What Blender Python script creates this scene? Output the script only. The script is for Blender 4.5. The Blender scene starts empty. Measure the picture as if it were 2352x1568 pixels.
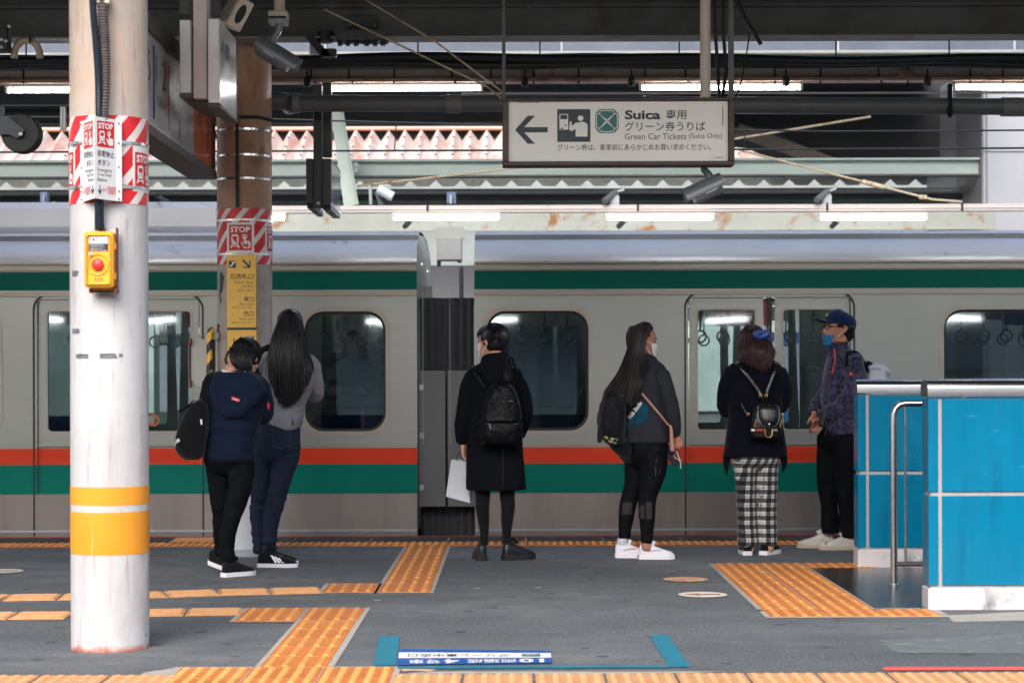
import bpy, bmesh, math, random
from math import sin, cos, pi, radians, atan2, sqrt
from mathutils import Vector, Matrix, noise
from mathutils.bvhtree import BVHTree

random.seed(7)
scene = bpy.context.scene
COL = scene.collection

# ------------------------------------------------------------------ camera
FPX, CAMH, CXP, HYP = 4350.0, 1.25, 1176.0, 872.0      # focal length, eye height, principal column, horizon row (2352 px wide frame)
ROLL = radians(0.17)
cam_d = bpy.data.cameras.new('camera')
cam = bpy.data.objects.new('camera', cam_d); COL.objects.link(cam)
cam.location = (0, 0, CAMH)
cam.rotation_euler = (radians(90), ROLL, 0)
cam_d.sensor_width = 36; cam_d.lens = FPX/2352*36
cam_d.shift_y = (HYP-784)/2352
cam_d.clip_start = 0.1; cam_d.clip_end = 500
cam_d.dof.use_dof = True; cam_d.dof.focus_distance = 12.0; cam_d.dof.aperture_fstop = 3.6
scene.camera = cam

# ------------------------------------------------------------------ sky and sun
SUN_EL, SUN_AZ = radians(41), radians(194)              # azimuth clockwise from +Y; light comes from behind the camera, a little from the left
world = bpy.data.worlds.new('World'); scene.world = world; world.use_nodes = True
wn = world.node_tree.nodes; wl = world.node_tree.links
sky = wn.new('ShaderNodeTexSky'); sky.sky_type = 'NISHITA'; sky.sun_disc = False
sky.sun_elevation = SUN_EL; sky.sun_rotation = SUN_AZ
sky.air_density = 1.0; sky.dust_density = 4.0; sky.ozone_density = 1.0
wl.new(sky.outputs[0], wn['Background'].inputs[0]); wn['Background'].inputs[1].default_value = 0.15
sd = bpy.data.lights.new('sun', 'SUN'); sd.energy = 1.0; sd.angle = radians(45); sd.color = (1.0, 0.995, 0.985)
sun = bpy.data.objects.new('sun', sd); COL.objects.link(sun)
dirv = Vector((sin(SUN_AZ)*cos(SUN_EL), cos(SUN_AZ)*cos(SUN_EL), sin(SUN_EL)))
sun.rotation_euler = dirv.to_track_quat('Z', 'Y').to_euler()
sun.location = (-4, -8, 12)
vs = scene.view_settings; vs.view_transform = 'Standard'; vs.look = 'None'; vs.gamma = 1.0; vs.exposure = 1.05
vs.use_curve_mapping = False
scene.cycles.max_bounces = 8; scene.cycles.transparent_max_bounces = 16
scene.cycles.use_denoising = True
scene.cycles.sample_clamp_indirect = 6.0

# ------------------------------------------------------------------ helpers
def P(x, y, d):
    """world point seen at pixel (x, y) of the 2352 px frame at depth d"""
    u, v = x-CXP, HYP-y
    c, s = cos(ROLL), sin(ROLL)
    return Vector(((u*c+v*s)*d/FPX, d, CAMH+(-u*s+v*c)*d/FPX))
def D(x, y):
    """depth of the floor point at pixel (x, y)"""
    u, v = x-CXP, HYP-y
    return CAMH*FPX/-(-u*sin(ROLL)+v*cos(ROLL))
def G(x, y):
    p = P(x, y, D(x, y)); return Vector((p.x, p.y, 0))
def lin(c):
    return c/12.92 if c <= 0.04045 else ((c+0.055)/1.055)**2.4
def C8(r, g, b): return (lin(r/255), lin(g/255), lin(b/255), 1)

def worldloc(o):
    v = Vector((0, 0, 0))
    while o is not None:
        v = v+o.location; o = o.parent
    return v

class MB:
    def __init__(s): s.v = []; s.f = []; s.m = []
    def add(s, vs_, fs, mi=0):
        o = len(s.v); s.v += [Vector(p) for p in vs_]
        for f in fs: s.f.append(tuple(i+o for i in f)); s.m.append(mi)
        return s
    def box(s, c, size, rot=None, bev=0.0, mi=0):
        hx, hy, hz = size[0]/2, size[1]/2, size[2]/2
        c = Vector(c)
        if bev <= 0:
            vs_ = [Vector((x, y, z)) for x in (-hx, hx) for y in (-hy, hy) for z in (-hz, hz)]
            fs = [(0, 1, 3, 2), (4, 6, 7, 5), (0, 4, 5, 1), (2, 3, 7, 6), (0, 2, 6, 4), (1, 5, 7, 3)]
        else:
            b = min(bev, hx*.99, hy*.99, hz*.99); vs_ = []; idx = {}
            for sx in (-1, 1):
                for sy in (-1, 1):
                    for sz in (-1, 1):
                        idx[(sx, sy, sz)] = len(vs_)
                        vs_ += [Vector((sx*hx, sy*(hy-b), sz*(hz-b))), Vector((sx*(hx-b), sy*hy, sz*(hz-b))), Vector((sx*(hx-b), sy*(hy-b), sz*hz))]
            I = lambda sx, sy, sz, a: idx[(sx, sy, sz)]+a
            fs = []
            for q in (-1, 1):
                fs.append([I(q, -1, -1, 0), I(q, 1, -1, 0), I(q, 1, 1, 0), I(q, -1, 1, 0)][::q])
                fs.append([I(-1, q, -1, 1), I(-1, q, 1, 1), I(1, q, 1, 1), I(1, q, -1, 1)][::q])
                fs.append([I(-1, -1, q, 2), I(1, -1, q, 2), I(1, 1, q, 2), I(-1, 1, q, 2)][::q])
            for a in (-1, 1):
                for b2 in (-1, 1):
                    k = a*b2
                    fs.append([I(a, b2, -1, 0), I(a, b2, -1, 1), I(a, b2, 1, 1), I(a, b2, 1, 0)][::k])
                    fs.append([I(a, -1, b2, 2), I(a, -1, b2, 0), I(a, 1, b2, 0), I(a, 1, b2, 2)][::k])
                    fs.append([I(-1, a, b2, 1), I(-1, a, b2, 2), I(1, a, b2, 2), I(1, a, b2, 1)][::k])
                    for c2 in (-1, 1):
                        fs.append([I(a, b2, c2, 0), I(a, b2, c2, 1), I(a, b2, c2, 2)][::a*b2*c2])
        if rot is not None:
            R = rot if isinstance(rot, Matrix) else Matrix.Rotation(rot, 3, 'Z')
            vs_ = [R @ p for p in vs_]
        return s.add([p+c for p in vs_], fs, mi)
    def span(s, a, b, bev=0.0, mi=0):
        a, b = Vector(a), Vector(b)
        return s.box((a+b)/2, [abs(b[i]-a[i]) for i in range(3)], None, bev, mi)
    def tube(s, pts, r, n=10, caps=True, mi=0, closed=False, flat=1.0, up=None):
        """r: number or list; flat squashes the second axis"""
        pts = [Vector(p) for p in pts]; k = len(pts)
        rs = r if isinstance(r, (list, tuple)) else [r]*k
        T = []
        for i in range(k):
            if closed: t = pts[(i+1) % k]-pts[i-1]
            else: t = pts[min(i+1, k-1)]-pts[max(i-1, 0)]
            T.append(t.normalized() if t.length > 1e-9 else Vector((0, 0, 1)))
        ref = Vector(up) if up is not None else (Vector((0, 0, 1)) if abs(T[0].z) < .9 else Vector((0, 1, 0)))
        n1 = (ref-T[0]*ref.dot(T[0])).normalized()
        o = len(s.v)
        for i in range(k):
            if i: n1 = (n1-T[i]*n1.dot(T[i])); n1 = n1.normalized() if n1.length > 1e-6 else T[i].orthogonal().normalized()
            n2 = T[i].cross(n1); rr = rs[i]
            ra, rb = rr if isinstance(rr, (list, tuple)) else (rr, rr*flat)
            for j in range(n):
                a = 2*pi*j/n
                s.v.append(pts[i]+n1*(cos(a)*ra)+n2*(sin(a)*rb))
        for i in range(k if closed else k-1):
            i2 = (i+1) % k
            for j in range(n):
                j2 = (j+1) % n
                s.f.append((o+i*n+j, o+i*n+j2, o+i2*n+j2, o+i2*n+j)); s.m.append(mi)
        if caps and not closed:
            s.f.append(tuple(o+j for j in range(n))[::-1]); s.m.append(mi)
            s.f.append(tuple(o+(k-1)*n+j for j in range(n))); s.m.append(mi)
        return s
    def prism(s, poly, fn, t0, t1, mi=0, caps=True):
        """poly: 2-D outline, fn(u, v, t) -> point"""
        n = len(poly); o = len(s.v)
        for t in (t0, t1):
            for (u, v) in poly: s.v.append(Vector(fn(u, v, t)))
        for j in range(n):
            j2 = (j+1) % n
            s.f.append((o+j, o+j2, o+n+j2, o+n+j)); s.m.append(mi)
        if caps:
            s.f.append(tuple(o+j for j in range(n))[::-1]); s.m.append(mi)
            s.f.append(tuple(o+n+j for j in range(n))); s.m.append(mi)
        return s
    def lathe(s, prof, c, n=24, mi=0, axis='Z', a0=0, a1=2*pi):
        o = len(s.v); c = Vector(c); full = abs(a1-a0-2*pi) < 1e-6; m = n if full else n+1
        for (r, z) in prof:
            for j in range(m):
                a = a0+(a1-a0)*j/n
                p = Vector((r*cos(a), r*sin(a), z))
                if axis == 'Y': p = Vector((p.x, p.z, p.y))
                if axis == 'X': p = Vector((p.z, p.x, p.y))
                s.v.append(c+p)
        for i in range(len(prof)-1):
            for j in range(n):
                j2 = (j+1) % m
                s.f.append((o+i*m+j, o+i*m+j2, o+(i+1)*m+j2, o+(i+1)*m+j)); s.m.append(mi)
        return s
    def grid(s, fn, nu, nv, mi=0):
        o = len(s.v)
        for i in range(nu+1):
            for j in range(nv+1): s.v.append(Vector(fn(i/nu, j/nv)))
        for i in range(nu):
            for j in range(nv):
                a = o+i*(nv+1)+j
                s.f.append((a, a+nv+1, a+nv+2, a+1)); s.m.append(mi)
        return s
    def mesh(s, name, mats, off=Vector((0, 0, 0)), smooth=None, fix=True):
        me = bpy.data.meshes.new(name)
        me.from_pydata([p-off for p in s.v], [], s.f)
        for m in (mats if isinstance(mats, (list, tuple)) else [mats]): me.materials.append(m)
        me.polygons.foreach_set('material_index', s.m)
        if fix:
            bm = bmesh.new(); bm.from_mesh(me); bmesh.ops.recalc_face_normals(bm, faces=bm.faces); bm.to_mesh(me); bm.free()
        if smooth is not None:
            me.polygons.foreach_set('use_smooth', [True]*len(me.polygons))
            me.set_sharp_from_angle(angle=radians(smooth))
        me.update()
        return me
    def build(s, name, mats, parent=None, smooth=None, off=None, fix=True):
        o_ = worldloc(parent) if parent is not None else (Vector(off) if off is not None else Vector((0, 0, 0)))
        me = s.mesh(name, mats, o_, smooth, fix)
        ob = bpy.data.objects.new(name, me); COL.objects.link(ob)
        if parent is not None: ob.parent = parent
        elif off is not None: ob.location = o_
        return ob

def tag(o, label=None, cat=None, group=None, kind=None):
    if label: o['label'] = label
    if cat: o['category'] = cat
    if group: o['group'] = group
    if kind: o['kind'] = kind
    return o
def thing(name, label, cat, loc=(0, 0, 0), group=None):
    o = bpy.data.objects.new(name, None); COL.objects.link(o); o.location = loc
    o.empty_display_size = .2
    return tag(o, label, cat, group)
def link(name, me, parent=None, loc=(0, 0, 0), rotz=0, scale=None):
    o = bpy.data.objects.new(name, me); COL.objects.link(o); o.location = loc; o.rotation_euler = (0, 0, rotz)
    if scale: o.scale = scale
    if parent is not None: o.parent = parent
    return o
def copy_tree(o, parent=None):
    c = o.copy(); COL.objects.link(c); c.parent = parent
    for ch in o.children: copy_tree(ch, c)
    return c

# ------------------------------------------------------------------ materials
class NT:
    def __init__(s, name):
        s.mat = bpy.data.materials.new(name); s.mat.use_nodes = True
        s.t = s.mat.node_tree; s.b = s.t.nodes['Principled BSDF']; s.out = s.t.nodes['Material Output']
        s.tc = s.t.nodes.new('ShaderNodeTexCoord')
    def n(s, ty, **kw):
        nd = s.t.nodes.new('ShaderNode'+ty)
        for k, v in kw.items(): setattr(nd, k, v)
        return nd
    def l(s, a, b): s.t.links.new(a, b)
    def obj(s): return s.tc.outputs['Object']
    def gen(s): return s.tc.outputs['Generated']
    def mapped(s, scale=(1, 1, 1), rot=(0, 0, 0), loc=(0, 0, 0), src=None):
        m = s.n('Mapping'); s.l(src or s.obj(), m.inputs[0])
        m.inputs['Scale'].default_value = scale; m.inputs['Rotation'].default_value = rot; m.inputs['Location'].default_value = loc
        return m.outputs[0]
    def noise(s, scale=5, detail=4, rough=.55, vec=None, dist=0):
        n = s.n('TexNoise'); s.l(vec or s.obj(), n.inputs['Vector'])
        n.inputs['Scale'].default_value = scale; n.inputs['Detail'].default_value = detail; n.inputs['Roughness'].default_value = rough; n.inputs['Distortion'].default_value = dist
        return n.outputs['Fac']
    def voro(s, scale=5, feature='F1', vec=None, rand=1.0, out='Distance', metric='EUCLIDEAN'):
        n = s.n('TexVoronoi', feature=feature, distance=metric); s.l(vec or s.obj(), n.inputs['Vector'])
        n.inputs['Scale'].default_value = scale; n.inputs['Randomness'].default_value = rand
        return n.outputs[out]
    def ramp(s, fac, p0, p1, c0=(0, 0, 0, 1), c1=(1, 1, 1, 1), interp='LINEAR'):
        r = s.n('ValToRGB'); s.l(fac, r.inputs[0]); r.color_ramp.interpolation = interp
        e = r.color_ramp.elements; e[0].position = p0; e[0].color = c0; e[1].position = p1; e[1].color = c1
        return r.outputs[0]
    def mix(s, fac, a, b, mode='MIX'):
        m = s.n('Mix', data_type='RGBA', blend_type=mode)
        for i, x in ((0, fac), (6, a), (7, b)):
            if hasattr(x, 'links'): s.l(x, m.inputs[i])
            else: m.inputs[i].default_value = x
        return m.outputs[2]
    def math(s, op, a, b=None, c=None):
        m = s.n('Math', operation=op)
        for i, x in enumerate((a, b, c)):
            if x is None: continue
            if hasattr(x, 'links'): s.l(x, m.inputs[i])
            else: m.inputs[i].default_value = x
        return m.outputs[0]
    def sep(s, v=None):
        n = s.n('SeparateXYZ'); s.l(v or s.obj(), n.inputs[0]); return n.outputs
    def bump(s, h, strength=.3, dist=.01, prev=None):
        b = s.n('Bump'); s.l(h, b.inputs['Height']); b.inputs['Strength'].default_value = strength; b.inputs['Distance'].default_value = dist
        if prev is not None: s.l(prev, b.inputs['Normal'])
        s.l(b.outputs[0], s.b.inputs['Normal']); return b.outputs[0]
    def base(s, c):
        if hasattr(c, 'links'): s.l(c, s.b.inputs['Base Color'])
        else: s.b.inputs['Base Color'].default_value = c
    def set(s, **kw):
        for k, v in kw.items():
            i = s.b.inputs[k.replace('_', ' ')]
            if hasattr(v, 'links'): s.l(v, i)
            else: i.default_value = v
        return s

def M(name, col, rough=.55, metal=0.0, var=.12, scale=6, bump=0.0, bscale=60, bdist=.004, spec=.5, stain=None, stain_amt=(.55, .7), stain_scale=4, rnd=0.0, sheen=0.0):
    k = NT(name)
    dark = tuple(c*(1-var) for c in col[:3])+(1,); lite = tuple(min(1, c*(1+var)) for c in col[:3])+(1,)
    n = k.noise(scale, 5, .6)
    c = k.mix(k.ramp(n, .3, .7), dark, lite)
    if stain is not None:
        c = k.mix(k.ramp(k.noise(stain_scale, 7, .65, dist=.4), stain_amt[0], stain_amt[1]), c, stain)
    if rnd:
        oi = k.n('ObjectInfo'); hs = k.n('HueSaturation'); k.l(c, hs.inputs['Color'])
        mr = k.n('MapRange'); k.l(oi.outputs['Random'], mr.inputs[0]); mr.inputs[3].default_value = 1-rnd; mr.inputs[4].default_value = 1+rnd
        k.l(mr.outputs[0], hs.inputs['Value']); c = hs.outputs[0]
    k.base(c)
    r = k.n('MapRange'); k.l(k.noise(scale*2.3, 3), r.inputs[0]); r.inputs[3].default_value = max(.02, rough-.08); r.inputs[4].default_value = min(1, rough+.08)
    k.l(r.outputs[0], k.b.inputs['Roughness'])
    k.set(Metallic=metal, Specular_IOR_Level=spec)
    if sheen: k.set(Sheen_Weight=sheen, Sheen_Roughness=.5)
    if bump: k.bump(k.noise(bscale, 5, .6), bump, bdist)
    return k.mat
def EMIT(name, col, strength):
    k = NT(name); k.base((.8, .8, .8, 1)); k.set(Emission_Color=col, Emission_Strength=strength); return k.mat

# ------------------------------------------------------------------ flat print (lettering, marks): 2-D shapes laid on a surface
def text2d(body, size=1.0, bold=0.0, spacing=1.0, res=2, line=1.0, align='LEFT', shear=0.0):
    cu = bpy.data.curves.new('print', 'FONT'); cu.body = body; cu.size = size; cu.resolution_u = res
    cu.offset = bold; cu.space_character = spacing; cu.space_line = line; cu.align_x = align; cu.fill_mode = 'FRONT'; cu.shear = shear
    ob = bpy.data.objects.new('print', cu)
    me = bpy.data.meshes.new_from_object(ob)
    vs_ = [(v.co.x, v.co.y) for v in me.vertices]; fs = [tuple(p.vertices) for p in me.polygons]
    bpy.data.objects.remove(ob); bpy.data.curves.remove(cu); bpy.data.meshes.remove(me)
    return vs_, fs
def fit(vf, x0, y0, x1, y1):
    vs_, fs = vf
    if not vs_: return vf
    a, b = min(p[0] for p in vs_), max(p[0] for p in vs_); c, d = min(p[1] for p in vs_), max(p[1] for p in vs_)
    if x1 is None: x1 = x0+(b-a)*(y1-y0)/(d-c)
    if x0 is None: x0 = x1-(b-a)*(y1-y0)/(d-c)
    return [((p[0]-a)/(b-a)*(x1-x0)+x0, (p[1]-c)/(d-c)*(y1-y0)+y0) for p in vs_], fs
def rect2d(x0, y0, x1, y1, nx=1, ny=1):
    vs_ = [(x0+(x1-x0)*i/nx, y0+(y1-y0)*j/ny) for i in range(nx+1) for j in range(ny+1)]
    fs = [(i*(ny+1)+j, (i+1)*(ny+1)+j, (i+1)*(ny+1)+j+1, i*(ny+1)+j+1) for i in range(nx) for j in range(ny)]
    return vs_, fs
def poly2d(pts): return list(pts), [tuple(range(len(pts)))]
def circ2d(cx, cy, rx, ry=None, n=28):
    ry = ry or rx
    return poly2d([(cx+rx*cos(2*pi*i/n), cy+ry*sin(2*pi*i/n)) for i in range(n)])
def ring2d(cx, cy, r0, r1, n=28):
    vs_ = []
    for i in range(n):
        a = 2*pi*i/n; vs_ += [(cx+r0*cos(a), cy+r0*sin(a)), (cx+r1*cos(a), cy+r1*sin(a))]
    return vs_, [(2*i, 2*i+1, (2*i+3) % (2*n), (2*i+2) % (2*n)) for i in range(n)]
def rrect(x0, y0, x1, y1, r, n=5):
    pts = []
    for (cx, cy, a0) in ((x1-r, y1-r, 0), (x0+r, y1-r, pi/2), (x0+r, y0+r, pi), (x1-r, y0+r, 1.5*pi)):
        for i in range(n+1):
            a = a0+pi/2*i/n; pts.append((cx+r*cos(a), cy+r*sin(a)))
    return pts
def rot2d(vf, ang, c=(0, 0)):
    return [((x-c[0])*cos(ang)-(y-c[1])*sin(ang)+c[0], (x-c[0])*sin(ang)+(y-c[1])*cos(ang)+c[1]) for (x, y) in vf[0]], vf[1]
def merge2d(*l):
    vs_, fs = [], []
    for v, f in l:
        o = len(vs_); vs_ += list(v); fs += [tuple(i+o for i in q) for q in f]
    return vs_, fs
def prints(name, shapes, fn, mat, parent):
    vs_, fs = merge2d(*shapes)
    mb = MB(); mb.add([fn(x, y) for (x, y) in vs_], fs)
    return mb.build(name, mat, parent, fix=False)
# ================================================================== materials shared by the setting
def asphalt_mat():
    k = NT('asphalt')
    big = k.noise(.45, 5, .6); mid = k.noise(4, 6, .65); fine = k.noise(160, 3, .7)
    c = k.mix(k.ramp(big, .4, .62), C8(84, 89, 93), C8(114, 118, 121))
    c = k.mix(k.ramp(mid, .42, .72), c, C8(80, 87, 94))
    c = k.mix(k.ramp(k.noise(55, 4, .75), .52, .66), c, C8(134, 138, 142))
    c = k.mix(k.ramp(k.noise(120, 2, .5), .60, .68), c, C8(62, 68, 74))
    # trodden gum and oil marks: dark flat blots of uneven size
    gum = k.voro(3.7, vec=k.mapped((1, 1, 1)))
    wob = k.math('ADD', gum, k.math('MULTIPLY', k.noise(23, 3), .035))
    blot = k.ramp(wob, .125, .145, (1, 1, 1, 1), (0, 0, 0, 1))
    c = k.mix(k.math('MULTIPLY', blot, .85), c, C8(44, 52, 60))
    gum2 = k.voro(5.1, vec=k.mapped((1, 1, 1), loc=(3.3, 1.7, 0)))
    blot2 = k.ramp(k.math('ADD', gum2, k.math('MULTIPLY', k.noise(31, 3), .06)), .10, .12, (1, 1, 1, 1), (0, 0, 0, 1))
    c = k.mix(k.math('MULTIPLY', blot2, .6), c, C8(60, 67, 74))
    # long worn streaks along the platform
    st = k.noise(1.0, 5, .6, vec=k.mapped((.5, 3.2, 1)))
    c = k.mix(k.math('MULTIPLY', k.ramp(st, .45, .7), .6), c, C8(74, 81, 88))
    k.base(c)
    r = k.n('MapRange'); k.l(mid, r.inputs[0]); r.inputs[3].default_value = .62; r.inputs[4].default_value = .9
    k.l(r.outputs[0], k.b.inputs['Roughness']); k.set(Specular_IOR_Level=.4)
    b1 = k.bump(fine, .35, .004); k.bump(mid, .25, .01, b1)
    return k.mat
m_asphalt = asphalt_mat()
m_conc = M('concrete', C8(150, 150, 146), .8, var=.15, scale=3, bump=.3, bscale=40)
m_conc_dk = M('dark_concrete', C8(86, 88, 90), .75, var=.2, scale=3, bump=.3, bscale=40)
m_ballast = M('ballast', C8(92, 84, 76), .95, var=.5, scale=30, bump=1, bscale=25, bdist=.03)
m_tile_base = M('tactile_base', C8(194, 118, 58), .6, var=.14, scale=9, stain=C8(162, 92, 46), stain_amt=(.5, .75), stain_scale=7, rnd=.10, bump=.2, bscale=80)
m_tile_bar = M('tactile_bar', C8(226, 154, 82), .5, var=.1, scale=20, stain=C8(204, 128, 62), stain_amt=(.58, .75), stain_scale=14, rnd=.06, bump=.15, bscale=90)
m_tile_lt = M('tactile_pale', C8(204, 154, 108), .55, var=.08, scale=12, stain=C8(196, 134, 80), stain_amt=(.5, .7), stain_scale=9, rnd=.05, bump=.15, bscale=90)
m_grout = M('grey_mortar', C8(165, 163, 158), .8, var=.15, scale=20)
m_slab = M('edge_slab', C8(58, 60, 62), .7, var=.25, scale=6, bump=.2)
m_red = M('red_edge_paint', C8(168, 46, 44), .55, var=.15, scale=12)
m_dkroof = M('dark_roof_sheet', C8(48, 54, 57), .8, var=.2, scale=2)
m_dksteel = M('dark_steel_paint', C8(84, 88, 87), .55, var=.22, scale=3, stain=C8(70, 64, 58), stain_amt=(.5, .75), stain_scale=2.5, bump=.08, bscale=60)
m_brown = M('brown_frame', C8(72, 56, 50), .5, var=.12, scale=8)
m_black = M('black_rubber', C8(22, 28, 33), .5, var=.2, scale=10)
m_cream = M('cream_enamel', C8(214, 200, 186), .5, var=.08, scale=4, stain=C8(168, 110, 82), stain_amt=(.6, .78), stain_scale=5)
m_rustcream = M('rusty_cream', C8(205, 172, 152), .6, var=.12, scale=4, stain=C8(150, 88, 62), stain_amt=(.48, .74), stain_scale=6)
m_palegreen = M('pale_green_paint', C8(170, 186, 180), .5, var=.06, scale=3, stain=C8(170, 150, 96), stain_amt=(.66, .82), stain_scale=3)
m_rustgreen = M('rust_flaked_green', C8(152, 157, 150), .6, var=.06, scale=3, stain=C8(136, 92, 50), stain_amt=(.56, .68), stain_scale=3.5)
m_white_panel = M('white_panel', C8(164, 167, 176), .45, var=.04, scale=2)
m_grey_panel = M('grey_panel', C8(128, 128, 134), .5, var=.06, scale=2)
m_galv = M('galvanised', C8(176, 182, 186), .4, metal=.6, var=.18, scale=8)
m_bluegrey = M('blue_grey_sheet', C8(186, 196, 212), .45, var=.1, scale=1.6, stain=C8(150, 160, 176), stain_amt=(.5, .72), stain_scale=1.7)
m_conduit = M('grey_pvc', C8(92, 96, 98), .45, var=.1, scale=6)
m_chrome = M('polished_band', C8(205, 205, 205), .18, metal=1, var=.1, scale=20)
m_tube = EMIT('lit_tube', (.95, 1, 1, 1), 16.0)
m_fix = M('lamp_housing', C8(222, 214, 206), .4, var=.05, scale=5)

# ================================================================== ground, tracks, platforms
o = MB().span((-200, -60, -1.6), (200, 260, -1.35)).build('track_bed', m_ballast); tag(o, 'grey ballast ground under the tracks', kind='structure')
PN, PF = 7.55, 15.18                     # near and far edge of the island platform
platform = MB()
platform.add([(-40, PN, 0), (40, PN, 0), (40, 14.55, 0), (-40, 14.55, 0)], [(0, 1, 2, 3)])
platform.span((-40, PN, -1.34), (40, PF, -.012))
platform = platform.build('platform', m_asphalt); tag(platform, kind='structure')
o = MB().span((-60, -7, -1.34), (60, 2.2-3.2, -.0)).build('camera_platform', m_conc_dk); tag(o, kind='structure')
FP = 18.95                                # near edge of the platform behind the train
o = MB().span((-60, FP, -1.34), (60, 27.5, 0.0)).build('far_platform', m_conc); tag(o, kind='structure')

def tile_mesh(kind, w=.296, l=.296, pale=False):
    mb = MB(); t = .008
    mb.box((0, 0, t/2), (w, l, t), None, .003, 0)
    if kind == 'bar':
        for i in range(4):
            x = -w/2+w*(i+.5)/4
            a, b = .017, .009; ly = l/2-.016
            z0, z1 = t-.001, t+.006
            vs_ = [(x-a, -ly, z0), (x+a, -ly, z0), (x+a, ly, z0), (x-a, ly, z0), (x-b, -ly+.008, z1), (x+b, -ly+.008, z1), (x+b, ly-.008, z1), (x-b, ly-.008, z1)]
            mb.add(vs_, [(4, 5, 6, 7), (0, 1, 5, 4), (1, 2, 6, 5), (2, 3, 7, 6), (3, 0, 4, 7)], 1)
    else:
        for i in range(5):
            for j in range(5):
                x, y = -w/2+w*(i+.5)/5, -l/2+l*(j+.5)/5
                mb.lathe([(.017, t-.001), (.014, t+.004), (.008, t+.0058), (.0, t+.006)], (x, y, 0), 8, 1)
    return mb.mesh('tactile_'+kind, [m_tile_lt if pale else m_tile_base, m_tile_lt if pale else m_tile_bar], smooth=30)
tm_bar, tm_dot, tm_dotp, tm_barp = tile_mesh('bar'), tile_mesh('dot'), tile_mesh('dot', pale=True), tile_mesh('bar', pale=True)
def tile(me, x, y, rz=0, sy=1.0, sx=1.0):
    z = 0.0005*random.random()
    return link('tactile_tile', me, platform, (x, y, z-.002), rz+radians(random.uniform(-.35, .35)), (sx, sy, 1))
# mortar beds that show as pale lines round the tactile runs
def bed(x0, y0, x1, y1):
    MB().add([(x0, y0, .0035), (x1, y0, .0035), (x1, y1, .0035), (x0, y1, .0035)], [(0, 1, 2, 3)]).build('mortar_bed', m_grout, platform)
T = .3
# warning strip by the near edge
for k in range(-12, 13):
    x = -.21+.2985*(k+.5)
    if -1.42 < x < -.55: continue
    tile(tm_dotp, x, 7.88, 0, .97, .97)
    tile(tm_dotp, x, 7.58+.003, 0, .97, .97)
for k in range(3):
    x = -1.445+.312*(k+.5)
    tile(tm_dot, x, 8.075, 0, 1.0, 1.04); tile(tm_dot, x, 7.77, 0, 1.0, 1.04)
bed(-1.475, 7.60, -.485, 8.26)
# lower guiding path: five tiles back from the strip, then a turn to the left
for k in range(5): tile(tm_bar, -.958, 8.23+.312*(k+.5), 0, 1.03)
for x in (-1.29, -.958): tile(tm_bar, x, 10.10, 0, 1.9, 1.03 if x > -1 else 1.06)
bed(-1.125, 8.24, -.78, 10.4); bed(-1.47, 9.8, -1.12, 10.4)
# upper guiding path: from the far strip to its own turn
for k in range(10): tile(tm_bar, -.64, 11.62+.27*(k+.5), 0, .9, 1.03)
for x in (-.97, -.64): tile(tm_bar, x, 11.37, 0, 1.65, 1.05)
bed(-.815, 11.1, -.465, 14.3); bed(-1.15, 11.1, -.80, 11.65)
# two runs that bend away to the left behind the column
def run(pts, n):
    for i in range(n):
        s = i*.304+.16; a = 0
        for (p, q) in zip(pts, pts[1:]):
            L = (q-p).length
            if s <= a+L or q is pts[-1]:
                c = p+(q-p)*((s-a)/L); ang = atan2((q-p).y, (q-p).x); break
            a += L
        tile(tm_bar if False else tm_barp, c.x, c.y, ang+pi/2)
run([Vector((-1.13, 11.27)), Vector((-1.75, 11.15)), Vector((-2.3, 10.98)), Vector((-2.9, 10.92)), Vector((-5, 10.95))], 12)
run([Vector((-1.45, 10.24)), Vector((-1.95, 10.19)), Vector((-2.45, 10.09)), Vector((-2.9, 10.07)), Vector((-5, 10.1))], 11)
# the block in front of the blue parapet
for i in range(2):
    for j in range(9): tile(tm_bar, 1.35+.303*(i+.5), 9.93+.32*(j+.5), 0, 1.05)
tile(tm_bar, 2.107, 10.08); tile(tm_bar, 2.107, 12.65, 0, 1.05); tile(tm_bar, 2.33, 12.65, 0, 1.05, .5)
bed(1.325, 9.905, 2.3, 10.26); bed(1.325, 10.2, 1.97, 12.83)
# warning strip at the far edge
for k in range(-16, 17):
    x = -.64+.3*k
    tile(tm_dot, x, 14.42)
# far edge slabs with pale joints and the red edge line
slab_me = MB().box((0, 0, -.006), (.595, .56, .012), None, .003).mesh('slab', m_slab)
for k in range(-9, 10): link('edge_slab', slab_me, platform, (-.2+.61*k, 14.86, .0))
MB().add([(-40, 14.55, -.008), (40, 14.55, -.008), (40, PF-.01, -.008), (-40, PF-.01, -.008)], [(0, 1, 2, 3)]).build('edge_joint', m_grout, platform)
MB().span((-40, 15.13, -.01), (40, PF+.02, .003), .001).build('red_edge_line', m_red, platform)

# asphalt repairs
m_patch = M('asphalt_patch', C8(104, 110, 112), .7, var=.18, scale=9, bump=.3, bscale=150, stain=C8(150, 152, 150), stain_amt=(.6, .7), stain_scale=8)
m_patch_lt = M('pale_screed', C8(168, 164, 156), .7, var=.14, scale=11, bump=.3, bscale=150)
def patch(pts, z, mat, name='asphalt_patch'):
    out = []
    n = len(pts)
    for i in range(n):
        a, b = Vector(pts[i]), Vector(pts[(i+1) % n])
        for j in range(6):
            p = a.lerp(b, j/6); out.append((p.x+random.uniform(-.008, .008), p.y+random.uniform(-.008, .008), z))
    MB().add(out, [tuple(range(len(out)))]).build(name, mat, platform, fix=False)
patch([G(2020, 1470).xy, G(2352, 1455).xy, G(2352, 1500).xy, G(2060, 1500).xy], .002, m_patch)
patch([G(2170, 1413).xy, G(2360, 1405).xy, G(2360, 1425).xy, G(2190, 1428).xy], .002, m_patch_lt)
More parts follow.
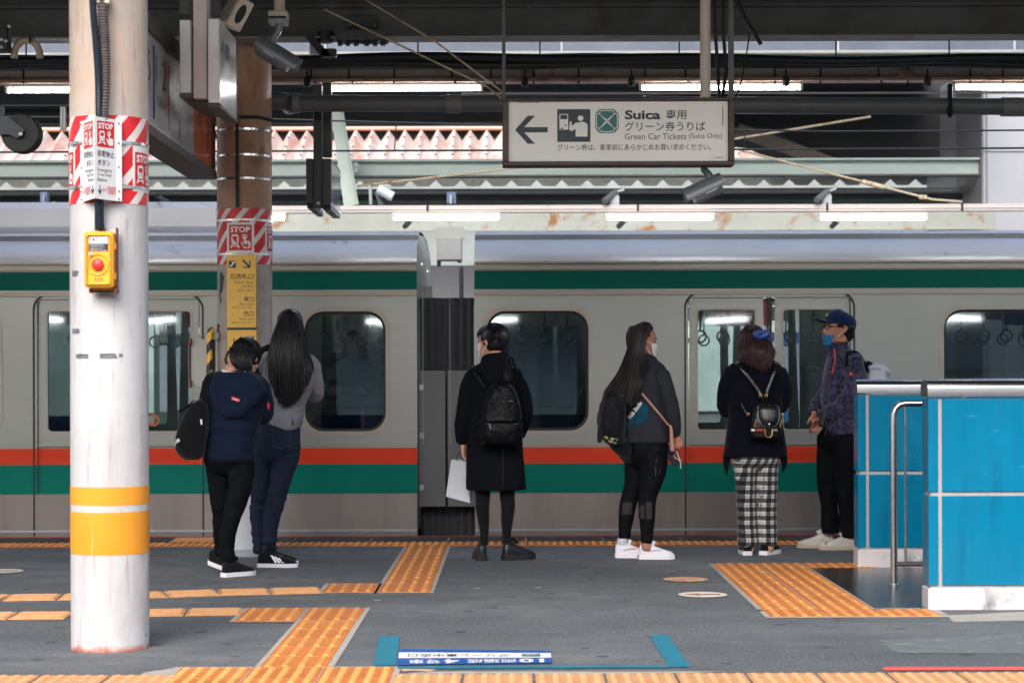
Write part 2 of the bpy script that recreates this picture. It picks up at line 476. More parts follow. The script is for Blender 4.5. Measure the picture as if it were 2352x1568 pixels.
patch([G(330, 1545).xy, G(400, 1534).xy, G(408, 1552).xy, G(320, 1556).xy], .002, m_patch_lt)
patch([(-.5, 8.055), (.72, 8.05), (.9, 8.10), (-.35, 8.12)], .002, m_patch_lt)

# ================================================================== canopy over the island platform
def cthing(name, label, cat, loc=(0, 0, 0), group=None): return thing(name, label, cat, loc, group)
can = cthing('platform_canopy', 'dark sheet roof over the platform seen from below', 'canopy', (0, 12, 4.4))
mb = MB(); n = 150
for k in range(n):                        # ribbed roof sheet
    x0 = -15+30*k/n; x1 = x0+30/n; xm = (x0+x1)/2
    mb.add([(x0, 7.2, 4.42), (xm-.02, 7.2, 4.42), (xm+.02, 7.2, 4.37), (x1, 7.2, 4.42), (x0, 14.9, 4.55), (xm-.02, 14.9, 4.55), (xm+.02, 14.9, 4.5), (x1, 14.9, 4.55)],
           [(0, 1, 5, 4), (1, 2, 6, 5), (2, 3, 7, 6)])
mb.build('roof_sheet', m_dkroof, can)
MB().span((-15, 7.2, 4.6), (15, 14.9, 4.66)).build('roof_cover', m_dkroof, can)
for y in (9.2, 11.0, 12.4, 14.8): MB().span((-15, y-.05, 4.24), (15, y+.05, 4.40)).build('purlin', m_dksteel, can)
for x in (-1.95, 2.9, 7.5, -6.8): MB().span((x-.08, 8.2, 4.0), (x+.08, 14.85, 4.235)).build('cross_beam', m_dksteel, can)

# long I-beam across the top of the picture
def Zat(y, d, x=CXP): return P(x, y, d).z
bd = 13.3
beam = cthing('steel_beam', 'long dark painted steel girder overhead at the top of the picture', 'beam', (0, bd, 3.7))
zb, zt = Zat(92, bd), Zat(-30, bd)
MB().span((-12, bd-.006, zb+.012), (12, bd+.006, zt)).build('web', m_dksteel, beam)
MB().span((-12, bd-.09, zb), (12, bd+.09, zb+.014), .002).build('flange', M('flange_paint', C8(140, 140, 138), .5, var=.15, scale=2, stain=C8(120, 96, 86), stain_amt=(.55, .75), stain_scale=2), beam)
MB().span((-12, bd-.09, zt), (12, bd+.09, zt+.014)).build('flange', m_dksteel, beam)
MB().span((-12, bd-.06, Zat(20, bd)), (12, bd-.007, Zat(12, bd)), .002).build('stiffener', m_dksteel, beam)
m_plate = M('plate_green', C8(62, 72, 70), .5, var=.2, scale=6)
pl = MB().span(P(792, 100, bd-.03), P(868, 38, bd-.007), .003).build('splice_plate', m_plate, beam)
for i, bx_ in enumerate((803, 821, 847, 861)):
    for by in (60, 80):
        MB().lathe([(.0, -.028), (.018, -.028), (.021, -.012), (.024, -.002), (.024, .0)], P(bx_, by, bd-.032), 10, axis='Y').build('bolt', m_plate, pl, smooth=40)
pl2 = MB().span(P(770, 90, bd-.12), P(892, 84, bd+.1)).build('splice_plate', m_plate, beam)
for bx_ in (781, 799, 818, 842, 861, 880):
    MB().lathe([(.0, -.05), (.016, -.05), (.016, -.02), (.026, -.018), (.026, .0), (0, 0)], P(bx_, 90, bd-.05), 8).build('bolt', m_black, pl2, smooth=40)
# fascia beyond the beam, pale and weather-streaked
def fascia_mat():
    k = NT('streaked_fascia')
    c = k.mix(k.ramp(k.noise(1.6, 6, .6), .35, .7), C8(74, 84, 100), C8(96, 106, 122))
    st = k.noise(1, 4, .6, vec=k.mapped((9, 1, .5)))
    c = k.mix(k.math('MULTIPLY', k.ramp(st, .62, .7), .5), c, C8(58, 68, 84))
    k.base(c); k.set(Roughness=.5); return k.mat
fd = 17.6
fas = cthing('canopy_fascia', 'pale blue grey streaked fascia strip behind the overhead girder', 'fascia', (0, fd, Zat(125, fd)))
MB().span((-14, fd, Zat(118, fd)), (14, fd+.03, Zat(60, fd)), .003).build('panel', fascia_mat(), fas)
MB().span((-14, fd-.035, Zat(126, fd)), (14, fd+.035, Zat(119, fd)), .003).build('lower_edge', m_conc, fas)
for xx in (747, 1350-60, 1925, 2330):
    MB().span(P(xx-2, 118, fd-.012), P(xx+2, 86, fd-.002)).build('seam', m_white_panel, fas)
# black cable bundle
cb = cthing('cable_bundle', 'sagging black cable bundle running across below the girder', 'cable', P(1176, 150, 13.9))
for i, (yy, r, ph) in enumerate(((137, .034, 0), (149, .032, 1.1), (143, .04, 2.3), (151, .022, 3.7))):
    pts = []
    for k in range(49):
        x = -200+2750*k/48
        pts.append(P(x, yy+3.0*sin(k*.55+ph)+2*sin(k*.23+ph*2)-6*max(0, sin((x-700)/420))*.6, 13.9+.05*(i-1.5)))
    MB().tube(pts, r, 8).build('cable', m_black, cb, smooth=60)
for x in (1560, 1920, 2180, 960, 1240, 440, 60):
    MB().tube([P(x, 78, 13.9), P(x, 152, 13.9)], .006, 6).build('hanger', m_black, cb)

# light rail and its fixtures
rd = 14.45
rail = cthing('lighting_rail', 'rust-stained cream lighting rail hung across the near platform', 'rail', P(1176, 192, rd))
MB().span((-12, rd-.03, Zat(180, rd)), (12, rd+.03, Zat(160, rd)), .004).build('upper_channel', m_cream, rail)
MB().span((-12, rd-.07, Zat(191, rd)), (12, rd+.06, Zat(182, rd)), .004).build('lower_channel', m_rustcream, rail)
for k in range(24):
    x = -40+107*k+random.uniform(-25, 25)
    MB().tube([P(x, 156, rd-.04), P(x, 180, rd-.04), P(x+random.choice((0, 0, 10)), 192, rd-.08)], .007, 6).build('strap', m_black, rail)
for x in (706, 1205, 1450, 1805, 2130):
    g = MB().box(P(x, 188, rd-.05), (.05, .05, .07), None, .006).build('clamp', m_brown, rail)
    MB().tube([P(x, 160, rd-.09), P(x, 200, rd-.09)], .008, 6).build('bolt', m_black, g)
box_ = MB().span(P(1190, 178, rd-.07), P(1218, 163, rd-.031), .004).build('junction_box', m_rustcream, rail)
MB().span(P(2062, 178, rd-.07), P(2096, 163, rd-.031), .004).build('junction_box', m_rustcream, rail)
tl = 1.2
def lamp(cx, cy, d, label, group, housing=True, L=1.2, r=.016):
    c = P(cx, cy, d)
    t = thing('tube_light', label, 'light', c, group)
    MB().box(c+Vector((0, .02, .032)), (L+.05, .10, .03), None, .006).build('housing', m_fix, t)
    MB().tube([c+Vector((-L/2, 0, -.004)), c+Vector((L/2, 0, -.004))], r, 12).build('tube', m_tube, t, smooth=60)
    for s in (-1, 1): MB().box(c+Vector((s*(L/2+.012), 0, .0)), (.022, .036, .05), None, .004).build('lamp_holder', m_fix, t)
    return t
lg = 'lit tube lights along the near platform rail'
lamp(922, 203, rd, 'lit tube light above the black display, left of the green-clover ticket sign', lg)
lamp(1656, 201, rd, 'lit tube light partly behind the posts above the ticket sign', lg)
lamp(2376, 200, rd, 'lit tube light cut by the right edge of the picture', lg)
lamp(200, 207, rd, 'lit tube light passing behind the near white column', lg)

ORD = ('first', 'second', 'third', 'fourth', 'fifth', 'sixth', 'seventh', 'eighth', 'last')
for k in (-3, -2, 4, 5): lamp(200+724*k, 203, rd, 'unseen tube light added to the near rail, %s one beyond the %s edge of the picture' % ('second' if k in (-3, 5) else 'first', 'left' if k < 0 else 'right'), lg)  # row continued out of view to add light on the platform
fill_rail = cthing('lighting_rail', 'unseen second lighting rail added above the picture to brighten the platform', 'rail', (0, 9.4, 3.6))  # unseen lamp row added to brighten the shaded platform
MB().span((-10, 9.37, 3.63), (10, 9.43, 3.70), .004).build('upper_channel', m_cream, fill_rail)
for k in range(7):
    c = Vector((-7.3+2.43*k, 9.4, 3.58)); t = thing('tube_light', 'tube light added on the unseen second rail to brighten the platform, %s from the left' % ORD[k], 'light', c, 'tube lights added on the unseen second rail')
    MB().box(c+Vector((0, 0, .034)), (1.25, .10, .03), None, .006).build('housing', m_fix, t)
    MB().tube([c-Vector((.6, 0, 0)), c+Vector((.6, 0, 0))], .016, 10).build('tube', m_tube, t, smooth=60)
# downpipe across
pd = 13.9
pipe = cthing('drain_pipe', 'dark grey drain pipe running across behind the ticket sign', 'pipe', P(1176, 238, pd))
MB().tube([P(690, 238, pd), P(1200, 239, pd), P(2420, 246, pd)], .062, 16).build('pipe_run', m_conduit, pipe, smooth=60)
MB().tube([P(440, 231, pd), P(640, 231, pd)], .056, 16).build('pipe_run', m_conduit, pipe, smooth=60)
MB().tube([P(618, 231, pd), P(640, 231, pd), P(655, 233, pd+.03), P(664, 240, pd+.10), P(666, 246, pd+.2)], [.066, .066, .066, .064, .06], 16).build('elbow', m_conduit, pipe, smooth=60)
for x0, x1, y in ((605, 628, 231), (672, 690, 238), (1026, 1060, 239), (2300, 2352, 246)):
    MB().tube([P(x0, y, pd), P(x1, y, pd)], .071, 16).build('coupling', M('pvc_coupling', C8(112, 116, 116), .45), pipe, smooth=40)
MB().tube([P(2182, 195, pd), P(2182, 268, pd-.08)], .02, 8).build('hanger', m_black, pipe)

# thin wires and rods
def wire(name, pts, r, mat, label, cat='wire', group=None):
    mb = MB().tube(pts, r, 6); c = Vector(pts[0])
    return tag(mb.build(name, mat, None, 60, off=c), label, cat, group)
m_rod = M('pale_rod', C8(206, 208, 206), .35, metal=.4, var=.1)
m_rustrod = M('rusty_rod', C8(196, 186, 164), .6, var=.15, scale=9, stain=C8(160, 98, 58), stain_amt=(.5, .68), stain_scale=9)
wire('tension_wire', [P(1060, 215, 14.3), P(2420, 213, 14.3)], .009, m_rod, 'pale tension wire just above the ticket sign', 'wire')
wire('tension_wire', [P(1690, 260, 15.0), P(2420, 262, 15.0)], .007, m_rod, 'pale tension wire under the drain pipe right of the ticket sign', 'wire')
wire('contact_wire', [P(-60, 350, 16.6), P(700, 347, 16.6), P(1560, 344, 16.6), P(2420, 340, 16.6)], .009, m_black, 'overhead contact wire crossing in front of the folded roof', 'wire')
wire('catenary_wire', [P(-60, 268, 16.6), P(560, 272, 16.6), P(1300, 292, 16.6), P(1900, 302, 16.6), P(2420, 299, 16.6)], .008, m_black, 'sagging upper catenary wire above the train', 'wire')
for x in (906, 1708): wire('wire_dropper', [P(x+4, 284 if x < 1000 else 300, 16.6), P(x, 348, 16.6)], .006, m_black, 'short dropper between the two overhead wires '+('left of' if x < 1000 else 'just right of')+' the ticket sign')
wire('guy_wire', [P(745, 22, 12.9), P(1120, 200, 12.3), P(1152, 226, 12.05)], .006, m_rustrod, 'lower of two thin guy wires slanting to the ticket sign post', 'wire')
wire('guy_wire', [P(840, 0, 12.9), P(1000, 96, 12.5), P(1152, 210, 12.05)], .006, m_rustrod, 'upper of two thin guy wires slanting to the ticket sign post', 'wire')

# ================================================================== structures behind the train
# canopy of the platform behind: dark soffit
fc = cthing('far_canopy', 'dark soffit of the canopy behind the train', 'canopy', (0, 22, 4.7))
MB().span((-18, 20.2, 4.97), (5.3, 27.0, 5.1)).build('soffit', m_dkroof, fc)
MB().span((-18, 26.9, 4.87), (5.3, 27.05, 5.11)).build('soffit_edge', m_dksteel, fc)
for y in (20.9, 22.6, 24.4, 26.2): MB().span((-18, y-.06, 4.80), (5.3, y+.06, 4.965)).build('purlin', m_dksteel, fc)
# folded plate roof beyond, weathered white
def fold_mat():
    k = NT('weathered_white_roof')
    c = k.mix(k.ramp(k.noise(2.2, 6, .65), .3, .7), C8(186, 172, 166), C8(204, 194, 190))
    r1 = k.noise(1.0, 7, .7, vec=k.mapped((3.2, .9, 2.2)), dist=.8)
    c = k.mix(k.math('MULTIPLY', k.ramp(r1, .5, .66), .75), c, C8(186, 118, 100))
    k.base(c); k.set(Roughness=.65); return k.mat
m_fold = fold_mat()
fr = cthing('folded_plate_roof', 'weathered white folded plate roof with rust stains beyond the train', 'roof', (0, 29.4, 4.6))
pitch = .264; n0 = -36; nk = 72
ya, za, yb, zb2 = 29.4, 4.62, 30.25, 5.235
mb = MB()
for k in range(nk):                       # steep folded sheet: ridges stand proud, valleys end lower so the dark board shows as shaded notches
    x = (n0+k)*pitch; h = pitch/2; dv_ = .13; lean = -.03*(n0+k)/10
    R0, R1, V0, V1 = (x+h*.92, ya, za), (x+h*.92+lean, yb, zb2), (x, ya+dv_, za-.02), (x+lean, yb+dv_*.7, zb2-.16)
    jz = random.uniform(-.012, .012); R1 = (R1[0]+random.uniform(-.01, .01), R1[1], R1[2]+jz); V1 = (V1[0], V1[1], V1[2]+random.uniform(-.02, .02))
    R0b, R1b = (x+h*1.08, ya, za), (x+h*1.08+lean, yb, zb2+jz)
    W0, W1 = (x+pitch, ya+dv_, za-.02), (x+pitch+lean-.003, yb+dv_*.7, zb2-.16)
    mb.add([V0, R0, R1, V1, R0b, R1b, W0, W1], [(0, 1, 2, 3), (1, 4, 5, 2), (4, 6, 7, 5)])
mb.build('roof_sheet', m_fold, fr)
for k in range(nk):
    x = (n0+k+.5)*pitch; lean = -.03*(n0+k)/10
    if abs(x) > 7: continue
    for t in (.25, .5, .78):
        MB().lathe([(0, -.02), (.016, -.016), (.016, .01)], (x+lean*t, ya+(yb-ya)*t-.01, za+(zb2-za)*t), 5, axis='Y').build('roof_bolt', m_black, fr)
MB().span((-10, yb+.0, zb2+.005), (10, yb+.3, zb2+.03)).build('ridge_flashing', M('orange_primer', C8(190, 112, 86), .6, var=.12), fr)
MB().span((-10, yb+.2, zb2-.5), (10, yb+.3, zb2)).build('notch_shade_board', m_dkroof, fr)  # dark board stands in for the shade inside the notches
MB().span((-10, yb+.05, zb2+.035), (10, yb+.5, zb2+.12)).build('ridge_parapet', M('parapet', C8(206, 190, 184), .7, var=.15, scale=1), fr)
MB().span((-18, 27.62, -1.3), (18, 38, -0.1)).build('platform_slab', m_conc_dk, fr)
bw = MB().span((-26, 38.2, -1.3), (26, 38.6, 6.6)).build('backdrop_wall', M('backdrop_paint', C8(140, 148, 148), .7, var=.25, scale=.6)); tag(bw, 'backdrop wall added at the very back to fill the dark under the roofs', 'wall')  # backdrop added for the dark under the far roofs, hides the sky
for x in (-8.4, -5.4, -2.2, .6, 3.4, 6.1, 8.6):
    MB().span((x, 38.12, .6), (x+1.3, 38.19, 2.3), .01).build('bright_opening', M('bright_opening_paint', C8(196, 214, 210), .2, var=.2, scale=1), bw)  # pale colour stands in for bright openings
# pale green beams in front of it
gb = cthing('green_beam', 'pale green painted steel girder above the train roof', 'beam', (0, 22.2, 3.7))
gd = 22.2
MB().span((-12, gd-.01, Zat(404, gd)), (5.55, gd+.01, Zat(372, gd))).build('web', m_palegreen, gb)
MB().span((-12, gd-.09, Zat(408, gd)), (5.55, gd+.09, Zat(404, gd)), .002).build('flange', m_dksteel, gb)
MB().span((-12, gd-.09, Zat(372, gd)), (5.55, gd+.09, Zat(367, gd)), .002).build('flange', m_palegreen, gb)
for x, y in ((1424, 379), (1424, 391)):
    pass
# slanting bracket strut with bolt holes
st = cthing('green_strut', 'slanting pale green channel strut beside the black display', 'strut', P(820, 480, 21.6))
a, b = P(768, 250, 21.6), P(806, 476, 21.6)
mb = MB()
for s in (0, 1):
    pass
mb.add([P(758, 250, 21.6), P(782, 250, 21.6), P(818, 470, 21.6), P(790, 476, 21.6), P(758, 250, 21.72), P(782, 250, 21.72), P(818, 470, 21.72), P(790, 476, 21.72)],
       [(0, 1, 2, 3), (4, 5, 6, 7), (0, 1, 5, 4), (1, 2, 6, 5), (2, 3, 7, 6), (3, 0, 4, 7)])
mb.build('channel', m_palegreen, st)
MB().add([P(782, 250, 21.5), P(788, 250, 21.5), P(824, 470, 21.5), P(818, 470, 21.5), P(782, 250, 21.74), P(788, 250, 21.74), P(824, 470, 21.74), P(818, 470, 21.74)],
         [(0, 1, 2, 3), (4, 5, 6, 7), (0, 1, 5, 4), (1, 2, 6, 5), (2, 3, 7, 6), (3, 0, 4, 7)]).build('flange', M('strut_edge', C8(140, 158, 152), .5), st)
for x, y in ((818, 379), (818, 391)): MB().lathe([(0, -.02), (.03, -.02), (.034, 0)], P(x, y, 22.1), 10, axis='Y').build('bolt', m_galv, st)
# scalloped corrugated edge below the beam
ce = MB(); cd = 25.5
for k in range(-60, 60):
    x = k*.34
    ce.add([(x, cd, Zat(410, cd)), (x+.34, cd, Zat(410, cd)), (x+.34, cd, Zat(414, cd)), (x+.25, cd, Zat(428, cd)), (x+.09, cd, Zat(428, cd)), (x, cd, Zat(414, cd)),
            (x+.34, cd+.8, Zat(410, cd)+.08), (x, cd+.8, Zat(410, cd)+.08)], [(0, 1, 2, 3, 4, 5), (0, 1, 6, 7)])
tag(ce.build('corrugated_eave', m_galv, None, off=(0, cd, 3.9)), 'scalloped corrugated eave in the gap below the green girder', 'roof edge')
# conduits in the dark gap
for (y, d, r, mt, lb) in ((443, 23.2, .05, m_conduit, 'upper grey green conduit in the dark gap over the train'), (454, 23.0, .035, m_black, 'lower black conduit in the dark gap over the train')):
    wire('conduit', [P(-60, y+3, d), P(2215, y-3, d)], r, mt, lb, 'conduit')
MB_w = MB().span((-12, 23.4, Zat(470, 23.4)), (5.4, 23.5, Zat(446, 23.4)))
tag(MB_w.build('backing_board', M('dull_green_board', C8(104, 116, 112), .6, var=.25, scale=2), None, off=(0, 23.4, 3.3)), 'dull green board behind the conduits over the train', 'board')
# far lighting rail
frd = 20.5
fr2 = cthing('far_lighting_rail', 'white cable trunking with tube lights above the train roof', 'rail', P(1176, 490, frd))
MB().span((-12, frd-.04, Zat(489, frd)), (12, frd+.04, Zat(472, frd)), .006).build('trunking', M('white_trunking', C8(186, 180, 178), .4, var=.04, stain=C8(160, 130, 112), stain_amt=(.66, .8)), fr2)
MB().span((-12, frd-.05, Zat(481, frd)), (12, frd-.041, Zat(479.5, frd))).build('trunking_seam', m_fix, fr2)
for x in (982, 1465, 1900, 2210, 160):
    MB().tube([P(x, 466, frd-.05), P(x, 484, frd-.05)], .012, 6).build('clip', m_black, fr2)
rg = MB().span((-12, 21.5, Zat(530, 21.5)), (5.5, 21.56, Zat(489, 21.5)))
tag(rg.build('rusty_fascia', m_rustgreen, None, off=(0, 21.5, 3)), 'rust-flaked pale green fascia behind the far tube lights', 'fascia')
flg = 'lit tube lights over the far platform'
for i, (x, lb) in enumerate(((533, 'lit far tube light beside the brown column'), (1025, 'lit far tube light below the black display'), (1516, 'lit far tube light under the green-clover ticket sign'), (2006, 'lit far tube light left of the white tower'))):
    t = lamp(x, 499.5, frd-.12, lb, flg, True, 1.12, .022)
    MB().tube([P(x-80, 505, frd+.1), P(x-95, 520, frd+.35)], .03, 8).build('stay', m_dksteel, t)
# white lift tower at the right
tw = cthing('lift_tower', 'white panelled lift tower beyond the train at the right', 'tower', P(2300, 872, 22))
x0 = P(2258, 400, 22).x
MB().span((x0, 22, -1), (x0+3, 25, 4.965), .01).build('shaft', m_white_panel, tw)
MB().span((x0-.006, 22.05, -1), (x0-.001, 23.3, 4.96)).build('side_panel', m_grey_panel, tw)
MB().span((x0+.03, 21.985, -1), (x0+.05, 21.999, 4.96)).build('joint', m_grey_panel, tw)
MB().span((x0, 21.985, Zat(352, 22)), (x0+3, 21.999, Zat(350, 22))).build('joint', m_grey_panel, tw)
# sloping dark stair enclosure left of the tower
sp = [(1560, 240), (1640, 285), (1760, 292), (1945, 366), (2240, 366), (2240, 190), (1560, 190)]
mb = MB(); A = [P(x, y, 24.2) for x, y in sp]; B = [p+Vector((0, 2.2, 0)) for p in A]; n = len(sp)
mb.add(A+B, [tuple(range(n)), tuple(range(n, 2*n))]+[(i, (i+1) % n, n+(i+1) % n, n+i) for i in range(n)])
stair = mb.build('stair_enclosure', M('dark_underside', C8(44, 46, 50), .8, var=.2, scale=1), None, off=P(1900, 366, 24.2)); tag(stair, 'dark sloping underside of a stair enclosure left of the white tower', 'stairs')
mb = MB()
a0, b0 = P(1700, 284, 24.15), P(1945, 372, 24.15)
dv = (b0-a0).normalized(); nv = Vector((-dv.z, 0, dv.x))
mb.add([a0, b0, b0-nv*.14, a0-nv*.14, a0+Vector((0, .2, 0)), b0+Vector((0, .2, 0)), b0-nv*.14+Vector((0, .2, 0)), a0-nv*.14+Vector((0, .2, 0))], [(0, 1, 2, 3), (4, 5, 6, 7), (0, 1, 5, 4), (1, 2, 6, 5), (2, 3, 7, 6), (3, 0, 4, 7)])
mb.build('stringer', M('stair_stringer', C8(128, 118, 112), .6, var=.12), stair)
# slanted stay rods with turnbuckles
wire('stay_rod', [P(820, 428, 22), P(1180, 386, 21.9), P(1560, 340, 21.8), P(2000, 268, 21.6)], .014, m_rustrod, 'rusty stay rod rising to the right behind the ticket sign', 'rod')
r2 = wire('stay_rod', [P(1700, 345, 21.7), P(2140, 458, 21.5), P(2210, 464, 21.5)], .014, m_rustrod, 'rusty stay rod falling to the right with a turnbuckle', 'rod')
o0 = P(1700, 345, 21.7)
MB().tube([P(1980, 417, 21.55), P(2030, 430, 21.55)], .028, 8).build('turnbuckle', m_rustrod, r2, smooth=50)
MB().box(P(2120, 453, 21.5), (.09, .04, .05), None, .01).build('anchor', m_rustrod, r2)
# small brackets and cameras on the far rail
def bracket(x, y, d, label, kind):
    t = thing('pole_bracket', label, 'bracket', P(x, y, d))
    MB().tube([P(x, y, d), P(x-2, y-30, d)], .02, 8).build('post', m_galv, t)
    MB().box(P(x-6, y-8, d-.03), (.1, .08, .12), None, .01).build('clamp', m_galv, t)
    MB().tube([P(x-4, y-28, d), P(x-30, y-8, d-.2)], .035, 8).build('arm', m_conduit, t)
    MB().tube([P(x, y-30, d), P(x+14, y-34, d), P(x+14, y-44, d)], .016, 6).build('hook', m_galv, t)
bracket(1418, 470, 20.6, 'small galvanised bracket on the far rail under the ticket sign', 0)
bracket(1905, 468, 20.6, 'small galvanised bracket on the far rail left of the tower', 0)
for x, lb in ((1037, 'small blue box standing on the far rail'), (103, 'small blue box on the far rail left of the near column')):
    t = thing('junction_box', lb, 'box', P(x, 470, 20.55))
    MB().span(P(x-11, 467, 20.5), P(x+11, 443, 20.6), .006).build('box_body', M('dull_blue_box', C8(86, 104, 132), .5), t)
    MB().span(P(x-4, 468, 20.44), P(x+1, 448, 20.495), .004).build('label_plate', m_white_panel, t)
# box seen through the gap between the two cars
gx = thing('equipment_box', 'grey equipment box seen over the gap between the train cars', 'box', P(1032, 600, 18.4))
MB().span(P(1003, 598, 18.4), P(1062, 548, 18.6), .01).build('box_body', M('box_grey', C8(150, 152, 152), .5), gx)
MB().tube([P(1008, 612, 18.45), P(1008, 598, 18.45)], .02, 8).build('gland', m_black, gx)
MB().tube([P(1056, 604, 18.45), P(1056, 598, 18.45)], .02, 8).build('gland', M('blue_gland', C8(40, 90, 120), .5), gx)
MB().span(P(1000, 549, 18.5), P(1066, 522, 18.56)).build('hanger_plate', m_rustgreen, gx)

# unseen station added behind the camera so the train windows have something to mirror
oc = thing('added_canopy', 'unseen dark canopy added behind the camera to darken the window reflections', 'canopy', (0, -10, 4.6))
MB().span((-24, -15, 4.6), (24, -5.5, 4.75)).build('roof_sheet', m_dkroof, oc)
MB().span((-24, -34, 4.4), (24, -21, 4.55)).build('roof_sheet', m_dkroof, oc)
for x in (-12.5, -6.2, .4, 6.6, 13):
    MB().tube([(x, -9, 0), (x, -9, 4.6)], .18, 20).build('column', m_conc, oc, smooth=40)
    MB().tube([(x+2, -26, -.2), (x+2, -26, 4.4)], .18, 20).build('column', m_conc, oc, smooth=40)
bk_w = MB().span((-60, -37, -1.3), (60, -36, 7.5)).build('added_building', M('added_facade', C8(104, 108, 112), .8, var=.3, scale=.35)); tag(bk_w, 'unseen long grey building added behind the camera for the window reflections', 'building')
for k in range(9):
    for zz in (1.6, 4.6): MB().span((-17.6+4*k, -35.99, zz), (-15.2+4*k, -35.95, zz+1.7), .01).build('window', m_bluegrey, bk_w)
for k in range(9):
    c = Vector((-14+3.4*k, -25.5, 3.05)); t = thing('opposite_tube_light', 'lit tube light of the unseen station behind the camera, %s from the left' % ORD[k], 'light', c, 'lit tube lights behind the camera')
    MB().box(c+Vector((0, 0, .04)), (1.25, .1, .04), None, .006).build('housing', m_fix, t)
    MB().tube([c-Vector((.6, 0, 0)), c+Vector((.6, 0, 0))], .06, 10).build('tube', m_tube, t)  # tube thickened so its reflection shows in the windows

# waiting room added to lighten the car gap, vending machines; seen through the train windows
wr_ = thing('added_waiting_room', 'white glazed waiting room made up to lighten the view behind the train', 'waiting room', (-.6, 24, 0))
MB().span((-2.6, 24, 0), (1.6, 25.6, .9), .01).build('lower_panel', m_white_panel, wr_)
MB().span((-2.6, 24, 2.2), (1.6, 25.6, 2.7), .01).build('upper_panel', m_grey_panel, wr_)
for x in (-2.6, -1.56, -.52, .52, 1.54): MB().span((x, 24.0, .9), (x+.06, 24.06, 2.2), .004).build('mullion', m_galv, wr_)
MB().span((-2.6, 25.5, .9), (1.6, 25.6, 2.2)).build('rear_panel', m_bluegrey, wr_)
for k, (x, c_, nm_) in enumerate(((-4.6, C8(86, 110, 104), 'green'), (3.0, C8(60, 110, 170), 'blue'), (4.2, C8(220, 222, 224), 'white'))):
    t = thing('vending_machine', nm_+' vending machine on the platform behind the train', 'vending machine', (x, 24.3, 0))
    MB().span((x, 24.3, .05), (x+1.0, 25.0, 1.85), .02).build('cabinet', M('vend_'+nm_, c_, .4), t)
    MB().span((x+.08, 24.285, .85), (x+.92, 24.299, 1.7), .004).build('display_window', m_bluegrey, t)
    MB().span((x+.15, 24.285, .25), (x+.85, 24.299, .42), .004).build('delivery_slot', m_black, t)
# ================================================================== the train: two cars standing at the platform
TY = 15.36
def tx(x, y=872): return P(x, y, TY).x
def tz(y): return CAMH+(HYP-y)*TY/FPX
def steel_side():
    k = NT('satin_steel_side')
    c = k.mix(k.ramp(k.noise(.7, 4), .3, .7), C8(164, 168, 164), C8(178, 181, 177))
    c = k.mix(k.math('MULTIPLY', k.ramp(k.noise(1, 5, .6, vec=k.mapped((1.2, 1, 14))), .5, .8), .3), c, C8(150, 153, 149))
    k.base(c); k.set(Metallic=.5, Roughness=.33)
    b_ = k.bump(k.noise(1, 3, .5, vec=k.mapped((1.5, 1, 160))), .04, .002); k.bump(k.noise(1, 2, .5, vec=k.mapped((2.2, 1, 1.1))), .12, .02, b_); return k.mat
def steel_skirt():
    k = NT('brushed_steel_skirt')
    c = k.mix(k.ramp(k.noise(1.0, 5, .6, vec=k.mapped((1, 1, .3))), .3, .72), C8(140, 134, 131), C8(172, 165, 161))
    c = k.mix(k.math('MULTIPLY', k.ramp(k.noise(1, 5, .6, vec=k.mapped((6, 1, .7))), .5, .75), .35), c, C8(118, 109, 106))
    k.base(c); k.set(Metallic=.7, Roughness=.36)
    k.bump(k.noise(1, 3, .5, vec=k.mapped((1.5, 1, 160))), .05, .002); return k.mat
m_side, m_skirt = steel_side(), steel_skirt()
m_tgreen = M('train_green', C8(0, 122, 108), .5, var=.06, scale=2, spec=.12)
m_tgreen2 = M('train_green_dark', C8(0, 102, 90), .5, var=.06, scale=2, spec=.12)
m_tred = M('train_vermilion', C8(228, 68, 40), .5, var=.05, scale=2, spec=.2)
m_troof = M('train_roof', C8(222, 222, 226), .3, metal=.15, var=.06, scale=1)
m_troof2 = M('train_roof_dull', C8(128, 130, 134), .5, metal=.3, var=.08, scale=1)
m_gut = M('train_gutter', C8(176, 168, 158), .4, metal=.4, var=.08, scale=1)
m_rubber = M('window_rubber', C8(30, 33, 36), .5, var=.1)
m_inside = M('car_lining', C8(96, 104, 108), .6, var=.05)
m_floor_in = M('car_floor', C8(84, 84, 86), .5, var=.1)
m_moq = M('seat_moquette', C8(44, 74, 120), .9, var=.2, scale=40)
m_bell = M('gangway_bellows', C8(104, 108, 114), .7, var=.15)
m_hood = M('gap_hood', C8(112, 114, 116), .55, var=.08, scale=3)
def glass_mat(name, tint):
    k = NT(name); t = k.t
    tr = k.n('BsdfTransparent'); tr.inputs[0].default_value = tint
    gl = k.n('BsdfGlossy'); gl.inputs['Roughness'].default_value = .03; gl.inputs['Color'].default_value = (.9, .95, .95, 1)
    fr_ = k.n('Fresnel'); fr_.inputs['IOR'].default_value = 2.0
    k.bump(k.noise(1.3, 2), .05, .02)
    k.l(k.b.inputs['Normal'].links[0].from_socket, gl.inputs['Normal'])
    mx = k.n('MixShader'); k.l(fr_.outputs[0], mx.inputs[0]); k.l(tr.outputs[0], mx.inputs[1]); k.l(gl.outputs[0], mx.inputs[2])
    k.l(mx.outputs[0], k.out.inputs[0]); return k.mat
m_glass = glass_mat('train_glass', (.17, .22, .24, 1))
m_glass2 = glass_mat('door_glass', (.40, .48, .48, 1))
m_lite = EMIT('cabin_lamp', (1, .97, .93, 1), 1.2)

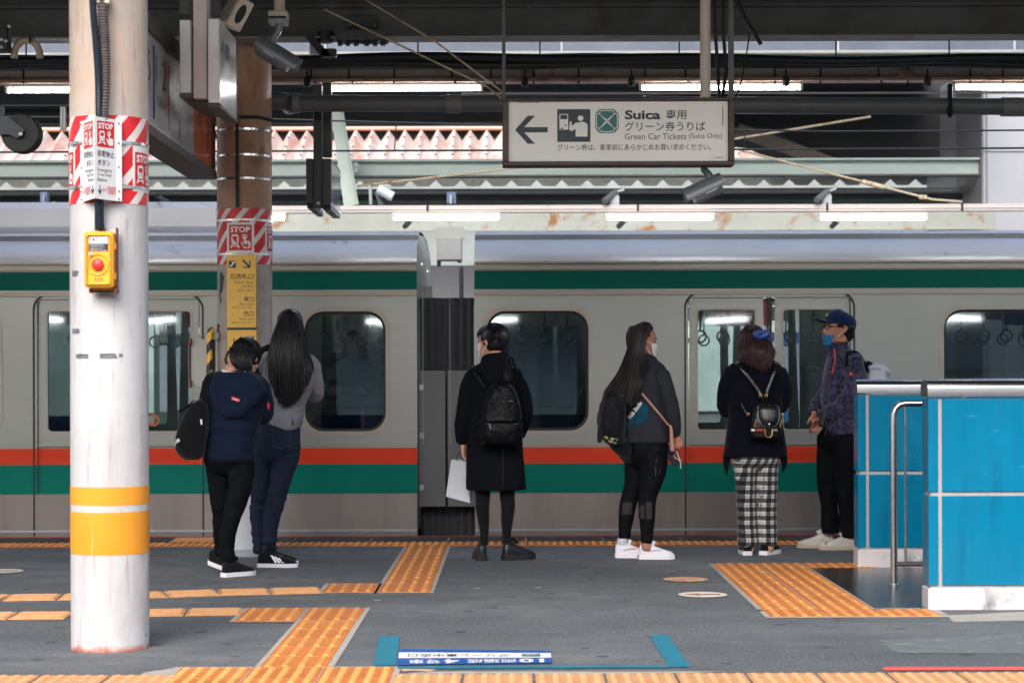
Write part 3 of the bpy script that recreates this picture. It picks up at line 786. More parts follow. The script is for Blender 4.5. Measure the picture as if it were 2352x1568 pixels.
m_strap = M('strap_grey', C8(190, 190, 186), .5)
m_posters = [M('poster%d' % i, c, .5, var=.35, scale=9) for i, c in enumerate((C8(200, 196, 180), C8(120, 150, 190), C8(196, 120, 110), C8(150, 180, 140)))]
def hole_panel(mb, x0, x1, z0, z1, hx0, hx1, hz0, hz1, r, y, depth):
    """flat wall piece with a rounded opening and its reveal; returns the outline of the opening"""
    inn = rrect(hx0, hz0, hx1, hz1, r, 6); cx, cz = (hx0+hx1)/2, (hz0+hz1)/2
    out = []
    for (u, v) in inn:
        du, dv_ = u-cx, v-cz
        k = min(((x1-cx)/du if du > 0 else (x0-cx)/du) if abs(du) > 1e-9 else 1e9, ((z1-cz)/dv_ if dv_ > 0 else (z0-cz)/dv_) if abs(dv_) > 1e-9 else 1e9)
        out.append((cx+du*k, cz+dv_*k))
    n = len(inn)
    # corners of the outer rectangle
    mb.add([(u, y, v) for u, v in inn]+[(u, y, v) for u, v in out]+[(u, y+depth, v) for u, v in inn],
           [(i, (i+1) % n, n+(i+1) % n, n+i) for i in range(n)]+[(i, (i+1) % n, 2*n+(i+1) % n, 2*n+i) for i in range(n)])
    cs = [(x0, z0), (x1, z0), (x1, z1), (x0, z1)]
    for i in range(n):
        a, b = out[i], out[(i+1) % n]
        for c in cs:
            on = lambda p, q: abs(p[0]-q[0]) < 1e-6 or abs(p[1]-q[1]) < 1e-6
            if abs(a[0]-b[0]) > 1e-6 and abs(a[1]-b[1]) > 1e-6 and on(a, c) and on(b, c) and (abs(a[0]-c[0])+abs(a[1]-c[1])+abs(b[0]-c[0])+abs(b[1]-c[1])) < 1.0:
                mb.add([(a[0], y, a[1]), (b[0], y, b[1]), (c[0], y, c[1])], [(0, 1, 2)])
    return inn
def ring(mb, pts, y0, y1, w):
    cx = sum(p[0] for p in pts)/len(pts); cz = sum(p[1] for p in pts)/len(pts)
    hx = max(abs(p[0]-cx) for p in pts); hz = max(abs(p[1]-cz) for p in pts)
    o2 = [(cx+(u-cx)*(hx+w)/hx, cz+(v-cz)*(hz+w)/hz) for u, v in pts]; n = len(pts)
    vs_ = [(u, y0, v) for u, v in pts]+[(u, y0, v) for u, v in o2]+[(u, y1, v) for u, v in pts]+[(u, y1, v) for u, v in o2]
    fs = []
    for i in range(n):
        j = (i+1) % n
        fs += [(i, j, n+j, n+i), (i, 2*n+i, 2*n+j, j), (n+i, n+j, 3*n+j, 3*n+i)]
    mb.add(vs_, fs)
ZS, ZG0, ZG1, ZR1 = -.16, tz(1131), tz(1064), tz(1027)
ZW0, ZW1, ZT = tz(989), tz(714), tz(604)
ZD1 = tz(684)
def car(label, xa, xb, doors, wins, end, roofkit):
    """xa..xb the car's extent, doors = centre X list, wins = (x0, x1) list, end = X of the visible end wall"""
    t = thing('train_car', label, 'train', ((xa+xb)/2, TY, -.2), 'cars of the green and orange striped train')
    DW = .66
    cuts = []
    for c in doors: cuts.append((c-DW, c+DW, 'door'))
    for w in wins: cuts.append((w[0]-.10, w[1]+.10, 'win', w))
    cuts.sort(key=lambda q: q[0])
    for side in (0, 1):
        mb = MB(); y = TY if side == 0 else TY+2.78
        sg = 1 if side == 0 else -1
        x = xa; segs = []
        for c in cuts:
            if c[0] > x+1e-6: segs.append((x, c[0], 'plain'))
            segs.append(c); x = c[1]
        segs.append((x, xb, 'plain'))
        for s in segs:
            x0, x1 = s[0], s[1]
            if s[2] == 'plain': mb.add([(x0, y, ZG0), (x1, y, ZG0), (x1, y, ZT), (x0, y, ZT)], [(0, 1, 2, 3)])
            elif s[2] == 'door': mb.add([(x0, y, ZD1), (x1, y, ZD1), (x1, y, ZT), (x0, y, ZT), (x0, y+.04*sg, ZD1), (x1, y+.04*sg, ZD1), (x0, y, ZG0), (x1, y, ZG0), (x0, y+.04*sg, ZG0), (x1, y+.04*sg, ZG0)], [(0, 1, 2, 3), (0, 1, 5, 4), (0, 4, 8, 6), (1, 5, 9, 7)])
            else:
                w = s[3]
                mb.add([(x0, y, ZG0), (x1, y, ZG0), (x1, y, ZW0-.1), (x0, y, ZW0-.1), (x0, y, ZW1+.1), (x1, y, ZW1+.1), (x1, y, ZT), (x0, y, ZT)], [(0, 1, 2, 3), (4, 5, 6, 7)])
                hole_panel(mb, x0, x1, ZW0-.1, ZW1+.1, w[0], w[1], ZW0, ZW1, .15, y, .06*sg)
        mb.build('side_wall', m_side, t)
        if side == 1:
            for w in wins:
                o2 = MB().add([(w[0], y-.03, ZW0), (w[1], y-.03, ZW0), (w[1], y-.03, ZW1), (w[0], y-.03, ZW1)], [(0, 1, 2, 3)]).build('window', m_glass2, t)
            for c in doors:
                for q in (-1, 1):
                    mb = MB(); hole_panel(mb, c+min(0, q*DW), c+max(0, q*DW), ZG0, ZD1, c+min(q*.1, q*.55), c+max(q*.1, q*.55), ZW0, ZW1, .03, y-.03, -.03)
                    mb.build('door', m_side, t)
    # stripes, skirt, gutter on the platform side
    MB().span((xa, TY-.004, ZS), (xb, TY+.03, ZG0-.001), .002).build('skirt', m_skirt, t)
    MB().span((xa, TY-.012, tz(1219)), (xb, TY-.0045, tz(1214)), .001).build('step_edge', m_galv, t)
    def strips(z0, z1, m, nm):
        x = xa
        for c in sorted(doors)+[None]:
            x1 = xb if c is None else c-DW
            if x1 > x: MB().span((x, TY-.0045, z0), (x1, TY-.0005, z1)).build(nm, m, t)
            if c is not None: x = c+DW
    strips(ZG0, ZG1-.0005, m_tgreen, 'green_stripe'); strips(ZG1, ZR1, m_tred, 'orange_stripe')
    MB().span((xa, TY-.0045, tz(664)), (xb, TY-.0005, tz(622))).build('upper_green_stripe', m_tgreen2, t)
    MB().span((xa, TY-.02, tz(620)), (xb, TY-.0005, tz(610)), .003).build('gutter_rail', m_gut, t)
    MB().span((xa, TY-.028, tz(606)), (xb, TY-.0005, tz(600)), .003).build('gutter_rail', m_gut, t)
    MB().span((xa, TY-.01, tz(678)), (xb, TY-.0005, tz(668)), .002).build('waist_rail', m_gut, t)
    MB().span((xa, TY-.008, tz(1022)), (xb, TY-.0005, tz(1019)), .001).build('waist_rail', m_gut, t)
    # windows
    for w in wins:
        pts = rrect(w[0], ZW0, w[1], ZW1, .15, 6)
        mb = MB(); ring(mb, pts, TY-.007, TY+.004, .035); wf = mb.build('window', m_gut, t, smooth=30)
        mb = MB(); ring(mb, rrect(w[0]+.02, ZW0+.02, w[1]-.02, ZW1-.02, .135, 6), TY+.03, TY+.05, .019); mb.build('rubber_seal', m_rubber, wf)
        MB().add([(u, TY+.045, v) for u, v in pts], [tuple(range(len(pts)))]).build('pane', m_glass, wf)
    # doors
    for c in doors:
        for q in (-1, 1):
            a, b = c+min(q*.004, q*DW), c+max(q*.004, q*DW)
            ha, hb = c+min(q*.115, q*.58), c+max(q*.115, q*.58)
            mb = MB(); y = TY+.03
            hole_panel(mb, a, b, ZR1, ZD1, ha, hb, ZW0+.005, ZW1+.005, .03, y, .03)
            mb.add([(a, y, ZS), (b, y, ZS), (b, y, ZR1), (a, y, ZR1), (a, y+.03, ZS), (a, y+.03, ZD1), (a, y, ZD1), (b, y+.03, ZS), (b, y+.03, ZD1), (b, y, ZD1)], [(0, 1, 2, 3), (0, 4, 5, 6), (1, 7, 8, 9)])
            dr = mb.build('door', m_side, t)
            mb = MB(); ring(mb, rrect(ha, ZW0+.005, hb, ZW1+.005, .03, 4), y-.006, y+.002, .016); mb.build('window_frame', m_gut, dr)
            MB().add([(ha, y+.02, ZW0), (hb, y+.02, ZW0), (hb, y+.02, ZW1+.01), (ha, y+.02, ZW1+.01)], [(0, 1, 2, 3)]).build('window', m_glass2, dr)
            MB().span((a+.002, y-.0045, ZG0), (b-.002, y-.0005, ZG1-.0005)).build('green_stripe', m_tgreen, dr)
            MB().span((a+.002, y-.0045, ZG1), (b-.002, y-.0005, ZR1)).build('orange_stripe', m_tred, dr)
            MB().span((c+q*.003, y-.008, ZS), (c+q*.02, y-.001, ZD1)).build('rubber_edge', m_rubber, dr)
        mb = MB(); pts = rrect(c-DW-.02, -.5, c+DW+.02, ZD1+.03, .12, 6); ring(mb, pts, TY-.009, TY+.004, .012); mb.build('door_surround', m_rubber, t)
    # roof: curved shoulder, dull band, crown
    prof = [(0, ZT), (.012, tz(594)), (.05, tz(578)), (.12, tz(562)), (.24, tz(549)), (.36, tz(543))]
    def sheet(pr, m, nm, thick=True):
        mb = MB(); n = len(pr)
        mb.add([(xa, TY+p, z) for p, z in pr]+[(xb, TY+p, z) for p, z in pr], [(i, i+1, n+i+1, n+i) for i in range(n-1)])
        return mb.build(nm, m, t, smooth=50, fix=False)
    sheet(prof, m_troof, 'roof_shoulder')
    sheet([(.36, tz(543)), (.37, tz(531))], m_troof2, 'roof_band')
    sheet([(.37, tz(531)), (.42, tz(524)), (.6, tz(519)), (1.0, tz(514)), (1.4, tz(513)), (1.8, tz(514)), (2.4, tz(531)), (2.7, tz(570)), (2.78, ZT)], m_troof, 'roof')
    for (x0, x1, h, y0) in roofkit:
        MB().span((x0, TY+y0, tz(520)), (x1, TY+y0+1.6, tz(520)+h), .06).build('air_conditioner', m_troof, t, smooth=30)
    # underframe and interior
    MB().span((xa, TY+.1, -.5), (xb, TY+2.7, -.17)).build('underframe', m_rubber, t)
    MB().span((xa, TY+.07, -.165), (xb, TY+2.7, .02)).build('floor', m_floor_in, t)
    MB().add([(xa, TY+.07, 2.08), (xb, TY+.07, 2.08), (xb, TY+.4, 2.26), (xa, TY+.4, 2.26), (xb, TY+2.3, 2.26), (xa, TY+2.3, 2.26), (xb, TY+2.7, 2.08), (xa, TY+2.7, 2.08)], [(0, 1, 2, 3), (3, 2, 4, 5), (5, 4, 6, 7)]).build('ceiling', m_inside, t, fix=False)
    for yy in (.85, 1.9):
        MB().span((max(xa, -6), TY+yy, 2.235), (min(xb, 7), TY+yy+.12, 2.255)).build('cabin_light', m_lite, t)
    for w in wins:
        for yy, s in ((TY+.1, 1), (TY+2.68, -1)):
            MB().span((w[0]-.2, min(yy, yy+.48*s), .38), (w[1]+.2, max(yy, yy+.48*s), .5), .03).build('seat', m_moq, t)
            MB().span((w[0]-.2, min(yy, yy+.1*s), .52), (w[1]+.2, max(yy, yy+.1*s), .92), .03).build('seat_back', m_moq, t)
        for xx in (w[0]-.22, w[1]+.22):
            MB().tube([(xx, TY+.6, .03), (xx, TY+.6, 2.2)], .018, 8).build('grab_pole', m_chrome, t)
    for yy in (.62, 2.2):
        MB().tube([(max(xa, -8)+.3, TY+yy, 1.92), (min(xb, 8)-.3, TY+yy, 1.92)], .014, 8).build('grab_rail', m_chrome, t)
    # hanging straps, posters over the windows, panel seams
    for w in wins+[(c-.6, c+.6) for c in doors]:
        n_ = int((w[1]-w[0])/.19)
        for i in range(n_):
            for yy in (.62, 2.2):
                x = w[0]+.1+.19*i
                st_ = MB().tube([(x, TY+yy, 1.92), (x, TY+yy, 1.66)], .008, 6).build('hand_strap', m_strap, t)
                MB().tube([(x+.05*cos(a_), TY+yy, 1.61+.05*sin(a_)) for a_ in [2*pi*q_/10 for q_ in range(10)]], .008, 5, closed=True).build('ring', m_strap, st_)
    for i in range(12):
        x = max(xa, -5)+.4+.85*i
        if x < xb-.4: MB().span((x, TY+1.35, 1.72), (x+.5, TY+1.36, 2.08)).build('hanging_poster', m_posters[i % 4], t)
    for w in wins:
        for xx in (w[0]-.30, w[1]+.30): MB().span((xx, TY-.0012, ZR1+.02), (xx+.004, TY-.0004, ZT-.2)).build('panel_seam', m_gut, t)
    # visible end wall
    e = end; s = 1 if e == xa else -1
    ew = MB().add([(e, TY, ZS), (e, TY, ZT), (e, TY+.24, tz(549)), (e, TY+.37, tz(531)), (e, TY+1.4, tz(513)), (e, TY+2.4, tz(531)), (e, TY+2.78, ZT), (e, TY+2.78, ZS)], [tuple(range(8))]).build('end_wall', m_side, t)
    gh = MB().span((e-s*.002, TY+.12, tz(1165)), (e-s*.225, TY+.15, tz(850)), .004).build('gap_hood', m_hood, t)
    for zz in (tz(1120), tz(1000), tz(890)): MB().box((e-s*.03, TY+.115, zz), (.04, .012, .05), None, .003).build('hood_bracket', m_galv, gh)
    return t
xe1, xe2 = tx(958), tx(1090)
carL = car('left train car ending behind the long-haired woman in grey', -20.5, xe1, [tx(272)], [(tx(700), tx(886)), (tx(-420), tx(30)-.12)], xe1, [(-9.0, tx(486), .27, .62)])
carR = car('right train car passing behind the four people on the right', xe2, 19.4, [tx(1768)], [(tx(1118), tx(1352)), (tx(2168), tx(2640))], xe2, [])
# gangway between the cars
gw = thing('gangway', 'dark concertina gangway in the gap between the train cars', 'gangway', ((xe1+xe2)/2, TY+1, 0))
nf = 7
for k in range(nf):
    x0 = xe1+.01+(xe2-xe1-.02)*k/nf; x1 = xe1+.01+(xe2-xe1-.02)*(k+1)/nf; xm = (x0+x1)/2
    mb = MB()
    for (p, q) in (((.75, -.1), (.75, 2.05)),):
        mb.add([(x0, TY+.36, -.1), (xm, TY+.29, -.1), (x1, TY+.36, -.1), (x0, TY+.36, 1.93), (xm, TY+.29, 1.93), (x1, TY+.36, 1.93), (x0, TY+2, 1.93), (xm, TY+2, 1.93), (x1, TY+2, 1.93)],
               [(0, 1, 4, 3), (1, 2, 5, 4), (3, 4, 7, 6), (4, 5, 8, 7)])
    mb.build('fold', m_bell, gw)
MB().span((xe1+.1, TY+.5, -.45), (xe2-.1, TY+.9, -.2), .03).build('coupler', m_rubber, gw)
for x, r in ((xe1+.14, .03), (xe1+.3, .022)):
    MB().tube([(x, TY+.55, 1.6), (x+.05, TY+.5, 1.2), (x+.12, TY+.55, .8)], r, 8).build('jumper_cable', m_rubber, gw, smooth=60)
# folded pantograph and roof gear on the left car
pg = thing('pantograph', 'folded pantograph and roof gear on the left train car', 'pantograph', (tx(120), TY+1.3, tz(514)))
zr = tz(516)
for k, (x0, x1) in enumerate(((tx(-60), tx(60)), (tx(80), tx(330)))):
    MB().tube([(x0, TY+1.0, zr+.1), (x1, TY+1.0, zr+.28)], .02, 8).build('arm', m_galv, pg)
    MB().tube([(x0, TY+1.6, zr+.1), (x1, TY+1.6, zr+.28)], .02, 8).build('arm', m_galv, pg)
for yy in (.9, 1.7): MB().tube([(tx(330), TY+yy-.3, zr+.30), (tx(330), TY+yy+.3, zr+.30)], .02, 8).build('contact_strip', m_black, pg)
for x in (tx(40), tx(230), tx(420)):
    MB().lathe([(.05, 0), (.03, .02), (.06, .04), (.03, .06), (.06, .08), (.03, .1), (.05, .13), (0, .13)], (x, TY+.8, zr-.02), 12).build('insulator', M('insulator', C8(196, 186, 176), .3), pg, smooth=40)
MB().span((tx(-80), TY+.75, zr+.1), (tx(440), TY+1.75, zr+.14), .01).build('base_frame', m_galv, pg)

# round door sticker and small plates
for (cx_, cy_) in ((352, 965), (1700, 960)):
    c_ = P(cx_, cy_, TY+.045); mb = MB(); vs2, fs2 = ring2d(0, 0, .036, .05, 24)
    vs3, fs3 = rect2d(-.04, -.008, .04, .008)
    mb.add([(c_.x+u, TY+.0485, c_.z+v) for u, v in vs2], fs2); mb.add([(c_.x+u*.7-v*.7, TY+.048, c_.z+u*.7+v*.7) for u, v in vs3], fs3)
    mb.build('door_sticker', M('sticker_orange', C8(206, 110, 70), .5), carL if cx_ < 900 else carR, fix=False)
for cx_ in (905, 1095): MB().span(P(cx_, 1012, TY-.004), P(cx_+22, 1000, TY-.001)).build('number_plate', m_gut, carL if cx_ < 1000 else carR)
# ================================================================== print colours
i_white = M('print_white', C8(240, 240, 240), .4, var=.02)
i_navy = M('print_navy', C8(28, 46, 56), .45, var=.05)
i_red = M('print_red', C8(206, 28, 40), .4, var=.06, scale=14)
i_teal = M('print_teal', C8(0, 106, 104), .4, var=.05)
i_cream = M('sign_cream', C8(242, 240, 235), .45, var=.03, scale=3)
i_yel = M('sign_yellow', C8(240, 190, 84), .45, var=.04, scale=6)

def stop_icon(s=1.0):
    """unit pictogram: (red ground, white marks, red details)"""
    red = [rect2d(0, 0, 1, 1, 6, 6)]
    w = [fit(text2d('STOP', bold=.035), .07, .70, .93, .93)]
    w.append(poly2d(rrect(.12, .24, .44, .62, .09, 3)))
    w += [poly2d([(.14, .24), (.20, .24), (.13, .10), (.06, .10)]), poly2d([(.36, .24), (.42, .24), (.50, .10), (.43, .10)]), rect2d(.16, .155, .40, .185)]
    w += [ring2d(.70, .535, .065, .105, 18), poly2d(rrect(.665, .26, .735, .56, .034, 4)),
          poly2d([(.735, .38), (.90, .36), (.94, .32), (.94, .16), (.90, .08), (.68, .08), (.60, .20), (.535, .31), (.575, .335), (.665, .27)])]
    r2 = [poly2d(rrect(.175, .42, .385, .55, .02, 2)), circ2d(.205, .32, .03, n=10), circ2d(.355, .32, .03, n=10)]
    return red, w, r2
def put_icon(fn, x, y, w, h, parent, z0=.001, ground=True):
    red, wh, r2 = stop_icon()
    sc = lambda l: [([(x+p[0]*w, y+p[1]*h) for p in v], f) for v, f in l]
    if ground: prints('pictogram_ground', sc(red), lambda a, b: fn(a, b, z0), i_red, parent)
    prints('pictogram', sc(wh), lambda a, b: fn(a, b, z0+.0008), i_white, parent)
    prints('pictogram_detail', sc(r2), lambda a, b: fn(a, b, z0+.0016), i_red, parent)

# ================================================================== near column
def column_paint(name, chips=True, beige=None):
    k = NT(name); o_ = k.sep()
    c = k.mix(k.ramp(k.noise(1.6, 6, .6), .3, .7), C8(182, 183, 186), C8(200, 201, 204))
    up = k.n('MapRange'); k.l(o_[2], up.inputs[0]); up.inputs[1].default_value = 2.2; up.inputs[2].default_value = 2.6
    c = k.mix(up.outputs[0], c, k.mix(k.ramp(k.noise(2.2, 6, .62), .35, .72), C8(206, 192, 180), C8(188, 166, 148)))
    smear = k.noise(1, 6, .65, vec=k.mapped((5, 5, 1.1)), dist=.5)
    c = k.mix(k.math('MULTIPLY', k.ramp(smear, .5, .7), .6), c, C8(160, 146, 142))
    thin = k.noise(1, 5, .7, vec=k.mapped((46, 46, 3)))
    c = k.mix(k.math('MULTIPLY', k.ramp(thin, .56, .66), .5), c, C8(150, 120, 114))
    v = k.voro(13, vec=k.mapped((1, 1, .7))); wob = k.math('ADD', v, k.math('MULTIPLY', k.noise(60, 3), .09))
    chip = k.ramp(wob, .115, .13, (1, 1, 1, 1), (0, 0, 0, 1))
    keep = k.ramp(k.noise(3.1, 2), .44, .5)
    low = k.n('MapRange'); k.l(o_[2], low.inputs[0]); low.inputs[1].default_value = 1.2; low.inputs[2].default_value = .7
    c = k.mix(k.math('MULTIPLY', k.math('MULTIPLY', chip, keep), low.outputs[0]), c, C8(66, 34, 26))
    rim = k.n('MapRange'); k.l(k.math('ADD', o_[2], k.math('MULTIPLY', k.noise(20, 4), -.06)), rim.inputs[0]); rim.inputs[1].default_value = .0; rim.inputs[2].default_value = -.03
    c = k.mix(rim.outputs[0], c, C8(172, 96, 78))
    k.base(c); k.set(Roughness=.42); k.bump(k.noise(7, 4), .06, .01); return k.mat
def yellow_paint():
    k = NT('column_yellow')
    c = k.mix(k.ramp(k.noise(3, 5), .3, .7), C8(234, 152, 36), C8(240, 166, 54))
    v = k.voro(17); chip = k.ramp(k.math('ADD', v, k.math('MULTIPLY', k.noise(60, 3), .09)), .11, .125, (1, 1, 1, 1), (0, 0, 0, 1))
    c = k.mix(k.math('MULTIPLY', chip, k.ramp(k.noise(2.7, 2), .5, .55)), c, C8(70, 38, 22))
    sc = k.noise(1, 4, .6, vec=k.mapped((60, 60, 2.5))); c = k.mix(k.math('MULTIPLY', k.ramp(sc, .66, .72), .5), c, C8(244, 210, 160))
    k.base(c); k.set(Roughness=.42); return k.mat
def stripe_wrap(name, R, period, tone=1.0):
    k = NT(name); o_ = k.sep()
    ang = k.math('ARCTAN2', o_[0], k.math('MULTIPLY', o_[1], -1))
    s = k.math('SUBTRACT', o_[2], k.math('MULTIPLY', ang, R*1.15))
    f = k.math('FRACT', k.math('ADD', k.math('DIVIDE', s, period), 20.0))
    m = k.ramp(f, .36, .365)
    red = k.mix(k.ramp(k.noise(9, 4), .35, .7), C8(214, 30, 42), C8(226, 48, 58))
    c = k.mix(m, C8(236, 226, 224), red)
    c = k.mix(k.math('MULTIPLY', k.ramp(k.noise(5, 6, .7), .6, .75), .3), c, C8(150, 110, 104))
    k.base(c); k.set(Roughness=.35); k.bump(k.noise(14, 3), .1, .006); return k.mat
Cb = P(253.5, 1490, 8.90); CX1, CY1, R1 = Cb.x, 8.90, .181
def Zc(y): return P(250, y, 8.72).z
col1 = thing('steel_column', 'large round white column with two yellow bands, nearest the camera', 'column', (CX1, CY1, 0))
m_colp = column_paint('column_white_paint')
c0 = Vector((CX1, CY1, 0))
def cylpart(nm, z0, z1, r, m, par, c, n=64, lip=0.0):
    return MB().lathe([(r-.01, z0), (r, z0), (r, z1), (r-.01, z1)], c, n).build(nm, m, par, smooth=30)
MB().lathe([(R1+.004, -.01), (R1+.004, .0), (R1, .012), (R1, 4.3)], c0, 72).build('shaft', m_colp, col1, smooth=30)
m_yel = yellow_paint()
cylpart('yellow_band', Zc(1161), Zc(1119), R1+.0012, m_yel, col1, c0); cylpart('yellow_band', Zc(1275), Zc(1177), R1+.0012, m_yel, col1, c0)
wrap = cylpart('striped_wrap', Zc(466), Zc(264), R1+.002, stripe_wrap('near_stripe_wrap', R1, .155), col1, c0)
def cyl1(u, z, off): a = u/R1; r = R1+.002+off; return Vector((CX1+r*sin(a), CY1-r*cos(a), z))
for u0 in (.152, -.292):
    zc = (Zc(332)+Zc(436))/2
    prints('sticker_ground', [rect2d(u0, Zc(436), u0+.15, Zc(330), 8, 6)], lambda a, b: cyl1(a, b, .0008), i_white, wrap)
    put_icon(lambda a, b, z: cyl1(a, b, z), u0+.012, Zc(425), .126, Zc(345)-Zc(425), wrap, .0016)
for y in (325, 427):
    cb_ = cylpart('steel_band', Zc(y+4), Zc(y-3), R1+.0055, m_chrome, col1, c0)
    for u in (-.118, .12): MB().box(cyl1(u-.02, Zc(y+1), .008), (.035, .014, .02), Matrix.Rotation(u/R1, 3, 'Z'), .003).build('buckle', m_chrome, cb_)
# torn tape and scuffs
m_tape = M('grey_tape', C8(104, 112, 122), .5, var=.2, scale=30)
def torn(u0, z0, w, h, fn, par, m, name='tape_remnant'):
    n = 9; top = [(u0+w*i/n, z0+h*(1+random.uniform(-.12, .05))) for i in range(n+1)]
    bot = [(u0+w*i/n, z0+h*random.uniform(-.05, .12)) for i in range(n+1)][::-1]
    e = [(u0+w*1.0+random.uniform(-.2, .1)*h*2, z0+h*t) for t in (.8, .6, .4, .2)]
    pts = top+e+bot
    prints(name, [poly2d(pts)], lambda a, b: fn(a, b, .0016), m, par)
us = 8.72/FPX
def ucol(x): 
    s = max(-.99, min(.99, (P(x, 800, 8.75).x-CX1)/R1)); return R1*math.asin(s)
for x0, x1, y0, y1 in ((174, 206, 812, 822), (233, 268, 811, 822), (274, 282, 812, 819), (163, 180, 619, 632), (163, 184, 753, 764)):
    torn(ucol(x0), Zc(y1), ucol(x1)-ucol(x0), Zc(y0)-Zc(y1), cyl1, col1, m_tape)

# folded stop-button sign on the near column
sg = thing('stop_button_sign', 'white folded emergency stop sign strapped to the near column', 'sign', P(232, 463, 8.6))
px = lambda x, y: P(x, 370, y).x
An, Bn, Rn = Vector((px(191, 8.74), 8.735)), Vector((px(269, 8.72), 8.70)), Vector((px(217, 8.6), 8.60))
ztop, zbot = Zc(277), Zc(463)
m_signw = M('white_enamel', C8(232, 234, 238), .3, var=.03, scale=4)
mb = MB()
fl = Vector((.024, .012))
plan = [An-Vector((.014, -.01)), An, Rn, Bn, Bn+Vector((.023, .012))]
nn = len(plan)
for (ph, tz_) in ((0, 0), (.0025, 0)): pass
vs_ = []; 
for off in (0, .003):
    for zz in (zbot, ztop):
        for i, p in enumerate(plan): vs_.append((p.x, p.y+off, zz+(.004 if i == 2 else 0)))
fs = []
for i in range(nn-1):
    fs += [(i, i+1, nn+i+1, nn+i), (2*nn+i, 2*nn+i+1, 3*nn+i+1, 3*nn+i), (nn+i, nn+i+1, 3*nn+i+1, 3*nn+i), (i, i+1, 2*nn+i+1, 2*nn+i)]
fs += [(0, nn, 3*nn, 2*nn), (nn-1, 2*nn-1, 4*nn-1, 3*nn-1)]
mb.add(vs_, fs); mb.build('folded_plate', m_signw, sg)
def face(a, b):
    d = (b-a); nrm = Vector((d.y, -d.x)).normalized()
    if nrm.y > 0: nrm = -nrm
    return lambda s, y, off: Vector((a.x+d.x*s+nrm.x*(off+.0006), a.y+d.y*s+nrm.y*(off+.0006), ztop+(zbot-ztop)*y))
for side, fn in (('r', face(Rn, Bn)), ('l', face(An, Rn))):
    yy = lambda v: (v-277)/(463-277)
    a, b = (.12, .9) if side == 'r' else (.10, .86)
    ic = lambda u, v, z, fn=fn: fn(u, v, z)
    red, wh, r2 = stop_icon(); y0, y1 = yy(343), yy(284)
    sc = lambda l: [([(a+p[0]*(b-a), y0+p[1]*(y1-y0)) for p in v], f) for v, f in l]
    prints('pictogram_ground', sc(red), lambda u, v: fn(u, v, .0003), i_red, sg)
    prints('pictogram', sc(wh), lambda u, v: fn(u, v, .0009), i_white, sg)
    prints('pictogram_detail', sc(r2), lambda u, v: fn(u, v, .0015), i_red, sg)
    def row(txt, x0, x1, ya, yb, m, bold=.0):
        prints('lettering', [fit(text2d(txt, bold=bold), x0, yy(yb), x1, yy(ya))], lambda u, v: fn(u, v, .0006), m, sg)
    if side == 'r':
        row('非常停止', .12, .9, 350, 366, i_navy, .012); row('ボタン', .14, .7, 371, 386, i_navy, .012)
        row('Emergency', .13, .80, 391, 401, i_navy); row('Train Stop', .13, .77, 402, 411, i_navy); row('Button', .13, .56, 413, 421, i_navy)
        row('4〜7番線用', .38, .97, 430, 450, i_red)
        ax, ad = .24, 1
    else:
        row('非常停止', .12, .92, 350, 366, i_navy, .012); row('ボタン', .34, .92, 371, 386, i_navy, .012)
        row('Emergency', .26, .92, 391, 401, i_navy); row('Train Stop', .3, .92, 402, 411, i_navy); row('Button', .5, .92, 413, 421, i_navy)
        row('4〜7番線用', .02, .66, 430, 450, i_red)
        ax, ad = .84, 1
    k_ = .5 if side == 'r' else .8
    prints('arrow', [rect2d(ax-.02*k_*2, yy(449), ax+.02*k_*2, yy(430)), poly2d([(ax-.2*k_, yy(441)), (ax-.13*k_, yy(438.5)), (ax, yy(447)), (ax+.13*k_, yy(438.5)), (ax+.2*k_, yy(441)), (ax, yy(452))])], lambda u, v: fn(u, v, .0006), i_navy, sg)
for (p, q) in ((An, -.008), (Bn, .012)):
    for y in (285, 330, 385, 440, 458):
        MB().lathe([(0, -.002), (.004, -.002), (.004, .001)], (p.x+q, p.y+.001+(.003 if q < 0 else 0)-.001, Zc(y)), 8, axis='Y').build('rivet', m_black, sg)

# flexible conduits down the near column
def flex(pts, r, n_ring, amp):
    pts = [Vector(p) for p in pts]; out = []; rs = []
    L = [0]
    for a, b in zip(pts, pts[1:]): L.append(L[-1]+(b-a).length)
    for i in range(n_ring*2+1):
        s = L[-1]*i/(n_ring*2)
        for j in range(len(pts)-1):
            if s <= L[j+1]+1e-9: break
        f = (s-L[j])/(L[j+1]-L[j])
        p0, p1, p2, p3 = pts[max(j-1, 0)], pts[j], pts[j+1], pts[min(j+2, len(pts)-1)]
        out.append(.5*((2*p1)+(-p0+p2)*f+(2*p0-5*p1+4*p2-p3)*f*f+(-p0+3*p1-3*p2+p3)*f**3)); rs.append(r+(amp if i % 2 else -amp))
    return MB().tube(out, rs, 12)
m_flexb = M('blue_black_conduit', C8(40, 52, 66), .35, var=.1, scale=20)
m_flexg = M('brown_grey_conduit', C8(98, 90, 88), .5, var=.1, scale=20)
o = flex([P(213, -160, 8.63), P(213, 0, 8.63), P(220, 90, 8.63), P(226, 180, 8.63), P(228, 285, 8.66)], .0165, 120, .0012).build('flexible_conduit', m_flexb, None, 50, off=P(213, 285, 8.63)); tag(o, 'blue black flexible conduit on the left, running down behind the folded stop sign', 'conduit')
o = flex([P(236, -160, 8.66), P(236, 10, 8.66), P(240, 110, 8.66), P(241, 190, 8.66), P(236, 285, 8.67)], .0235, 70, .0022).build('flexible_conduit', m_flexg, None, 50, off=P(236, 285, 8.66)); tag(o, 'thick ribbed brown grey conduit running down behind the folded stop sign', 'conduit')
MB().box(P(236, 4, 8.67), (.075, .06, .03), None, .004).build('clamp', m_cream, o)
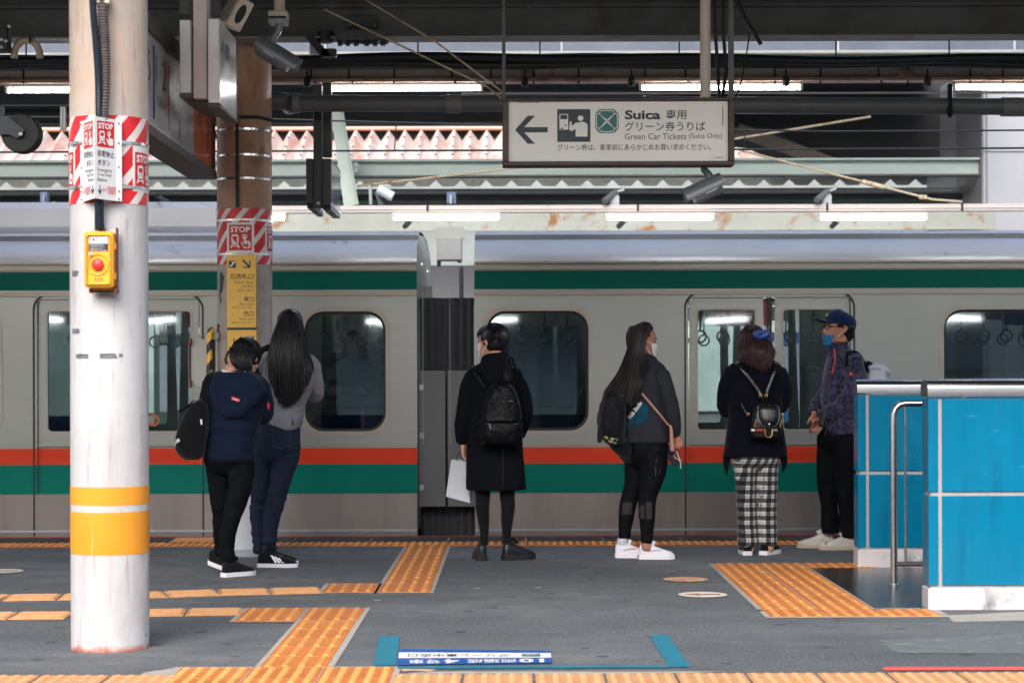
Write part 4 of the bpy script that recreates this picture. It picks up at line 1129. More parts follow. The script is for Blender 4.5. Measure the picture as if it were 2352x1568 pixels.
o = flex([P(228, 455, 8.66), P(228, 500, 8.67), P(229, 528, 8.66)], .0215, 26, .0015).build('flexible_conduit', m_flexb, None, 50, off=P(228, 528, 8.66)); tag(o, 'short blue black conduit feeding the yellow emergency button', 'conduit')

# emergency button
eb = thing('emergency_button', 'yellow emergency stop button box on the near column marked 5S5', 'button', P(229, 672, 8.66))
ed = 8.62
m_eby = M('button_yellow', C8(236, 160, 34), .35, var=.04, scale=6); m_eby2 = M('button_lid_yellow', C8(236, 178, 52), .35, var=.04, scale=6)
m_rustp = M('rust_brown', C8(138, 76, 58), .6, var=.2, scale=20)
ex = lambda x: P(x, 600, ed).x
ez = lambda y: P(229, y, ed).z
body = MB(); outl = rrect(ex(195), ez(661), ex(262), ez(532), .018, 5)
body.prism(outl, lambda u, v, t: (u, t, v), ed-.012, ed+.075); body.build('housing', m_eby, eb, smooth=35)
mb = MB(); n_ = len(outl)
o1 = rrect(ex(195.5), ez(660.5), ex(261.5), ez(532.5), .018, 5); o2 = rrect(ex(202), ez(653), ex(255), ez(541), .012, 5)
mb.add([(u, ed-.0125, v) for u, v in o1]+[(u, ed-.030, v) for u, v in o2]+[(u, ed-.018, v) for u, v in rrect(ex(203.5), ez(651.5), ex(253.5), ez(542.5), .011, 5)],
       [(i, (i+1) % n_, n_+(i+1) % n_, n_+i) for i in range(n_)]+[(n_+i, n_+(i+1) % n_, 2*n_+(i+1) % n_, 2*n_+i) for i in range(n_)]+[tuple(range(2*n_, 3*n_))])
lid = mb.build('lid', m_eby2, eb, smooth=40)
MB().lathe([(.050, .0), (.050, -.004), (.047, -.006), (.043, -.004), (.043, 0)], (ex(227), ed-.018, ez(608)), 32, axis='Y').build('button_guard', m_eby2, lid, smooth=50)
MB().lathe([(.027, 0), (.027, -.012), (.024, -.016), (.0, -.0175)], (ex(227), ed-.018, ez(608)), 32, axis='Y').build('push_button', M('button_red', C8(222, 62, 62), .4, var=.04), lid, smooth=50)
MB().lathe([(0, -.01), (.009, -.009), (.009, 0)], (ex(210.5), ed-.018, ez(586)), 14, axis='Y').build('lock', m_galv, lid, smooth=40)
fe = lambda u, v, z: Vector((u, ed-.0185-z, v))
prints('label_border', [rect2d(ex(205.5), ez(578), ex(251), ez(536.5))], lambda a, b: fe(a, b, .0003), i_red, lid)
prints('label_ground', [rect2d(ex(206.5), ez(560), ex(250), ez(537.5))], lambda a, b: fe(a, b, .0008), i_white, lid)
prints('label_ground', [rect2d(ex(206.5), ez(577), ex(250), ez(560.3))], lambda a, b: fe(a, b, .0008), i_navy, lid)
fr_ = [rect2d(ex(209), ez(556), ex(224), ez(554.5)), rect2d(ex(209), ez(542), ex(224), ez(540.5)), rect2d(ex(209), ez(554.5), ex(210.5), ez(542)), rect2d(ex(222.5), ez(554.5), ex(224), ez(542)), rect2d(ex(214.5), ez(553), ex(220), ez(549)), rect2d(ex(215.5), ez(549), ex(217), ez(543.5))]
prints('label_mark', fr_, lambda a, b: fe(a, b, .0012), i_red, lid)
prints('label_lettering', [fit(text2d('非常停止'), ex(228), ez(546), ex(243), ez(541)), fit(text2d('ボタン'), ex(228), ez(552), ex(238), ez(547.5))], lambda a, b: fe(a, b, .0012), M('print_grey', C8(150, 150, 152), .5), lid)
prints('label_lettering', [fit(text2d(t), ex(209), ez(y+3.2), ex(x1), ez(y)) for t, y, x1 in (('線路に転落者がある場合は、', 562, 241), ('このボタンを押してください。', 566, 243), ('列車が停止します。', 570.5, 238), ('Press the button in case of emergency', 574, 247))], lambda a, b: fe(a, b, .0012), i_white, lid)
prints('lettering', [fit(text2d('5S5', spacing=1.1, bold=.01), ex(219), ez(646), ex(238.5), ez(638.5))], lambda a, b: fe(a, b, .0006), i_navy, lid)
for y in (566, 634): MB().span((ex(262), ed, ez(y+8)), (ex(265.5), ed+.02, ez(y-8)), .002).build('hinge', m_eby, eb)
MB().span((ex(202), ed+.0755, ez(664)), (ex(262), ed+.085, ez(521)), .002).build('backplate', m_galv, eb)
for x0, x1 in ((201.5, 207), (259.5, 266)): MB().span((ex(x0), ed+.02, ez(672)), (ex(x1), ed+.075, ez(661.5)), .003).build('bracket', m_rustp, eb)
MB().span((ex(207.5), ed+.03, ez(670)), (ex(259), ed+.06, ez(666)), .002).build('bracket', m_black, eb)
MB().span((ex(209), ed+.01, ez(666)), (ex(255), ed+.05, ez(661.5)), .003).build('latch', M('orange_plastic', C8(214, 116, 42), .4), eb)
MB().span((ex(262.2), ed+.03, ez(660)), (ex(265), ed+.07, ez(521)), .002).build('side_rail', m_rustp, eb)

# ================================================================== second column
def brown_col():
    k = NT('rusted_column_paint'); o_ = k.sep()
    c = k.mix(k.ramp(k.noise(2.5, 6, .65), .3, .72), C8(196, 158, 132), C8(166, 122, 96))
    c = k.mix(k.ramp(k.noise(1, 6, .7, vec=k.mapped((6, 6, 1.2)), dist=.6), .52, .7), c, C8(128, 84, 62))
    lowc = k.mix(k.ramp(k.noise(3, 6, .65), .4, .7), C8(190, 184, 180), C8(158, 138, 126))
    mr = k.n('MapRange'); k.l(k.math('ADD', o_[2], k.math('MULTIPLY', k.noise(3, 4), .2)), mr.inputs[0]); mr.inputs[1].default_value = 2.22; mr.inputs[2].default_value = 2.36
    c = k.mix(mr.outputs[0], lowc, c)
    mr2 = k.n('MapRange'); k.l(o_[2], mr2.inputs[0]); mr2.inputs[1].default_value = .62; mr2.inputs[2].default_value = .6
    c = k.mix(mr2.outputs[0], c, C8(206, 210, 216))
    k.base(c); k.set(Roughness=.55); k.bump(k.noise(9, 5), .12, .01); return k.mat
D2 = 13.66; C2 = P(564, 1270, D2); c2 = Vector((C2.x, D2, 0)); R2 = .196; DF2 = D2-R2
def Z2(y): return P(564, y, DF2).z
col2 = thing('steel_column', 'rust-brown round column with steel straps and red white wrap', 'column', c2)
MB().lathe([(R2, .02), (R2, 4.3)], c2, 64).build('shaft', brown_col(), col2, smooth=30)
MB().lathe([(R2+.03, 0), (R2+.03, .03), (R2+.012, .045), (R2, .05)], c2, 48).build('base_ring', m_white_panel, col2, smooth=30)
wr2 = cylpart('striped_wrap', Z2(606), Z2(478), R2+.002, stripe_wrap('far_stripe_wrap', R2, .15), col2, c2)
def cyl2(u, z, off): a = u/R2; r = R2+.002+off; return Vector((c2.x+r*sin(a), c2.y-r*cos(a), z))
for u0 in (-.105, .19):
    prints('sticker_ground', [rect2d(u0, Z2(580), u0+.20, Z2(511), 8, 6)], lambda a, b: cyl2(a, b, .0008), i_white, wr2)
    put_icon(lambda a, b, z: cyl2(a, b, z), u0+.018, Z2(575), .164, Z2(516)-Z2(575), wr2, .0016)
for y in (295, 354, 408, 504, 582):
    cylpart('steel_band', Z2(y+3), Z2(y-2), R2+.006, m_chrome, col2, c2)
MB().tube([cyl2(-.02, Z2(262), .01), cyl2(-.02, Z2(477), .01)], .012, 8).build('earth_rod', m_black, col2)
torn(-.185, Z2(693), .02, Z2(622)-Z2(693), cyl2, col2, M('dark_tape', C8(60, 66, 70), .5))
MB().tube([cyl2(.0, Z2(270), .02), cyl2(.12, Z2(268), .02), cyl2(.25, Z2(271), .02)], .012, 6).build('tie_wire', m_black, col2)
# sticker on its left side
stq = prints('sticker', [poly2d(rrect(-.30, Z2(782), -.17, Z2(738), .02, 3))], lambda a, b: cyl2(a, b, .001), M('pink_sticker', C8(232, 196, 204), .5), col2)
prints('sticker_lettering', [fit(text2d('部', bold=.04), -.27, Z2(780), -.18, Z2(741))], lambda a, b: cyl2(a, b, .002), i_navy, col2)
# yellow exit sign
ys = thing('exit_sign', 'tall yellow exit direction sign on the brown column', 'sign', P(555, 830, 13.36))
yd = 13.38; yx = lambda x: P(x, 700, yd).x
yzz = lambda y: P(555, y, yd).z
MB().span((yx(521), yd, yzz(752.2)), (yx(588), yd+.03, yzz(585)), .002).build('panel', i_yel, ys)
MB().span((yx(522), yd, yzz(990)), (yx(589), yd+.03, yzz(757.5)), .002).build('panel', i_yel, ys)
MB().span((yx(521.5), yd+.004, yzz(757.3)), (yx(588.5), yd+.028, yzz(752.4))).build('divider', i_navy, ys)
fy = lambda u, v, z=0: Vector((yx(u), yd-.0012-z, yzz(v)))
def yrow(t, x0, x1, y0, y1, m=i_navy, bold=0.0): prints('lettering', [fit(text2d(t, bold=bold), x0, y1, x1, y0)], fy, m, ys)
i_olive = M('print_olive', C8(120, 104, 58), .5)
yrow('北改札口', 528, 582, 628, 641, i_navy, .008); yrow('North Gate', 539, 582, 644, 651, i_olive); yrow('北剪票口', 555, 582, 654, 660, i_olive); yrow('북쪽 개찰구', 545, 582, 664, 670, i_olive)
yrow('東口', 560, 583, 681, 692, i_navy, .008); yrow('East Exit', 551, 583, 695, 701, i_olive); yrow('东出口 동쪽 출구', 533, 582, 704, 709, i_olive)
yrow('西口', 560, 583, 715, 726, i_navy, .008); yrow('West Exit', 549, 583, 729, 735, i_olive); yrow('西出口 서쪽 출구', 533, 582, 738, 743, i_olive)
yrow('中', 572, 582, 806, 817, i_navy, .008)
def arrow2d(cx, cy, s, ang):
    sh = merge2d(rect2d(-1.0, -.17, .75, .17), poly2d([(1.0, 0), (.18, .82), (-.12, .82), (.62, 0.06), (.62, -.06), (-.12, -.82), (.18, -.82)]))
    v, f = rot2d(sh, ang); return [(cx+p[0]*s, cy-p[1]*s) for p in v], f
prints('arrow', [arrow2d(566.5, 606, 13, -pi/4), arrow2d(545, 783, 13, pi+pi/4)], fy, i_navy, ys)
for r_ in (rect2d(526, 599, 542, 615), rect2d(567, 772, 583, 787.5)): prints('pictogram_ground', [r_], fy, i_navy, ys)
prints('pictogram', [poly2d([(528, 612), (533, 612), (538, 604), (541, 604), (541, 601), (536, 601), (531, 609), (528, 609)]), circ2d(534, 603, 1.6, n=8),
                     poly2d([(569, 786), (581, 779), (581, 781), (571, 787)]), rect2d(571, 776, 573, 782), rect2d(576, 774, 578, 780), circ2d(572, 774.5, 1.3, n=8), circ2d(577, 773, 1.3, n=8)], lambda u, v: fy(u, v, .0008), i_white, ys)
# white board and striped barrier pole left of the second column
wb = thing('notice_board', 'small edge-on grey white board with brown corner clips left of the brown column', 'board', P(470, 890, 13.7))
MB().span(P(438, 888, 13.72), P(506, 779, 13.76), .003).build('panel', M('board_greywhite', C8(196, 198, 192), .5, var=.05), wb)
MB().span(P(435.5, 890, 13.69), P(438.5, 776, 13.78), .003).build('frame', m_rustp, wb)
for y0, y1 in ((776, 791), (873, 890)): MB().span(P(434, y1, 13.66), P(441, y0, 13.715), .003).build('corner_clip', M('brown_clip', C8(150, 82, 56), .5), wb)
bp = thing('barrier_pole', 'short yellow and black striped pole clipped to the brown column', 'pole', P(480, 880, 13.5))
kk = NT('hazard_stripes'); oo = kk.sep(); ff = kk.math('FRACT', kk.math('ADD', kk.math('DIVIDE', kk.math('SUBTRACT', oo[2], kk.math('MULTIPLY', oo[0], 1.2)), .145), 9.0))
kk.base(kk.mix(kk.ramp(ff, .5, .51), C8(246, 196, 70), C8(36, 40, 44))); kk.set(Roughness=.45)
MB().tube([P(481, 900, 13.5), P(481, 770, 13.5), P(483, 760, 13.51), P(488, 757, 13.54)], .021, 14).build('pole', kk.mat, bp, smooth=60)
MB().tube([P(489, 880, 13.56), P(489, 770, 13.56)], .018, 10).build('backing_pole', m_brown, bp, smooth=60)
MB().span(P(484, 780, 13.52), P(507, 763, 13.6), .006).build('bracket', M('bracket_green', C8(150, 156, 146), .5), bp)

# ================================================================== big line guide board running back between the columns
lb = thing('line_guide_board', 'long line guide board hung lengthways between the two columns', 'sign', (-2.12, 12, 2.65))
LX, l0, l1 = -2.12, 10.2, 13.42; lz0, lz1 = 2.735, 3.285
m_lbw = M('board_gloss_white', C8(214, 220, 226), .22, var=.04, scale=1); m_lbo = M('board_gloss_orange', C8(226, 104, 52), .22, var=.06, scale=1)
MB().span((LX-.12, l0, lz0), (LX-.002, l1, lz1)).build('panel', m_lbw, lb)
MB().span((LX-.16, l0-.02, lz1), (LX+.03, l1+.02, lz1+.10), .004).build('frame', m_dksteel, lb)
MB().span((LX-.16, l0-.02, lz0-.06), (LX+.03, l1+.02, lz0), .004).build('frame', m_brown, lb)
MB().span((LX-.13, l1, lz0), (LX+.02, l1+.03, lz1), .003).build('frame', m_brown, lb)
for y in (10.7, 13.0): MB().span((LX-.09, y-.04, lz1+.1), (LX-.03, y+.04, 4.4)).build('hanger', m_dksteel, lb)
fl_ = lambda u, v, z=0: Vector((LX-.0012+z, u, v))
for a_, b_ in ((12.65, l1), (l0, 10.98)): prints('colour_panel', [rect2d(a_, lz0+.002, b_, lz1-.002)], fl_, m_lbo, lb)
prints('colour_bar', [rect2d(11.22, 2.80, 11.27, 3.24)], lambda u, v: fl_(u, v, .001), M('bar_blue', C8(30, 80, 150), .2), lb)
prints('colour_bar', [rect2d(11.72, 2.80, 11.77, 3.20)], lambda u, v: fl_(u, v, .001), M('bar_red', C8(220, 90, 84), .2), lb)
prints('colour_bar', [rect2d(12.1, 2.80, 12.14, 3.2), rect2d(12.42, 2.78, 12.44, 3.26)], lambda u, v: fl_(u, v, .001), i_teal, lb)
i_lgrey = M('board_print', C8(58, 64, 72), .3)
def lrow(t, u0, u1, v0, v1, m=i_lgrey, bold=0.0): prints('lettering', [fit(text2d(t, bold=bold), u0, v0, u1, v1)], lambda u, v: fl_(u, v, .001), m, lb)
lrow('6', 11.02, 11.14, 3.0, 3.2); lrow('1·2', 11.31, 11.66, 3.02, 3.2); lrow('3·4', 11.82, 12.06, 3.02, 3.2)
lrow('どちらのホームも先に発車します', 11.35, 12.36, 2.765, 2.84); lrow('方面 for', 11.34, 11.66, 2.90, 2.97); lrow('方面', 11.86, 12.04, 2.90, 2.97)
lrow('10', 12.46, 12.6, 2.95, 3.1); lrow('改札', 12.78, 13.0, 2.95, 3.12); lrow('↑', 13.12, 13.3, 2.80, 3.2)

# double-sided lift sign boxes nearer the camera
db = thing('lift_sign', 'pair of white edge-on sign boxes pointing to the lift, on one post', 'sign', P(478, 270, 11.7))
n0, n1 = 11.4, 12.12
m_boxw = M('sign_box_white', C8(232, 228, 232), .4, var=.05, scale=3)
m_facew = M('sign_face_white', C8(236, 238, 234), .2, var=.03)
for (xl, xr, yt, yb) in ((413, 437, 46, 213), (478, 503, 43, 236)):
    a, b = P(xl, yb, n0), P(xr, yt, n0)
    MB().span((a.x, n0, a.z), (b.x, n1, b.z), .004).build('box', m_boxw, db)
    MB().span((a.x-.006, n0+.02, a.z-.025), (b.x+.006, n1+.02, a.z-.001), .003).build('lower_frame', m_dksteel, db)
    MB().span((a.x-.006, n1, a.z-.02), (b.x+.006, n1+.02, b.z+.01), .003).build('rear_frame', m_dksteel, db)
b = P(503, 43, n0); a = P(503, 236, n0)
fd_ = lambda u, v, z=0: Vector((b.x+.001+z, u, v))
prints('sign_face', [rect2d(n0+.03, a.z+.01, n1-.01, b.z-.01)], fd_, m_facew, db)
prints('pictogram', [rect2d(11.62, 3.12, 11.8, 3.32)], lambda u, v: fd_(u, v, .001), M('sign_grey', C8(98, 108, 116), .4), db)
prints('lettering', [fit(text2d('エレベーター'), 11.83, 3.2, 12.08, 3.28), fit(text2d('Elevator'), 11.83, 3.12, 12.02, 3.17)], lambda u, v: fd_(u, v, .001), i_lgrey, db)
sh = merge2d(rect2d(11.52, 3.06, 11.55, 3.3), poly2d([(11.46, 3.24), (11.48, 3.23), (11.535, 3.30), (11.59, 3.23), (11.61, 3.24), (11.535, 3.34)]))
prints('arrow', [sh], lambda u, v: fd_(u, v, .001), i_lgrey, db)
a = P(444, 226, n0+.03); b = P(475, -80, n0+.03)
MB().span((a.x, n0+.03, a.z), (b.x, n0+.16, b.z+.8), .004).build('post', M('post_cream', C8(214, 200, 192), .5, var=.06), db)
a = P(418, 40, n0+.4); b = P(440, -80, n0+.4); MB().span((a.x, n0+.3, a.z), (b.x, n0+.4, b.z+.8)).build('post', m_dksteel, db)
a = P(480, 40, n0+.4); b = P(508, -80, n0+.4); MB().span((a.x, n0+.3, a.z), (b.x, n0+.4, b.z+.8)).build('post', m_conduit, db)
a = P(440, 240, n0+.1); b = P(480, 226, n0+.1); MB().span((a.x, n0+.1, a.z), (b.x, n1-.05, b.z)).build('tie_plate', m_brown, db)

# beige speaker box
sk = thing('speaker', 'tilted beige speaker box beside the lift sign at the top', 'speaker', P(540, 40, 11.9))
R_ = Matrix.Rotation(radians(28), 3, 'Y') @ Matrix.Rotation(radians(35), 3, 'Z')
cc = P(541, 30, 11.9)
MB().box(cc, (.11, .16, .2), R_, .008).build('cabinet', m_cream, sk)
nv = R_ @ Vector((0, -1, 0)); uv = R_ @ Vector((1, 0, 0)); wv = R_ @ Vector((0, 0, 1))
prints('grille', [circ2d(0, 0, .028, .065, 20)], lambda u, v: cc+uv*u+wv*v+nv*.0815, m_black, sk)
MB().tube([cc+Vector((-.02, .03, .08)), cc+Vector((-.03, .05, .6))], .016, 8).build('bracket', m_cream, sk)

# ================================================================== cameras
m_camg = M('camera_grey', C8(126, 134, 142), .35, metal=.3, var=.08)
m_lens = M('camera_glass', C8(206, 212, 216), .12, var=.05)
def cctv(label, top, elbow, a, b, d, base=True):
    """top/elbow/a/b pixel points: mount, joint, rear and front of the housing"""
    t = thing('security_camera', label, 'camera', P(*elbow, d))
    ra, rb = P(*a, d), P(*b, d); ax = (rb-ra).normalized(); up = (Vector((0, 0, 1))-ax*ax.z).normalized(); sd_ = ax.cross(up)
    r = .058
    MB().tube([ra, ra+ax*.015, rb-ax*.02, rb], [r*.86, r, r, r*.9], 18).build('housing', m_camg, t, smooth=40)
    mb = MB(); n = 14; L = (rb-ra).length
    vs_ = []
    for s, rr in ((-.02, 1.12), (L*1.02+.05, 1.16)):
        for j in range(n+1):
            an = pi*(-.08+1.16*j/n); vs_.append(ra+ax*s+up*(sin(an)*r*rr+.006)+sd_*(cos(an)*r*rr))
    vs2 = [p+(p-(ra+ax*((p-ra).dot(ax)))).normalized()*.004 for p in vs_]
    m = n+1
    mb.add(vs_+vs2, [(j, j+1, m+j+1, m+j) for j in range(n)]+[(2*m+j, 2*m+j+1, 3*m+j+1, 3*m+j) for j in range(n)]+[(m+j, m+j+1, 3*m+j+1, 3*m+j) for j in range(n)]+[(j, j+1, 2*m+j+1, 2*m+j) for j in range(n)])
    mb.build('sun_shield', m_camg, t, smooth=50)
    MB().tube([rb, rb+ax*.012], r*.78, 16).build('lens_glass', m_lens, t)
    e = P(*elbow, d)
    MB().tube([P(*top, d), Vector((P(*top, d).x, d, e.z+.05)), e+Vector((0, 0, .02)), (e+ra.lerp(rb, .3))/2, ra.lerp(rb, .25)+up*r], .024, 10).build('arm', m_camg, t, smooth=60)
    lbp = ra.lerp(rb, .45)-Vector((0, r+.001, 0))
    MB().add([lbp+ax*-.05+up*.02, lbp+ax*.03+up*.02, lbp+ax*.03-up*.02, lbp-ax*.05-up*.02], [(0, 1, 2, 3)]).build('label_plate', m_galv, t, fix=False)
    return t
cm = cctv('grey security camera hanging from a square box left of the display', (640, 50), (632, 88), (594, 106), (664, 150), 12.4)
MB().span(P(616, 54, 12.35), P(663, 44, 12.47), .004).build('mount_box', M('mount_grey', C8(150, 156, 160), .4), cm)
MB().span(P(616, 43.5, 12.35), P(664, 33, 12.47), .004).build('mount_lid', m_cream, cm)
MB().tube([P(642, 33, 12.4), P(642, -60, 12.4)], .036, 12).build('mount_pole', m_cream, cm, smooth=60)
cctv('grey security camera hanging below the right end of the ticket sign', (1617, 378), (1628, 408), (1655, 424), (1594, 452), 12.15)
fcm = thing('small_camera', 'small pale camera on the far rail beside the slanting strut', 'camera', P(865, 475, 20.6))
MB().tube([P(852, 470, 20.6), P(850, 426, 20.6)], .02, 8).build('post', m_galv, fcm)
MB().tube([P(868, 434, 20.5), P(902, 452, 20.5)], .055, 12).build('housing', m_bluegrey, fcm, smooth=40)
MB().tube([P(866, 440, 20.6), P(876, 470, 20.6)], .03, 8).build('arm', m_conduit, fcm)

# ================================================================== ticket sign
SD = 12.0
ts = thing('ticket_sign', 'brown framed hanging ticket sign with arrow and green clover', 'sign', P(1420, 381, SD))
sx = lambda x: P(x, 304, SD).x
szz = lambda y: P(1420, y, SD).z
MB().span((sx(1168), SD-.002, szz(371)), (sx(1672), SD+.10, szz(233)), .002).build('panel', i_cream, ts)
for a0, b0 in (((1154, 381), (1686, 371.5)), ((1154, 232.5), (1686, 227))):
    MB().span((sx(a0[0]), SD-.03, szz(a0[1])), (sx(b0[0]), SD+.13, szz(b0[1])), .004).build('frame', m_brown, ts)
for x0, x1 in ((1154, 1167.8), (1672.2, 1686)):
    MB().span((sx(x0), SD-.03, szz(371.3)), (sx(x1), SD+.13, szz(232.7)), .004).build('frame', m_brown, ts)
for x0, x1, yb in ((1153.5, 1161.5, 227), (1675, 1686.5, 227)):
    MB().span((sx(x0), SD+.0, szz(yb)), (sx(x1), SD+.05, 4.38), .003).build('hanger_post', m_dksteel, ts)
f_s = lambda u, v, z=0: Vector((sx(u), SD-.0035-z, szz(v)))
def srow(t, x0, x1, y0, y1, m=i_navy, bold=0.0, **kw): prints('lettering', [fit(text2d(t, bold=bold, res=3, **kw), x0, y1, x1, y0)], f_s, m, ts)
prints('arrow', [poly2d([(1183, 298), (1212, 266), (1229, 266), (1204, 292), (1258, 292), (1258, 304), (1204, 304), (1229, 330), (1212, 330)])], f_s, i_navy, ts)
prints('pictogram_ground', [rect2d(1280, 251, 1356, 326)], f_s, i_navy, ts)
prints('pictogram', [rect2d(1285, 262, 1305, 298), circ2d(1333.5, 272, 6.5, n=20), poly2d([(1322, 312), (1322, 296), (1312, 302), (1307, 296), (1309, 279), (1313, 279), (1313, 290), (1323, 282), (1340, 280), (1348, 284), (1350, 290), (1349, 314), (1322, 314)])], lambda u, v: f_s(u, v, .0008), i_cream, ts)
prints('pictogram_detail', [rect2d(1287, 264, 1303, 274), circ2d(1299, 288, 2, n=8), rect2d(1288, 294, 1293, 297)], lambda u, v: f_s(u, v, .0016), i_navy, ts)
cl_o = [(1381, 251), (1406, 251), (1412, 257), (1420, 264), (1420, 292), (1414, 298), (1406, 305), (1381, 305), (1374, 299), (1367, 293), (1367, 264), (1374, 257)]
prints('clover', [poly2d([(1379, 251), (1409, 251), (1413, 253), (1416, 257), (1419, 260), (1421, 264), (1421, 293), (1419, 297), (1416, 300), (1413, 304), (1409, 306), (1379, 306), (1375, 304), (1372, 300), (1369, 297), (1367, 293), (1367, 264), (1369, 260), (1372, 257), (1375, 253)])], f_s, i_teal, ts)
def petal(ang):
    pts = [(0, .06), (.60, .60), (.62, .80), (.52, .88), (.0, .9), (-.52, .88), (-.62, .80), (-.60, .60)]
    out = []
    for i in range(len(pts)):
        a, b = pts[i], pts[(i+1) % len(pts)]
        d = sqrt((b[0]-a[0])**2+(b[1]-a[1])**2); nx_, ny_ = -(b[1]-a[1])/d*.035, (b[0]-a[0])/d*.035
        out.append(poly2d([(a[0]-nx_, a[1]-ny_), (b[0]-nx_, b[1]-ny_), (b[0]+nx_, b[1]+ny_), (a[0]+nx_, a[1]+ny_)]))
    v, f = rot2d(merge2d(*out), ang); return [(1394+p[0]*27, 278.5-p[1]*27) for p in v], f
prints('clover_lines', [petal(k*pi/2) for k in range(4)], lambda u, v: f_s(u, v, .0008), i_cream, ts)
srow('Suica', 1435, 1517, 253.5, 275, bold=.035); srow('専用', 1530, 1576, 253, 275, bold=.006)
srow('グリーン券うりば', 1435, 1620, 280, 302, bold=.006)
srow('Green Car Tickets', 1435, 1576, 307, 321, bold=.0); srow('(Suica Only)', 1583, 1658, 307, 322)
srow('グリーン券は、乗車前にあらかじめお買い求めください。', 1280, 1633, 331, 346, bold=.004)
prints('scuff', [rect2d(1659, 246, 1661, 290), rect2d(1640, 362, 1660, 363.4), rect2d(1190, 235, 1240, 236.2)], f_s, M('scuff', C8(120, 104, 98), .7), ts)
wp = tag(MB().tube([P(1620, 224, 12.15), P(1620, -120, 12.15)], .034, 14).build('hanging_pole', m_cream, None, 60, off=P(1620, 224, 12.15)), 'pale pole rising from the ticket sign to the canopy', 'pole')
for k, (pts, lbx) in enumerate((([P(1640, -60, 12.3), P(1642, 60, 12.3), P(1648, 150, 12.35), P(1652, 228, 12.2)], 'leftmost loose black cable beside the ticket sign post'), ([P(1664, -60, 12.3), P(1660, 60, 12.3), P(1668, 160, 12.3), P(1660, 222, 12.2)], 'middle loose black cable beside the ticket sign post'), ([P(1683, -20, 12.0), P(1712, 45, 12.0), P(1748, 103, 12.0)], 'black stay bar slanting right from the ticket sign post'), ([P(1725, 60, 12.4), P(1712, 140, 12.35), P(1700, 200, 12.2), P(1688, 226, 12.1)], 'thin wire hanging right of the ticket sign post'))):
    wire('loose_cable', pts, .012 if k < 2 else (.014 if k == 2 else .005), m_black, lbx, 'cable')

# black display seen edge-on
dp = thing('departure_display', 'black edge-on departure display hanging behind the brown column', 'display', P(738, 487, 14.4))
n0, n1 = 14.15, 14.95
m_disp = M('display_black', C8(46, 52, 58), .35, var=.08)
for xl, xr in ((703, 719), (740, 760)):
    a, b = P(xl, 468 if xl < 710 else 472, n0), P(xr, 364, n0)
    MB().span((a.x, n0, a.z), (b.x, n1, b.z), .004).build('case', m_disp, dp)
    MB().span((a.x+.004, n0+.03, a.z-.03), (b.x-.004, n1, a.z-.001), .002).build('lower_frame', m_black, dp)
b = P(760, 364, n0); a = P(760, 472, n0)
prints('display_face', [rect2d(n0+.03, a.z+.02, n1-.02, b.z-.02)], lambda u, v: Vector((b.x+.001, u, v)), M('display_glass', C8(120, 132, 136), .08, var=.1), dp)
a = P(720, 478, n0+.02); b = P(739, 195, n0+.02); MB().span((a.x, n0+.02, a.z), (b.x, n0+.1, b.z), .003).build('post', m_disp, dp)
a = P(744, 364, n0+.3); b = P(764, 195, n0+.3); MB().span((a.x, n0+.2, a.z), (b.x, n0+.27, b.z), .003).build('post', m_dksteel, dp)
prints('label_plate', [rect2d(P(727, 400, n0).x, P(727, 469, n0).z, P(733, 400, n0).x, P(727, 463, n0).z)], lambda u, v: Vector((u, n0+.0185, v)), i_white, dp)

# left side overhead gear
lamp_ = thing('pivot_lamp', 'black pivoted lamp head reaching in from the left edge', 'lamp', P(40, 330, 11.5))
MB().lathe([(0, -.05), (.112, -.05), (.118, -.03), (.118, .05), (.1, .06), (0, .06)], P(50, 308, 11.5), 28, axis='Y').build('head', m_black, lamp_, smooth=40)
MB().add([P(-60, 262, 11.42), P(20, 268, 11.42), P(56, 300, 11.42), P(40, 318, 11.42), P(20, 309, 11.42), P(-60, 310, 11.42), P(-60, 262, 11.44), P(20, 268, 11.44), P(56, 300, 11.44), P(40, 318, 11.44), P(20, 309, 11.44), P(-60, 310, 11.44)],
         [(0, 1, 2, 3, 4, 5), (6, 7, 8, 9, 10, 11)]+[(i, (i+1) % 6, 6+(i+1) % 6, 6+i) for i in range(6)]).build('arm', m_flexb, lamp_)
MB().lathe([(0, -.012), (.012, -.01), (.012, 0)], P(48, 309, 11.42), 10, axis='Y').build('pivot_bolt', m_galv, lamp_)
MB().span(P(0, 268, 11.5), P(11, 246, 11.56), .004).build('hanger', m_conduit, lamp_)
cf = thing('conduit_loop', 'beige conduit loop with black clamps under the girder at the top left', 'conduit', P(60, 130, 12.6))
pts = [P(32, 134, 12.6)]+[P(62-30*cos(a), 130-44*sin(a)*.85, 12.6) for a in [pi*k/10 for k in range(1, 10)]]+[P(92, 134, 12.6)]
MB().tube(pts, .024, 10).build('loop', M('beige_conduit', C8(176, 162, 140), .5), cf, smooth=60)
MB().span(P(-40, 118, 12.5), P(27, 70, 12.6), .008).build('clamp_box', m_black, cf)
MB().span(P(66, 96, 12.52), P(75, 66, 12.62), .004).build('clamp', m_black, cf)
for x, y in ((21, 61), (4, 92), (14, 95), (3, 109)): MB().lathe([(0, -.014), (.011, -.012), (.011, 0)], P(x, y, 12.5), 8, axis='Y').build('bolt', m_galv, cf)
for k, x in enumerate((142, 148.5)):
    o = MB().tube([P(x, 300, 12.4), P(x, 246, 12.4)], .013, 8).build('pale_rod', m_rod, None, 60, off=P(x, 300, 12.4)); tag(o, ('left' if k == 0 else 'right')+' of the twin pale rods beside the near column', 'rod')
